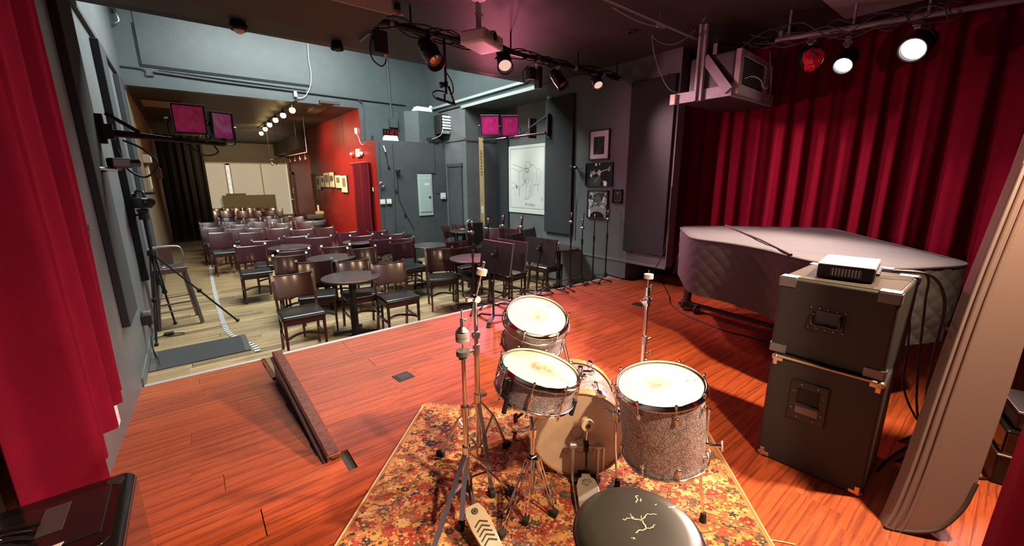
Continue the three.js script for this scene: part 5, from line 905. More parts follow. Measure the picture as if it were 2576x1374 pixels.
// ---- on top of the closet
{
  const T = (px, py, z) => onZ(px, py, z), zf = ZC - .12;
  const p = T(982, 341, zf), o = thing('digital_clock', 'red digital clock showing 11:12 on a white base on the closet', 'clock', [p.x, YC, zf], .0), w = .36, h = .145, y0 = T(982, 342, zf).y - YC;
  part('base', [extr([[-w * .46, 0], [w * .46, 0], [w * .38, y0 - .005], [-w * .40, y0 - .005]], .1, .004).translate(0, .004, -.05)], std(.62, .62, .62, .5), o);
  const ct = canvasTex(512, 208, (g, W, H) => { g.fillStyle = '#1a0205'; g.fillRect(0, 0, W, H); g.fillStyle = '#ff2a30'; const seg = (x, y, w, h, on) => { const t = h * .1, v = (h - 3 * t) / 2; const R = [[x + t, y, w - 2 * t, t], [x + w - t, y + t, t, v], [x + w - t, y + 2 * t + v, t, v], [x + t, y + h - t, w - 2 * t, t], [x, y + 2 * t + v, t, v], [x, y + t, t, v], [x + t, y + t + v, w - 2 * t, t]]; on.forEach(i => g.fillRect(...R[i])); }; seg(10, 30, 72, 150, [1, 2]); seg(100, 30, 72, 150, [1, 2]); g.fillRect(192, 70, 14, 14); g.fillRect(192, 126, 14, 14); seg(200, 30, 72, 150, [1, 2]); seg(290, 30, 80, 150, [0, 1, 6, 4, 3]); seg(390, 30, 40, 66, [1, 2]); seg(440, 30, 44, 66, [0, 1, 6, 4, 3]); seg(390, 116, 40, 64, [1, 2]); seg(440, 116, 44, 64, [0, 1, 6, 4, 3]); });
  part('case', [rb(w, h, .04, .006).translate(0, y0 + h / 2, 0)], M.blackPlastic, o); part('display', [plane(w - .012, h - .012).translate(0, y0 + h / 2, .0215)], new THREE.MeshStandardMaterial({ color: 0x000000, emissive: 0xffffff, emissiveMap: ct, emissiveIntensity: .9, roughness: .3 }), o);
  const ca = T(958, 346, zf); solo('small_can', [cyl(.028, .028, .09, 16).translate(ca.x - .2, YC + .045, zf)], M.blackPlastic, 'small black can on the closet edge beside the red clock', 'can');
  const sx0 = T(1028, 300, zf).x, sx1 = T(1108, 300, zf).x, sy = T(1050, 268, ZC - .06).y, s = thing('speaker_box', 'large grey painted loudspeaker box standing on the closet', 'loudspeaker', [(sx0 + sx1) / 2, YC, ZC - .35]), sw = sx1 - sx0, sh = Math.min(sy, 3.42) - YC;
  part('cabinet', [extr([[-sw / 2, -.3], [-sw / 2, .0], [-sw * .22, .26], [sw / 2, .26], [sw / 2, -.3]].map(q => [q[0], -q[1]]), sh, .006).rotateX(-Math.PI / 2)], M.wallGreen, s); part('base_block', [rb(.26, .12, .12, .01).translate(.12, .06, .32)], M.blackPlastic, s);
  const wb = thing('white_device', 'white router-like box with tangled leads on the grey speaker box', 'device', [(sx0 + sx1) / 2 + .02, YC + sh + .006, ZC - .28]); part('case', [rb(.42, .07, .25, .02).translate(0, .035, 0)], std(.72, .78, .76, .5), wb); part('top_shell', [at(rb(.36, .05, .22, .02), 0, .085, 0, 0, 0, -.03)], std(.72, .78, .76, .5), wb); part('sensor', [at(ball(.05), .22, .12, .02)], M.white, wb); part('sensor_arm', [rod([.19, .08, .02], [.22, .12, .02], .015)], M.blackPlastic, wb);
}
{ // unit heater with louvres, hung from the beam
  const zf = -8.75, a = onZ(1112, 290, zf), b = onZ(1152, 336, zf), w = b.x - a.x + .02, h = a.y - b.y, cx = (a.x + b.x) / 2, o = thing('unit_heater', 'grey hanging unit heater with five pale louvres below the light well', 'heater', [cx, b.y, zf]);
  part('case', [rb(w + .05, h + .06, .34, .02).translate(0, h / 2, -.18)], M.blackMetal, o);
  for (let i = 0; i < 5; i++) { const y = h * (.92 - i * .165); part('louvre', [at(extr([[-w / 2, 0], [-w / 2 + .03, -.028], [w / 2 - .03, -.028], [w / 2, 0], [w / 2 - .03, .028], [-w / 2 + .03, .028]], .012, .002), 0, y, .0, -.5, 0, 0)], std(.62, .66, .65, .4), o); }
  part('control_panel', [rb(w * .95, h * .2, .02, .004).translate(0, h * .03, .0)], std(.24, .27, .27, .45), o); each('knob', [-.03, .03].map(x => at(cyl(.014, .016, .03, 12), x, h * .04, .02, 1.57, 0, 0)), M.chromeDull, o);
  part('hanger', [rod([w * .4, h, -.15], [w * .45, 3.43 - b.y, -.12], .014)], M.greyPaint, o); part('hanger', [bar([.0, h + .03, -.05], [w * .55, h + .2, .02], .02, .03)], std(.6, .63, .62, .4), o);
  cond('heater_cable', 'white cord looping from the heater to the closet top', [[cx - .22, b.y + .1, zf + .05], [cx - .26, b.y - .05, zf + .03], [cx - .38, YC + .06, ZC - .02], [cx - .45, YC + .012, ZC - .04]], .006, M.whiteCable);
}
// ---- red side of the closet: exit sign, strobe, curtain door, switch
const onD = (px, py) => onX(px, py, XD);
{
  const p = onD(906, 385), o = thing('exit_sign', 'red and white EXIT sign box above the red curtain door', 'exit sign', [XD, p.y, p.z]), w = .30, h = .19; const t = canvasTex(256, 160, (g, W, H) => { g.fillStyle = '#e9e4e0'; g.fillRect(0, 0, W, H); g.fillStyle = '#d01818'; g.font = 'bold 104px sans-serif'; g.fillText('EXIT', 12, 118); });
  part('box', [rb(.06, h, w, .01).translate(-.03, 0, 0)], std(.55, .08, .07, .4), o); part('face', [plane(w - .02, h - .02).rotateY(-Math.PI / 2).translate(-.0612, 0, 0)], new THREE.MeshStandardMaterial({ map: t, roughness: .4 }), o); part('lamp_head', [at(cyl(.03, .045, .05, 16), -.05, -.02, w / 2 + .05, 0, 0, 1.2)], M.white, o);
  const s = onD(889, 388), q = thing('alarm_strobe', 'round red alarm horn left of the exit sign', 'alarm', [XD, s.y, s.z]); part('base', [at(cyl(.075, .085, .05, 24), -.025, 0, 0, 0, 0, 1.57)], std(.5, .04, .03, .4), q); part('lens', [at(ball(.035), -.055, 0, 0)], std(.7, .6, .55, .3), q);
  const e0 = onD(905, 420), e1 = onD(938, 420), rodY = onD(900, 412).y; tag(part('door_curtain', drape([[XD - .06, onD(903, 500).z], [XD - .06, onD(941, 500).z]], .04, rodY, .045, .16, 3.3), phys(.075, .003, .008, { roughness: .95, specularIntensity: .3 }), scene), 'dark red curtain closing the doorway in the red wall', 'curtain');
  const r = thing('curtain_rod', 'thin red rod carrying the dark red door curtain', 'curtain rod', [XD - .06, rodY + .01, (e0.z + e1.z) / 2]); part('pole', [rod([0, 0, onD(884, 412).z - r.position.z], [0, 0, onD(932, 412).z - r.position.z], .018)], std(.25, .02, .02, .5), r); part('end_bracket', [bx(-.02, .06, -.02, .02, onD(930, 412).z - r.position.z - .03, onD(930, 412).z - r.position.z)], std(.25, .02, .02, .5), r);
  const sw = onD(940, 480), so = thing('light_switch', 'white switch with dark plate at the red closet corner', 'switch', [XD, sw.y, sw.z]); part('plate', [rb(.012, .2, .09, .004).translate(-.006, 0, 0)], M.blackPlastic, so); part('rocker', [rb(.012, .09, .045, .003).translate(-.012, .03, 0)], M.white, so);
  const th = onD(896, 462), to = thing('wall_sign', 'small red and white notice plates on the red wall by the curtain', 'notice', [XD, th.y, th.z]); each('plate', [.1, 0, -.1].map(y => rb(.012, .07, .1, .004).translate(-.006, y, 0)), std(.42, .06, .05, .4), to);
  const wc = onD(898, 330), wo = thing('wall_sensor', 'white sensor with cord high on the red wall corner', 'sensor', [XD, wc.y, wc.z]); part('body', [rb(.05, .14, .07, .012).translate(-.025, 0, 0)], M.white, wo); part('cord', [tube([[-.02, -.06, .0], [-.02, -.12, .1], [-.03, -.3, .28], [-.03, -.34, .45]], .007, 30)], M.whiteCable, wo);
}
// pictures on the red wall
{
  const Z = (x, y) => [760 + x / 3.715, 250 + y / 3.715], list = [[140, 705, 183, 853], [179, 705, 226, 828], [212, 676, 270, 830], [256, 670, 316, 832], [318, 700, 380, 838], [374, 700, 436, 880]];
  const lbs = ['second', 'third', 'fourth', 'fifth', 'sixth', 'last'];
  list.forEach((q, i) => {
    const a = onD(...Z(q[0], (q[1] + q[3]) / 2)), b = onD(...Z(q[2], (q[1] + q[3]) / 2)), yc = a.clone().add(b).multiplyScalar(.5), zc = (a.z + b.z) / 2, m = onD(...Z((q[0] + q[2]) / 2, q[1])), n = onD(...Z((q[0] + q[2]) / 2, q[3])), w = Math.abs(a.z - b.z) * .92, h = (m.y - n.y) * .92;
    const o = thing('framed_photo', `framed print with cream mat on the red wall, ${['first', 'second', 'third', 'fourth', 'fifth', 'sixth'][i]} from the scroll`, 'picture', [XD, (m.y + n.y) / 2, zc], 0, 'framed prints on the red wall');
    part('frame', [rb(.035, h, w, .004).translate(-.0175, 0, 0)], M.blackPlastic, o); part('mat', [plane(w - .03, h - .03).rotateY(-Math.PI / 2).translate(-.0355, 0, 0)], std(.66, .56, .40, .6), o); part('print', [plane((w - .03) * .55, (h - .03) * (.35 + .2 * hash2(i, 3))).rotateY(-Math.PI / 2).translate(-.0362, .04, 0)], std(.13 + .1 * hash2(i, 5), .12, .10, .5), o);
  });
  const a = onD(...Z(88, 800)), b = onD(...Z(148, 800)), m = onD(...Z(118, 688)), n = onD(...Z(118, 938)), o = thing('paper_scroll', 'tall pale lettered paper scroll left of the framed prints', 'scroll', [XD, (m.y + n.y) / 2, (a.z + b.z) / 2]), w = Math.abs(a.z - b.z) * .8, h = (m.y - n.y) * .95;
  const t = canvasTex(128, 512, (g, W, H) => { g.fillStyle = '#c7ab74'; g.fillRect(0, 0, W, H); g.fillStyle = '#7d6238'; for (let i = 0; i < 30; i++) if (i !== 14) g.fillRect(14, 14 + i * 16.5, 60 + hash2(i, 2) * 40, 5); g.fillRect(0, H / 2 - 3, W, 6); }); part('sheet', [rb(.006, h, w, .002).translate(-.003, 0, 0)], M.cream, o); part('print', [plane(w, h).rotateY(-Math.PI / 2).translate(-.0068, 0, 0)], picMat(t, .7), o);
}
// stool and folded trays by the closet
{
  const p = onY(1017, 578, .62).setY(0).multiplyScalar(.90), o = thing('bar_stool', 'black round wooden stool in front of the grey closet', 'stool', p); part('seat', [lathe([[0, .60], [.15, .60], [.165, .61], [.165, .625], [.15, .635], [0, .632]], 32)], M.blackGloss, o);
  for (let i = 0; i < 4; i++) { const a = i * 1.571 + .5; part('leg', [rod([.10 * Math.cos(a), .6, .10 * Math.sin(a)], [.19 * Math.cos(a), 0, .19 * Math.sin(a)], .016)], M.blackPlastic, o); } part('foot_ring', [torus(.155, .009, 36).translate(0, .25, 0)], M.blackPlastic, o);
  const q = onY(1097, 606, .3).setY(0).multiplyScalar(.93), s = thing('tray_stack', 'stack of folded black trays on the floor beside the closet', 'trays', q); for (let i = 0; i < 6; i++) part('tray', [rb(.5, .028, .4, .01).translate((hash2(i, 4) - .5) * .03, .02 + i * .045, 0)], M.blackPlastic, s);
  const f = onZ(1200, 575, -7.2), c = thing('folding_chair', 'folded-back black chair with chrome hoop frame by the cardboard box', 'chair', [f.x, 0, -7.25], -.2); const yt = 1.02;
  part('frame', [tube([[-.2, 0, .05], [-.2, .5, 0], [-.2, yt - .12, -.05], [-.14, yt, -.06], [.14, yt, -.06], [.2, yt - .12, -.05], [.2, .5, 0], [.2, 0, .05]], .012, 60, 8)], M.chromeDull, c); part('back_pad', [rb(.34, .42, .03, .012).translate(0, .76, -.03)], M.vinyl, c); part('seat', [rb(.36, .04, .36, .012).translate(0, .46, .18)], M.vinyl, c); for (const s2 of [-1, 1]) part('front_leg', [rod([s2 * .17, .44, .34], [s2 * .19, 0, .4], .011)], M.chromeDull, c);
}
// ================================================================== CEILING RIG
const PY = 3.25, PZ = -3.92;
const lensM = phys(.55, .42, .36, { roughness: .08, metalness: .5, clearcoat: 1 });
function canLight(label, tail, lensP, R, hang, opt = {}) {
  // tail and lens ends of the barrel in world space, hung from a pipe point
  const o = thing('stage_spotlight', label, 'stage light', hang), L = p => p.clone().sub(o.position), d = lensP.clone().sub(tail).normalize(), q = new THREE.Quaternion().setFromUnitVectors(V3(0, 1, 0), d), len = lensP.distanceTo(tail), T = g => g.applyQuaternion(q).translate(...L(tail).toArray());
  part('barrel', [T(lathe([[.02, -.02], [R * .7, -.01], [R * .92, .03], [R * .95, len * .4], [R, len * .45], [R, len], [R * .9, len], [R * .88, len * .75], [.0, len * .7]], 28))], opt.mat || M.blackMetal, o);
  part('gel_ring', [T(torus(R * 1.02, .008, 32).translate(0, len, 0))], M.blackMetal, o);
  part('lens', [T(lathe([[0, len * .93], [R * .4, len * .92], [R * .88, len * .86], [R * .88, len * .84], [0, len * .84]], 28))], opt.lens || lensM, o);
  const mid = tail.clone().lerp(lensP, .5), s = V3().crossVectors(d, V3(0, 1, 0)).normalize().multiplyScalar(R + .015), A = L(mid.clone().add(s)), B = L(mid.clone().sub(s)), C0 = V3(0, -.07, 0);
  part('yoke', [tube([A, A.clone().lerp(C0, .7).add(s.clone().multiplyScalar(.4)), C0, B.clone().lerp(C0, .7).sub(s.clone().multiplyScalar(.4)), B], .008, 40, 6)], M.blackMetal, o);
  part('clamp', [rb(.035, .11, .05, .008).translate(0, -.02, 0), at(rb(.02, .03, .08, .006), 0, -.03, 0)], opt.clamp || M.chromeDull, o); return o;
}
{
  const o = thing('lighting_pipe', 'black lighting pipe wrapped in cables above the stage edge', 'lighting pipe', [3.2, PY, PZ]);
  part('pipe', [rod([-1.75, 0, 0], [1.85, 0, 0], .024)], M.blackMetal, o);
  each('hanger', [-1.3, -.1, 1.0, 1.8].map(x => rod([x, 0, 0], [x, CE - PY, 0], .009)), M.blackMetal, o);
  for (let k = 0; k < 7; k++) { const pts = []; for (let i = 0; i <= 24; i++) { const x = -1.75 + i * .15; pts.push([x, .035 * Math.sin(i * (.7 + k * .13) + k * 2) + (vnoise(i * .6 + k * 7, k) - .5) * .09, .035 * Math.cos(i * (.8 + k * .1) + k) + (vnoise(i * .5, k * 3) - .5) * .06]); } part('cable', [tube(pts, .007, 110, 5)], M.cable, o); }
  each('tape_band', [-1.5, -.62, .3, .95, 1.5].map(x => at(cyl(.034, .034, .04, 12), x, 0, 0, 0, 0, 1.57)), std(.30, .28, .30, .6), o);
}
const pipeP = px => V3(onY(px, 0, PY).x, PY, PZ), atZ = (px, py, z) => onZ(px, py, z);
const pX = (px, py) => V3(onZ(px, py, PZ).x, PY, PZ);
canLight('large black spotlight with open barrel near the ceiling projector', atZ(1066, 106, -4.0), atZ(1098, 158, -3.78), .085, pX(1082, 88));
{ const t = atZ(1264, 130, -4.05), e = atZ(1271, 168, -3.8); canLight('dimly lit black spotlight below the projector', t, e, .08, pX(1262, 128), { lens: glow(1, .6, .5, .9) }); spotLight(lin(1, .55, .58), 36, e.clone().add(V3(.03, -.05, .05)), V3(5.2, 1.2, -1.9), .6, 1, 4); }
canLight('black spotlight turned sideways below the dark ceiling', atZ(1392, 182, -4.0), atZ(1417, 216, -3.85), .07, pX(1405, 152));
{ const t = atZ(1496, 190, -4.0), e = atZ(1506, 216, -3.82); canLight('small dimly lit spotlight above the photo wall', t, e, .065, pX(1498, 172), { lens: glow(1, .62, .5, .9) }); spotLight(lin(1, .52, .58), 26, e.clone().add(V3(-.05, -.06, .12)), V3(5.6, 1.1, -1.2), .55, 1, 4); }
{ const a = atZ(954, 108, PZ), o = thing('dimmer_box', 'black dimmer box with looped lead hanging off the pipe end', 'dimmer', a); part('case', [rb(.13, .19, .1, .01)], M.blackPlastic, o); part('bracket', [rod([0, .09, 0], [0, PY - a.y, 0], .012)], M.chromeDull, o); part('lead', [tube([[-.06, .05, .03], [-.1, -.05, .03], [-.08, -.16, .03], [0, -.2, .03], [.04, -.15, .03], [.04, -.09, .03]], .006, 40)], M.cable, o); part('plug', [cyl(.012, .012, .05, 10).translate(.04, -.1, .03)], M.white, o); }
{ const a = atZ(1345, 192, PZ), o = thing('dimmer_box', 'pair of narrow black dimmer boxes under the middle of the pipe', 'dimmer', a); part('case', [rb(.06, .24, .09, .01).translate(.06, -.01, 0)], M.blackPlastic, o); part('side_case', [rb(.09, .13, .09, .01).translate(-.06, .02, 0)], M.blackMetal, o); part('bracket', [rod([0, .05, 0], [0, PY - a.y, 0], .014), rod([-.06, .03, 0], [.06, .03, 0], .01)], M.chromeDull, o); part('lead', [tube([[-.1, .1, 0], [-.18, .02, 0], [-.15, -.1, 0], [-.06, -.05, 0]], .006, 30)], M.cable, o); part('plug', [cyl(.014, .014, .05, 10).translate(-.02, .1, .05)], M.white, o); }
{ // hanging overhead microphone
  const t = pX(1117, 100), e = atZ(1117, 236, PZ), o = thing('hanging_microphone', 'black overhead microphone on a drop rod below the pipe', 'microphone', t), y = e.y - PY;
  part('drop_rod', [rod([0, 0, 0], [0, y, 0], .014), at(cyl(.022, .022, .05, 12), 0, y * .82, 0)], M.blackMetal, o); part('shock_mount', [tube([[0, y + .02, 0], [-.12, y + .015, .01], [-.16, y - .02, .01], [-.12, y - .06, .01], [.08, y - .075, .0]], .007, 30), rod([-.02, y, 0], [-.02, y - .07, 0], .012)], M.blackMetal, o); part('microphone', [rod([-.12, y - .055, .01], [.1, y - .085, -.01], .013)], M.blackPlastic, o); part('clip', [rod([.03, y + .08, 0], [.1, y - .1, 0], .012), at(ball(.03, 10), -.05, y + .08, 0)], M.blackPlastic, o); part('lead', [tube([[0, y + .2, .02], [.06, y + .12, .02], [.07, y + .02, .02], [.03, y, .02]], .006, 30)], M.cable, o);
}
{ // projector
  const c = onY(1213, 104, 3.09), o = thing('ceiling_projector', 'white projector hanging from the dark ceiling on a bracket', 'projector', c, .42); const w = .35, h = .115, d = .26;
  part('case', [rb(w, h, d, .022, 3)], std(.62, .56, .60, .4), o); part('lens_ring', [at(cyl(.05, .052, .03, 28), -.02, .012, d / 2, 1.57, 0, 0)], std(.30, .29, .32, .35), o); part('lens', [at(cyl(.032, .032, .032, 24), -.02, .012, d / 2 + .004, 1.57, 0, 0)], M.blackGloss, o);
  for (const x of [-.145, -.12, -.095, -.07]) part('vent_slot', [rb(.014, .06, .006, .002).translate(x - .005, .005, d / 2)], std(.22, .20, .22, .6), o); for (const x of [.055, .07]) part('vent_slot', [rb(.01, .05, .006, .002).translate(x, .01, d / 2)], std(.22, .20, .22, .6), o);
  part('receiver_window', [rb(.018, .01, .006, .002).translate(.11, -.03, d / 2)], M.blackGloss, o); part('focus_wheel', [at(cyl(.03, .03, .02, 20), -.02, h / 2, .05)], std(.6, .55, .58, .4), o);
  part('mount_plate', [cyl(.07, .07, .012, 24).translate(.0, CE - c.y - .006, -.03)], std(.62, .56, .58, .4), o); part('mount_column', [rb(.03, CE - c.y - .14, .03, .006).translate(-.018, (CE - c.y + .06) / 2 + .0, -.03), rb(.03, CE - c.y - .14, .012, .004).translate(.02, (CE - c.y + .06) / 2, -.03), rb(.07, .02, .05, .006).translate(0, (CE - c.y) * .62, -.03)], std(.60, .55, .57, .4), o); part('mount_arm', [bar([-.06, h / 2 + .012, .04], [0, .13, -.03], .02, .01), bar([.08, h / 2 + .012, -.08], [0, .13, -.03], .02, .01), bar([.07, h / 2 + .012, .05], [0, .13, -.03], .02, .01)], std(.60, .55, .57, .4), o);
}
// window air conditioner on a hung wooden platform
{
  const yb = 2.70, NL = onY(1838, 240, yb), NR = onY(1955, 268, yb), FL = onY(1727, 265, yb), w = Math.min(1.1, NR.x - NL.x), d = NL.z - FL.z;
  const o = thing('hanging_platform', 'grey timber platform hung from the ceiling carrying the air conditioner', 'platform', [NL.x, yb, NL.z]), g = std(.40, .37, .41, .55, 0, { map: rep(patchTex, 3, 3) });
  part('front_board', [bx(0, w, 0, .125, -.03, 0)], g, o); part('side_board', [bx(0, .03, 0, .11, -d - .06, -.03)], g, o); part('deck', [bx(.03, w, .0, .02, -d, -.03)], std(.045, .03, .028, .8), o); part('end_stub', [bx(-.05, .0, -.01, .1, -d - .08, -d - .02)], std(.55, .45, .36, .7), o);
  const pz = onX(1757, 255, NL.x - .02).z - NL.z; part('post', [bx(-.045, .0, -.01, CE - yb, pz - .035, pz + .035)], g, o); part('post', [bx(-.075, -.045, -.01, CE - yb, pz - .035, pz - .01)], g, o);
  part('brace', [bar([-.015, .42, pz + .03], [-.015, .05, -.02], .09, .03, [1, 0, 0])], g, o); part('rear_post', [bx(w * .62, w * .62 + .05, .02, CE - yb, -d, -d + .05)], g, o);
  const a = thing('air_conditioner', 'dusty window air conditioner with louvred grille on the hung platform', 'air conditioner', [NL.x + w * .42, yb + .021, NL.z - d * .46], .06), W = w * .80, D = d * .82, Hh = .43;
  part('cabinet', [rb(W, Hh, D, .03, 3).translate(0, Hh / 2, 0)], std(.075, .08, .085, .5), a); part('front_frame', [bx(-W / 2, W / 2, Hh - .05, Hh, D / 2, D / 2 + .05), bx(-W / 2, W / 2, 0, .08, D / 2, D / 2 + .05), bx(-W / 2, -W / 2 + .06, .08, Hh - .05, D / 2, D / 2 + .05), bx(W / 2 - .12, W / 2, .08, Hh - .05, D / 2, D / 2 + .05)], std(.52, .44, .44, .6, 0, { map: rep(patchTex, 4, 4) }), a);
  part('grille_back', [bx(-W / 2 + .05, W / 2 - .1, .07, Hh - .04, D / 2 - .005, D / 2 + .012)], std(.02, .018, .02, .8), a); for (let i = 0; i < 14; i++) part('louvre', [at(cb(W - .18, .005, .022), -.03, .095 + i * .0195, D / 2 + .026, .5, 0, 0)], std(.26, .22, .23, .6), a);
  part('bezel', [bx(-W / 2 + .06, W / 2 - .12, .078, .09, D / 2 + .04, D / 2 + .056), bx(-W / 2 + .06, W / 2 - .12, Hh - .06, Hh - .05, D / 2 + .04, D / 2 + .056), bx(-W / 2 + .055, -W / 2 + .067, .078, Hh - .05, D / 2 + .04, D / 2 + .056), bx(W / 2 - .127, W / 2 - .115, .078, Hh - .05, D / 2 + .04, D / 2 + .056)], std(.56, .47, .47, .5), a); part('sticker', [rb(.004, .05, .03, .001).translate(-W / 2 - .001, Hh * .55, D * .18)], M.white, a);
  const c = (pts, lb, m = M.whiteCable, r = .006) => tag(part(numbered('extension_cable'), [tube(pts, r, 60, 6)], m, scene), lb, 'cord');
  const X = NL.x + w * .42, Z = NL.z - d * .46 + D / 2 + .06, Y = yb + .02;
  c([[X - W * .32, Y + .16, Z + .01], [X - W * .2, Y + .19, Z + .04], [X, Y + .17, Z + .06], [X + W * .1, Y + .11, Z + .06], [X + W * .3, Y + .15, Z + .05], [X + W * .42, Y + .35, Z], [X + W * .48, Y + .55, Z - .05]], 'pale cord looping across the air conditioner grille');
  c([[X + W * .30, Y + .006, Z + .02], [X + W * .42, Y + .05, Z + .02], [X + W * .5, Y + .2, Z], [X + W * .52, Y + .4, Z - .02]], 'pale cord rising at the end of the air conditioner');
  c([onY(1776, 42, CE - .02), onZ(1752, 72, -2.6), onZ(1720, 100, -2.7), onZ(1690, 112, -2.8), onZ(1655, 104, -2.9), onZ(1640, 88, -2.95)], 'thin grey cord sagging below the ceiling near the hung platform', std(.3, .28, .3, .5), .005);
  c([onZ(1640, 88, -2.95), onZ(1645, 130, -2.9), onZ(1660, 180, -2.85), onZ(1685, 225, -2.8), onZ(1728, 235, -2.72)], 'thin grey cord hanging down to the hung platform', std(.3, .28, .3, .5), .005);
}
// ceiling pipe near the air conditioner, panel, patches
{
  const a = onY(1523, 0, 3.33), m = onY(1660, 64, 3.33), e = onY(1752, 98, 3.33), o = thing('ceiling_pipe', 'thin grey pipe with clamp and leads across the dark ceiling', 'pipe', m), L = p => p.clone().sub(m);
  part('pipe', [rod(L(a).multiplyScalar(1.3), L(e), .014)], M.galv, o); part('clamp', [at(rb(.1, .06, .06, .012), .02, .01, 0), rod([0, 0, 0], [0, CE - 3.33, 0], .01)], M.chromeDull, o); part('lead', [tube([L(a).multiplyScalar(.9).add(V3(0, -.03, 0)), L(a).multiplyScalar(.5).add(V3(0, -.06, .02)), V3(-.1, -.03, .02), V3(0, -.01, .02)], .007, 30)], M.galv, o);
  const c = onY(2130, 35, CE); struct('ceiling_patch', [bx(c.x - 1.2, c.x, CE - .05, CE, c.z, c.z + 1.3)], std(.30, .27, .30, .6));
  const h = onY(1591, 78, CE); solo('ceiling_vent', [torus(.05, .012, 24, 6).translate(h.x, CE - .006, h.z)], M.blackMetal, 'small round dark vent hole in the ceiling', 'vent');
  const s = onY(1000, 26, CE - .05), so = thing('ceiling_sensor', 'pink-white cross shaped sensor on a black stem at the ceiling', 'sensor', s); part('stem', [cyl(.03, .03, .06, 12).translate(0, .03, 0)], M.blackPlastic, so); part('head', [rb(.11, .03, .045, .01).translate(0, -.02, 0), rb(.045, .05, .045, .01).translate(0, -.03, 0)], std(.7, .42, .42, .5), so);
}
// boxed-in beam at the ceiling, left
{
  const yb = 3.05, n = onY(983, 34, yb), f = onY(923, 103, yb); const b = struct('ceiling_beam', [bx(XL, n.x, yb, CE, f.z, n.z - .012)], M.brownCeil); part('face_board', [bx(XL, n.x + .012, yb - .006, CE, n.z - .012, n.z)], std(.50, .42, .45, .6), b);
  part('end_plate', [bx(n.x - .002, n.x + .012, yb - .02, yb + .2, f.z, n.z - .45)], M.galv, b);
  const a = onY(600, 68, CE - .06), d = thing('ceiling_downlight', 'small dark eyeball downlight with pale lens at the ceiling edge', 'lamp', a); part('shade', [lathe([[.03, .06], [.07, .05], [.085, 0], [.075, -.03], [.06, -.035]], 24)], M.blackMetal, d); part('lens', [at(ball(.055, 16), 0, -.012, 0)], std(.8, .62, .55, .3), d);
  const e = onY(848, 118, CE - .06), k = thing('ceiling_downlight', 'small black downlight beside the boxed beam end', 'lamp', e); part('shade', [lathe([[.03, .06], [.06, .05], [.075, -.03], [.06, -.035]], 24)], M.blackMetal, k); part('lens', [at(ball(.045, 14), 0, -.01, 0)], M.blackGloss, k);
}
// ---- right lighting pipe with the two lit lamps
const gelRed = phys(.55, .01, .03, { roughness: .12, clearcoat: 1, transmission: 0 });
{
  const a = onY(1950, 102, 3.2), b = onY(2335, 38, 3.2), o = thing('lighting_pipe', 'silver-grey lighting pipe with loose cables above the covered piano', 'lighting pipe', a), L = p => p.clone().sub(a), d = b.clone().sub(a);
  part('pipe', [rod([0, 0, 0], L(a.clone().addScaledVector(d, 1.5)), .024)], M.galv, o); each('hanger', [.1, .55, 1.0].map(t => rod(L(a.clone().addScaledVector(d, t)), L(a.clone().addScaledVector(d, t)).setY(CE - 3.2), .012)), M.galv, o);
  for (let k = 0; k < 6; k++) { const pts = []; for (let i = 0; i <= 16; i++) { const t = -.25 + i * .09; pts.push(L(a.clone().addScaledVector(d, t)).add(V3((vnoise(i * .7 + k * 5, 2) - .5) * .16, .03 + (vnoise(i * .6 + k * 9, 4) - .6) * .2, (vnoise(i * .5 + k * 3, 8) - .5) * .16))); } part('cable', [tube(pts, .006, 90, 5)], std(.05, .045, .05, .5), o); }
  const lampAt = (px, py, y) => onY(px, py, y), aim = V3(1.3, .5, -1.3);
  const R = lampAt(2040, 148, 2.98), rd = V3(-.75, -.45, .5).normalize();
  const ro = canLight('black spotlight with crumpled red gel above the piano', R.clone().addScaledVector(rd, -.22), R.clone().addScaledVector(rd, .04), .085, V3(R.x + .1, 3.2, R.z - .05), { lens: gelRed });
  const cr = []; for (let i = 0; i < 9; i++) { const k = i * .7; cr.push(at(new THREE.IcosahedronGeometry(.045 + .02 * hash2(i, 1), 0), R.x - ro.position.x + rd.x * .06 + .05 * Math.cos(k), R.y - ro.position.y + rd.y * .06 + .05 * Math.sin(k), R.z - ro.position.z + rd.z * .06 + .03 * Math.sin(k * 2), k, k * 2, k)); } part('gel', cr, gelRed, ro);
  for (const [px, py, r, I, lb, col, tgt] of [[2120, 166, .085, 45, 'lit stage lamp nearest the red gelled spotlight', [1, .70, .36], V3(2.1, .4, -1.6)], [2295, 126, .105, 92, 'brightest lit stage lamp at the end of the pipe', [1, .74, .76], V3(1.5, .4, -1.9)]]) {
    const P = lampAt(px, py, 2.95), dir = tgt.clone().sub(P).normalize(), tail = P.clone().addScaledVector(dir, -.22), q = canLight(lb, tail, P, r, V3(P.x + .05, 3.2, P.z), { lens: glow(1, .86, .80, 14) });
    spotLight(lin(...col), I, P.clone().addScaledVector(dir, .02), tgt, .68, 1, 3);
  }
  const e = onY(1975, 82, CE - .05), j = thing('cable_outlet', 'cluster of pale plug connectors at the ceiling by the pipe', 'connector', e); each('plug', [[-.05, 0], [.02, .01], [.07, -.01]].map(q => cyl(.028, .03, .1, 14).translate(q[0], -.03 + q[1], q[0] * .3)), M.galv, j); part('box', [rb(.22, .05, .14, .01).translate(0, .03, 0)], M.blackMetal, j);
}
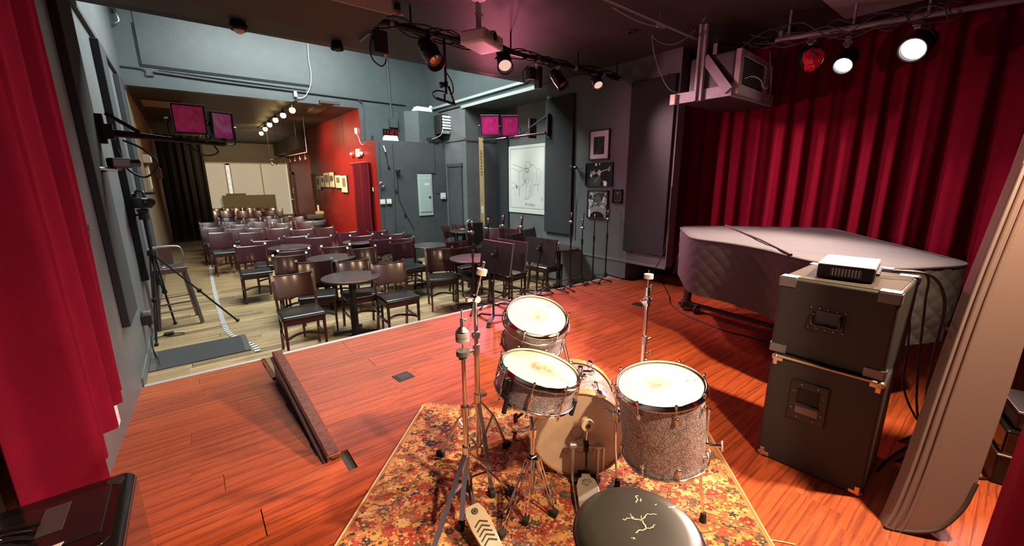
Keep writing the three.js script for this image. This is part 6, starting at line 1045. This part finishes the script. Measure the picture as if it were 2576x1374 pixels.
// two amber spotlights behind the drummer, over the top edge of the picture
for (const [P, tgt, I, lb] of [[V3(2.85, 3.2, .35), V3(2.0, S, -1.15), 80, 'lit amber spotlight at the ceiling above the padded board'], [V3(1.15, 3.2, .75), V3(1.55, S + .3, -1.0), 42, 'lit amber spotlight at the ceiling behind the drum throne']]) { const dir = tgt.clone().sub(P).normalize(); canLight(lb, P.clone().addScaledVector(dir, -.22), P, .085, V3(P.x, 3.42, P.z + .03), { lens: glow(1, .80, .5, 10) }); spotLight(lin(1, .66, .38), I, P.clone().addScaledVector(dir, .02), tgt, .78, .9, 3); }
// white cord and plug on the far wall, bracket by the left wall top
{ const W = (x, y, d = .05) => { const p = onZ(x, y, ZH); return V3(p.x, p.y, ZH + d); };
  const c = thing('white_power_lead', 'white lead dropping down the far wall to a white plug', 'lead', W(742, 238)), L = (x, y) => W(x, y).sub(c.position); part('lead', [tube([L(772, 96), L(775, 150), L(781, 190), L(778, 222), L(762, 246), L(746, 246), L(742, 238)], .009, 70, 6)], M.whiteCable, c); part('plug', [rb(.06, .11, .05, .012)], M.white, c);
  const h = W(290, 40), k = thing('wall_hook', 'pale metal hook high in the corner of the far wall', 'hook', h); part('hook', [tube([[0, .1, 0], [.02, .02, .05], [.03, -.1, .06], [-.02, -.14, .06]], .02, 24, 8)], M.chromeDull, k); part('plate', [rb(.08, .12, .02, .005).translate(0, .1, -.03)], M.wallGreen, k); }
// ================================================================== LEFT SIDE
{
  const P1 = onX(308, 826, XL), t1 = Math.min(.09, onZ(330, 824, P1.z).x - XL), f1 = onX(346, 774, XL + t1);
  feltPanel('tall charcoal felt panel on the wall beside the red side curtain', f1.z, P1.z, P1.y, 3.36, XL, 1, t1);
  const P2 = onX(356, 708, XL), f2 = onX(380, 680, XL + .07); feltPanel('tall charcoal felt panel behind the tripod', f2.z, P2.z, P2.y, 3.33, XL, 1, .07);
  const P3 = onX(298, 260, XL); feltPanel('tall charcoal felt panel beyond the tripod, nearest the wide opening', P3.z - .7, P3.z, .62, 3.33, XL, 1, .06);
  const pl = onX(288, 1036, XL), o = thing('outlet_plate', 'white outlet plate on the wall below the side curtain', 'outlet', [XL, pl.y, pl.z]); part('plate', [rb(.01, .19, .10, .003).translate(.005, 0, 0)], M.white, o); for (const y of [-.03, .03]) part('socket', [rb(.006, .032, .03, .003).translate(.011, y, 0)], M.cream, o);
  for (const [px, py] of [[206, 575], [208, 596]]) { const q = onX(px, py, XL); solo('wall_switch', [rb(.03, .05, .09, .006).translate(XL + .015, q.y, q.z)], M.blackPlastic, py < 590 ? 'small black wall plate beside the side curtain, upper' : 'small black wall plate beside the side curtain, lower', 'wall plate'); }
}
// gelled lights on a wall arm
{
  const B = onX(272, 322, XL + .12), zb = B.z, e = onZ(566, 364, zb), m = onZ(330, 340, zb), C1 = onZ(476, 300, zb), C2 = onZ(560, 318, zb - .05);
  const o = thing('gelled_flood_lights', 'two flood lights with magenta gels on a long arm from the left wall', 'stage light', [XL + .1, m.y, zb]), L = p => p.clone().sub(o.position);
  const hw = Math.abs(onZ(437, 300, zb).x - onZ(516, 300, zb).x), hh = onZ(476, 265, zb).y - onZ(476, 333, zb).y, w2 = Math.abs(onZ(533, 318, zb).x - onZ(586, 318, zb).x), h2 = onZ(560, 285, zb).y - onZ(560, 350, zb).y;
  gelLamp(o, L(C1), hw, hh, V3(.10, -.06, 1), .17, lin(.75, .42, .5)); gelLamp(o, L(C2), w2 * 1.05, h2, V3(.38, -.06, .92), .17, lin(.55, .45, .8));
  part('arm', [rod(L(B.clone().setY(m.y)), L(e), .019), rod(L(B.clone().setY(m.y + .03)), L(m.clone().lerp(e, .62)), .016)], M.blackMetal, o);
  part('brace', [bar(L(B.clone().setY(B.y + .12)), L(onZ(352, 334, zb)), .03, .03)], M.blackMetal, o); part('wall_bracket', [bx(-.1, .0, -.08, .16, -.03, .03), bx(-.02, .05, -.04, .08, -.035, .035)], M.blackMetal, o);
  part('lead', [tube([[.1, -.05, .05], [.22, -.12, .07], [.3, -.25, .07], [.2, -.36, .07], [.1, -.3, .05], [.05, -.12, .05]], .009, 50)], M.cable, o); part('lead', [tube([L(m.clone().lerp(e, .55)).add(V3(0, -.03, .02)), L(m.clone().lerp(e, .75)).add(V3(0, -.12, .02)), L(m.clone().lerp(e, .9)).add(V3(0, -.08, .02)), L(C2).add(V3(-.1, -.18, .02))], .007, 40)], M.cable, o);
  part('stem', [rod(L(C1).setY(L(C1).y - hh / 2 - .04), L(C1).setY(.02), .015)], M.blackMetal, o); part('stem', [rod(L(C2).setY(L(C2).y - h2 / 2 - .04), L(e).lerp(L(C2), .2).setY(.0), .015)], M.blackMetal, o);
  for (const P of [C1, C2]) spotLight(lin(1, .34, .50), 14, P.clone().add(V3(.02, 0, .1)), V3(5.8, 1.9, -1.9), .44, .7, 6);
}
{ const c = onX(300, 410, XL + .16), o = thing('wall_camera', 'black camera clamped to the dark panel edge on the left wall', 'camera', c, .5); part('body', [rb(.14, .08, .09, .014)], M.blackPlastic, o); part('lens', [at(cyl(.03, .034, .07, 18), .09, 0, .02, 0, 0, 1.57)], M.blackGloss, o); part('clamp', [rod([-.02, -.04, 0], [-.15, -.07, .05], .014), rb(.05, .03, .05, .008).translate(-.02, -.05, 0)], M.blackMetal, o); part('grip', [rod([-.16, -.05, .05], [-.04, -.06, .03], .016)], M.chromeDull, o); }
// tripod with camcorder
{
  const fl = onY(394, 868, .012), fr = onY(598, 807, .012), b = V3(fl.x + .10, 0, fl.z - .34), hubY = heightAt(b, 432, 632), camY = heightAt(b, 412, 512), o = thing('camera_tripod', 'tall black tripod holding a camcorder beside the metal stool', 'tripod', b), L = p => p.clone().sub(o.position), hub = V3(0, hubY, 0);
  const f3 = V3(.06, .012, -.46); for (const f of [L(fl), L(fr), f3]) { const s = V3(-f.z, 0, f.x).normalize().multiplyScalar(.018), m = hub.clone().lerp(f, .52); part('leg', [rod(hub.clone().add(s), m.clone().add(s.clone().multiplyScalar(.5)), .010), rod(hub.clone().sub(s), m.clone().sub(s.clone().multiplyScalar(.5)), .010), rod(m, f, .012), at(rb(.05, .05, .04, .012), m.x, m.y, m.z)], M.blackMetal, o); part('rubber_foot', [at(ball(.022, 10), f.x, f.y + .008, f.z)], M.blackRubber, o); }
  part('centre_column', [rod([0, hubY * .62, 0], [0, camY - .12, 0], .016), cyl(.04, .045, .06, 16).translate(0, hubY, 0)], M.blackMetal, o); part('head', [cyl(.045, .05, .09, 18).translate(0, camY - .13, 0), rb(.1, .03, .12, .01).translate(0, camY - .07, 0)], M.blackMetal, o); part('pan_handle', [rod([-.02, camY - .11, 0], [-.16, camY - .16, -.22], .011)], M.blackMetal, o);
  const c = thing('camcorder', 'black camcorder mounted on the tripod', 'camera', [b.x, camY - .05, b.z], .45); part('body', [rb(.11, .12, .26, .02).translate(0, .065, 0)], M.blackPlastic, c); part('lens_hood', [at(cyl(.042, .038, .1, 18), 0, .075, .17, 1.57, 0, 0)], M.blackGloss, c); part('top_handle', [tube([[0, .13, -.1], [0, .19, -.07], [0, .19, .08], [0, .13, .1]], .014, 24, 8)], M.blackPlastic, c); part('viewfinder', [rb(.05, .05, .12, .01).translate(-.02, .15, -.16)], M.blackPlastic, c); part('microphone', [rod([.06, .17, 0], [.06, .175, .2], .015)], M.blackPlastic, c);
}
// metal bar stool
{
  const fr = onY(506, 799, 0), fb = onY(511, 776, 0), fl = onY(402, 842, 0), c = V3((fr.x + fl.x) / 2 - .02, 0, (fl.z + fr.z) / 2 - .16), o = thing('metal_stool', 'gunmetal bar stool with low hoop back behind the tripod', 'stool', c, .1), hs = Math.min(.76, heightAt(c, 425, 662)), m = std(.20, .17, .17, .32, .85);
  part('seat', [rb(.36, .03, .36, .012).translate(0, hs, 0), rb(.33, .05, .33, .01).translate(0, hs - .035, 0)], m, o); for (const sx of [-1, 1]) for (const sz of [-1, 1]) part('leg', [bar([sx * .145, hs - .03, sz * .145], [sx * .225, 0, sz * .225], .05, .012, [sx, 0, sz]), bar([sx * .135, hs - .03, sz * .15], [sx * .215, 0, sz * .23], .03, .014, [0, 0, 1])], m, o);
  for (const y of [.22, .32]) { const k = .225 - .08 * y / hs; part('foot_rail', [rod([-k, y, k], [k, y, k], .008)], m, o); part('foot_rail', [rod([-k, y, -k], [k, y, -k], .008)], m, o); part('foot_rail', [rod([k, y, -k], [k, y, k], .008)], m, o); }
  part('hoop_back', [tube([[-.17, hs, -.15], [-.18, hs + .13, -.17], [-.16, hs + .23, -.19], [-.1, hs + .25, -.2], [.1, hs + .25, -.2], [.16, hs + .23, -.19], [.18, hs + .13, -.17], [.17, hs, -.15]], .012, 60, 8)], M.chromeDull, o); part('back_plate', [rb(.14, .24, .006, .002).translate(0, hs + .125, -.19)], m, o);
  part('sticker', [cyl(.018, .018, .002, 12).translate(-.05, hs + .017, .04)], M.white, o);
}
// mat and striped tape on the hall floor, adapter and wires at the wall
{
  const a = onY(383, 886, .008), b = onY(617, 843, .008), c = onY(632, 881, .008), d = onY(369, 937, .008), o = thing('floor_mat', 'black ribbed rubber mat at the foot of the ramp', 'mat', [(a.x + c.x) / 2, 0, (a.z + c.z) / 2]), w = (b.x + c.x - a.x - d.x) / 2, l = (d.z + c.z - a.z - b.z) / 2;
  part('pad', [rb(w, .01, l, .004).translate(0, .005, 0)], std(.028, .03, .031, .85, 0, { bumpMap: rep(grainTex, 10, 4), bumpScale: .002 }), o); each('edge_strip', [-1, 1].map(s => rb(.05, .012, l, .004).translate(s * (w / 2 - .03), .007, 0)), std(.055, .058, .06, .7), o);
  const pts = [[528, 655], [530, 675], [533, 697], [537, 720], [543, 745], [549, 770], [557, 797], [566, 822], [574, 836], [588, 846], [612, 858], [640, 872], [650, 886]].map(q => onY(...q, .002)), cv = new THREE.CatmullRomCurve3(pts), T = cv.getLength(), n = Math.floor(T / .078), tp = thing('striped_tape', 'line of black and white striped cable tape along the aisle', 'tape', [0, 0, 0]);
  part('tape', [sheet(120, 1, (u, v) => { const p = cv.getPointAt(u), t = cv.getTangentAt(u); return [p.x - t.z * (v - .5) * .055, .0035, p.z + t.x * (v - .5) * .055]; }, .003, [0, -1, 0])], std(.05, .045, .04, .7), tp);
  const wm = M.white, gg = new Map(); for (let i = 0; i < n; i += 1) { const p = cv.getPointAt((i + .25) / n), t = cv.getTangentAt((i + .25) / n); const m = part('white_stripe', gg.get('s') || (gg.set('s', cb(.054, .002, .036)), gg.get('s')), wm, tp); m.position.set(p.x, .0045, p.z); m.rotation.y = Math.atan2(t.x, t.z); }
  const q = onY(426, 843, 0), ad = thing('power_adapter', 'small black power adapter with coiled lead on the hall floor', 'adapter', q); part('block', [rb(.1, .035, .06, .01).translate(0, .018, 0)], M.blackPlastic, ad); part('lead', [tube([[-.05, .01, 0], [-.12, .008, .04], [-.2, .008, .02], [-.28, .02, .1], [-.3, .3, .12]], .005, 40), tube([[.05, .01, 0], [.12, .008, .02], [.15, .008, .08], [.08, .008, .1], [-.02, .008, .07]], .005, 40)], M.cable, ad);
  const w0 = onX(372, 800, XL + .05), wb = thing('wall_power_box', 'silver-black power box and wires low on the left wall', 'power box', [XL, w0.y, w0.z]); part('box', [rb(.09, .11, .2, .012).translate(.045, 0, 0)], M.blackPlastic, wb); part('plate', [rb(.06, .04, .14, .008).translate(.05, .07, 0)], M.chromeDull, wb); for (let k = 0; k < 3; k++) part('wire', [tube([[.05, -.05, k * .04], [.07, -.12, .05 + k * .04], [.05, -.22, .1 + k * .05], [.06 + k * .02, -w0.y + .01, .2 + k * .07], [.1, -w0.y + .008, .4]], .005, 40)], M.cable, wb);
}
// glossy loudspeaker at the left foot of the picture
{
  const y = .98, c = onY(342, 1172, y), w = .302, d = .5, o = thing('stage_monitor', 'glossy black powered loudspeaker with cables on its top', 'loudspeaker', [c.x - w / 2, S, c.z + d / 2]), h = y - S;
  part('cabinet', [rb(w, h, d, .028, 4).translate(0, h / 2, 0)], M.blackGloss, o); part('top_recess', [rb(w * .82, .006, d * .42, .003).translate(-.02, h + .001, -.08)], phys(.012, .011, .011, { roughness: .1, clearcoat: .8 }), o); part('top_lip', [tube([[w * .40, h + .002, .06], [w * .34, h + .006, .09], [.0, h + .006, .10], [-w * .42, h + .006, .10]], .006, 40)], M.blackGloss, o);
  part('smoked_window', [rb(.05, .002, .12, .001).translate(.0, h + .005, -.10)], phys(.06, .055, .055, { roughness: .2, clearcoat: .5 }), o); each('feet_cap', [cyl(.02, .02, .003, 20).translate(.11, h + .002, -.20), cyl(.02, .02, .003, 20).translate(.08, h + .002, .15)], std(.03, .028, .028, .3), o);
  part('label', [at(extr([[-.055, -.015], [.045, -.02], [.06, .015], [-.035, .02]], .0012), -.02, h + .0065, .04, -Math.PI / 2, 0, .1)], std(.8, .76, .74, .5), o);
  for (let k = 0; k < 7; k++) { const z0 = -.12 + k * .022; tag(part(numbered('monitor_cable'), [tube([[0, 0, 0], [-.04, .012 + .004 * k, .005], [-.08, .02 + .003 * k, .01 + .006 * k], [-.115, .01, .02 + .006 * k], [-.145, -.06, .03 + .006 * k], [-.15, -.25, .04]], .0055, 40, 8)], M.blackGloss, scene), 'black cable bundled over the glossy loudspeaker top', 'cable', 'cables on the loudspeaker').position.set(c.x - w / 2 - .02 - .01 * (k % 3), y + .012, c.z + .16 + k * .02); }
}
// dark floor outlet covers on the stage
for (const [px, py, lb] of [[1015, 948, 'square dark floor outlet cover near the rug corner'], [1606, 766, 'square dark floor outlet cover beside the straight cymbal stand']]) { const p = onY(px, py, S), o = thing('floor_outlet', lb, 'floor outlet', p, .1); part('plate', [rb(.13, .005, .13, .002).translate(0, .0025, 0)], std(.03, .032, .036, .4, .5), o); part('lid', [rb(.09, .004, .09, .002).translate(0, .006, 0)], std(.02, .021, .024, .5), o); }
// cable along the stage by the piano
tag(part('piano_cable', [tube([[1706, 640], [1702, 672], [1676, 690], [1662, 700], [1672, 722], [1684, 748], [1686, 762], [1710, 785], [1760, 808], [1830, 834], [1900, 852], [1945, 866]].map((q, i) => i < 2 ? onX(...q, 4.75) : onY(...q, S + .006)), .007, 160, 6)], M.cable, scene), 'black cable snaking over the boards in front of the piano', 'cable');
tag(part('felt_panel_cable', [tube([[1690, 470], [1682, 560], [1668, 640], [1650, 672], [1640, 684]].map((q, i) => i < 4 ? onX(...q, XR - .09) : onY(...q, S + .006)), .006, 60, 6)], M.cable, scene), 'thin black cable hanging beside the felt panel to the stage', 'cable');
tag(part('loose_string', [tube([[1800, 1350], [1820, 1346], [1960, 1362], [2000, 1370]].map(q => onY(...q, S + .004)), .003, 40, 5)], std(.7, .55, .35, .8), scene), 'pale loose string lying on the boards beside the rug', 'string');
// ================================================================== FAR ROOM
{
  const zw = ZW; // window with frosted shades
  const win = struct('window_2', [bx(WX0, WX1, WY1 - .05, WY1, zw - .12, zw + .03), bx(WX0, WX0 + .04, WY0, WY1, zw - .12, zw + .02), bx(WX1 - .04, WX1, WY0, WY1, zw - .12, zw + .02), bx(WX0, WX1, WY0, WY0 + .05, zw - .12, zw + .03)], std(.55, .42, .26, .5));
  const xs = [WX0 + .04, onZ(571, 450, zw).x, onZ(583, 450, zw).x, onZ(660, 450, zw).x, onZ(724, 450, zw).x, WX1 - .04];
  const shade = std(.60, .56, .46, .8); shade.emissive = lin(.9, .82, .66); shade.emissiveIntensity = .22;
  const pane = (a, b, m, y0 = WY0 + .05) => part('shade', [bx(a, b, y0, WY1 - .05, zw - .06, zw - .05)], m, win);
  pane(xs[0], xs[1], shade); pane(xs[2], xs[3] - .02, shade); pane(xs[3] + .02, xs[4], shade);
  const day = glow(1, .96, .88, 1.1); pane(xs[4], xs[5], glow(1, .92, .78, .9));
  for (const x of [xs[1], xs[2], xs[3]]) part('mullion', [bx(x - .025, x + .02, WY0, WY1 - .03, zw - .07, zw + .02)], std(.55, .42, .26, .5), win);
  // gap of daylight between two shades, crossed by slats
  part('daylight_gap', [bx(xs[1], xs[2], 1.35, WY1 - .12, zw - .09, zw - .08)], glow(1, 1, 1, 2.2), win);
  for (let i = 0; i < 26; i++) part('slat', [at(cb(xs[2] - xs[1], .018, .02), (xs[1] + xs[2]) / 2, 1.37 + i * .047, zw - .065, .4, 0, 0)], std(.35, .33, .30, .6), win);
  part('lower_gap', [bx(xs[1], xs[2], WY0, 1.33, zw - .09, zw - .08)], std(.03, .02, .015, .6), win);
  const lo = onZ(558, 498, zw + .1), hi = onZ(690, 494, zw + .1), s = thing('low_partition', 'low olive screen standing before the frosted window', 'screen', [(lo.x + hi.x) / 2, 0, zw + .35]); part('panel', [bx(-(hi.x - lo.x) / 2, (hi.x - lo.x) / 2, .05, 1.28, -.015, .015)], std(.22, .19, .11, .8), s); each('foot', [-.6, .6].map(x => rb(.05, .05, .3, .01).translate(x, .025, 0)), M.blackMetal, s);
  part('top_rail', [bx(-(hi.x - lo.x) / 2 + .15, (hi.x - lo.x) / 2 - 1.1, 1.28, 1.36, -.02, .02)], std(.18, .15, .08, .8), s);
  // black drape
  const zc = -16.0, x1 = onZ(522, 450, zc).x, top = onZ(400, 296, zc).y; tag(part('black_drape', drape([[XL + .08, zc + .05], [(x1 + XL) / 2, zc], [x1, zc - .02]], .06, Math.min(3.2, top), .05, .2, 6.1), std(.014, .011, .008, .95), scene), 'long black drape hanging from a rod in the far room', 'curtain');
  const r = thing('drape_rod', 'thin pale rod holding the black drape', 'curtain rod', [(x1 + XL) / 2, Math.min(3.2, top) + .015, zc]); part('pole', [rod([-(x1 - XL) / 2, 0, 0], [(x1 - XL) / 2, 0, 0], .015)], M.chromeDull, r); each('finial', [-1, 1].map(s2 => at(ball(.03, 10), s2 * (x1 - XL) / 2, 0, 0)), M.chromeDull, r);
}
// track of small warm spots on the far ceiling
{
  const q = [[735, 275], [712, 288], [693, 300], [678, 312], [667, 323], [657, 334]], P = q.map(p => onY(...p, 3.3)), o = thing('track_light', 'row of six lit spots on a ceiling track in the far room', 'track light', [2.05, 3.44, (P[0].z + P[5].z) / 2]), L = p => p.clone().sub(o.position);
  part('track', [bx(-.02, .02, 0, .025, P[5].z - o.position.z - .2, P[0].z - o.position.z + .2)], M.blackMetal, o);
  P.forEach((p, i) => {
    const s = part('spot_head', [at(cyl(.025, .04, .06, 18), p.x - 2.05, p.y - 3.44 + .05, p.z - o.position.z), rod([p.x - 2.05, p.y - 3.44 + .08, p.z - o.position.z], [p.x - 2.05, 0, p.z - o.position.z], .01)], M.blackMetal, o); part('bulb', [at(ball(.06, 16), p.x - 2.05, p.y - 3.44 - .02, p.z - o.position.z)], glow(1, .72, .30, 7), s);
    spotLight(lin(1, .76, .46), i > 3 ? 34 : i % 2 ? 11 : 30, p.clone().add(V3(0, -.07, 0)), i > 3 ? V3(1.6 + (i - 4) * 1.0, 1.0, ZW + .2) : i % 2 ? V3(XD, 2.4, p.z + .2) : V3(2.05 + (i % 2 ? -1.1 : .9), .3, p.z - .6 + (i % 3) * .4), i > 3 ? .8 : 1.05, .8, 2);
  });
  const a = onY(680, 403, 2.45), zt = -14.5, A = onZ(680, 402, zt), B = onZ(772, 383, zt + 2.6), t = thing('hanging_track', 'suspended wire track with small pale spots before the red wall', 'track light', A), R = p => p.clone().sub(A);
  part('rail', [bar(R(A), R(B), .03, .02)], std(.35, .22, .12, .5), t); each('wire', [0, .25, .5, .78].map(k => { const p = R(A.clone().lerp(B, k)); return rod(p, p.clone().setY(HH - A.y), .003); }), M.blackMetal, t); part('white_wire', [rod(R(B), R(B).setY(HH - A.y), .006)], M.whiteCable, t);
  for (let i = 0; i < 8; i++) { const p = R(A.clone().lerp(B, .04 + i * .13)), k = part('spot_head', [at(cyl(.02, .035, .07, 12), p.x, p.y - .12, p.z, .3 * (i % 3 - 1), 0, .3), rod([p.x, p.y, p.z], [p.x, p.y - .1, p.z], .006)], M.chromeDull, t); part('lens', [at(ball(.026, 10), p.x, p.y - .155, p.z)], std(.8, .78, .72, .3), k); }
}
// ceiling grille, left-wall boxes, dark door, bin with drum bag
{
  const a = onY(405, 262, HH - .02), o = thing('ceiling_grille', 'tan square ceiling panel beyond the opening', 'ceiling panel', [a.x, HH - .03, a.z]); part('panel', [bx(-.3, .3, 0, .03, -.45, .45)], std(.32, .22, .12, .6), o); part('rim', [bx(-.33, .33, .0, .03, .45, .5)], std(.04, .03, .02, .6), o);
  const d = onY(800, 275, HH - .03), c = thing('ceiling_grille', 'long dark ceiling trim panel near the red wall top', 'ceiling panel', [d.x, HH - .04, d.z]); part('panel', [bx(-.12, .12, 0, .04, -.9, .9)], std(.07, .05, .03, .6), c); part('rim', [bx(-.2, .2, -.01, .04, .9, 1.0)], std(.03, .022, .015, .6), c);
  const bxs = [[368, 400, .12, .16, 'tan wall box high on the far left wall'], [395, 436, .14, .3, 'pale wall unit on the far left wall beside the drape'], [378, 446, .05, .55, 'narrow wire rack on the far left wall']]; for (const [px, py, t, h, lb] of bxs) { const p = onX(px, py, XL + .06); const q = thing('wall_box', lb, 'wall box', [XL + .01, p.y, p.z]); part('body', [rb(t, h, .3, .01).translate(t / 2, 0, 0)], M.tan, q); part('cover', [rb(.012, h * .8, .24, .004).translate(t, 0, 0)], M.cream, q); }
  const z0 = onX(738, 460, XF).z, z1 = onX(752, 460, XF).z, dr = struct('door_2', [bx(XF - .04, XF, 0, 2.15, z0 - .9, z0 + .15)], std(.035, .028, .022, .5)); part('door_frame', [bx(XF - .06, XF, 0, 2.25, z0 + .15, z0 + .25), bx(XF - .06, XF, 2.15, 2.25, z0 - .9, z0 + .25)], std(.16, .03, .025, .5), dr); part('push_bar', [bx(XF - .12, XF - .04, 1.0, 1.08, z0 - .8, z0 + .1)], M.chromeDull, dr); each('white_sticker', [1.45, 1.32].map(y => bx(XF - .045, XF - .041, y, y + .1, z0 - .15, z0 + .05)), M.white, dr);  // the stickers on the door are plain white
  const b = onZ(803, 545, -13.3).setY(0).add(V3(-.12, 0, 0)), k = thing('waste_bin', 'black lidded bin topped with bags and boxes by the red wall', 'bin', b); part('bin', [lathe([[0, 0], [.24, 0], [.28, .62], [.29, .66], [.26, .68], [0, .68]], 24)], M.blackPlastic, k); part('liner', [lathe([[.27, .56], [.30, .66], [.285, .72], [.2, .70]], 24)], std(.10, .11, .14, .3), k);
  const g = thing('instrument_bag', 'tan and black case lying on top of the bin', 'bag', [b.x, .72, b.z]); part('case', [rb(.5, .16, .3, .06, 3).translate(.0, .09, 0)], std(.05, .04, .03, .7), g); part('pouch', [rb(.24, .12, .22, .05, 3).translate(.14, .19, 0)], std(.42, .26, .14, .7), g); part('tube', [cyl(.03, .03, .2, 12).translate(.12, .33, 0)], std(.7, .6, .5, .6), g);
}
scene.updateMatrixWorld(true);
renderer.render(scene, camera);
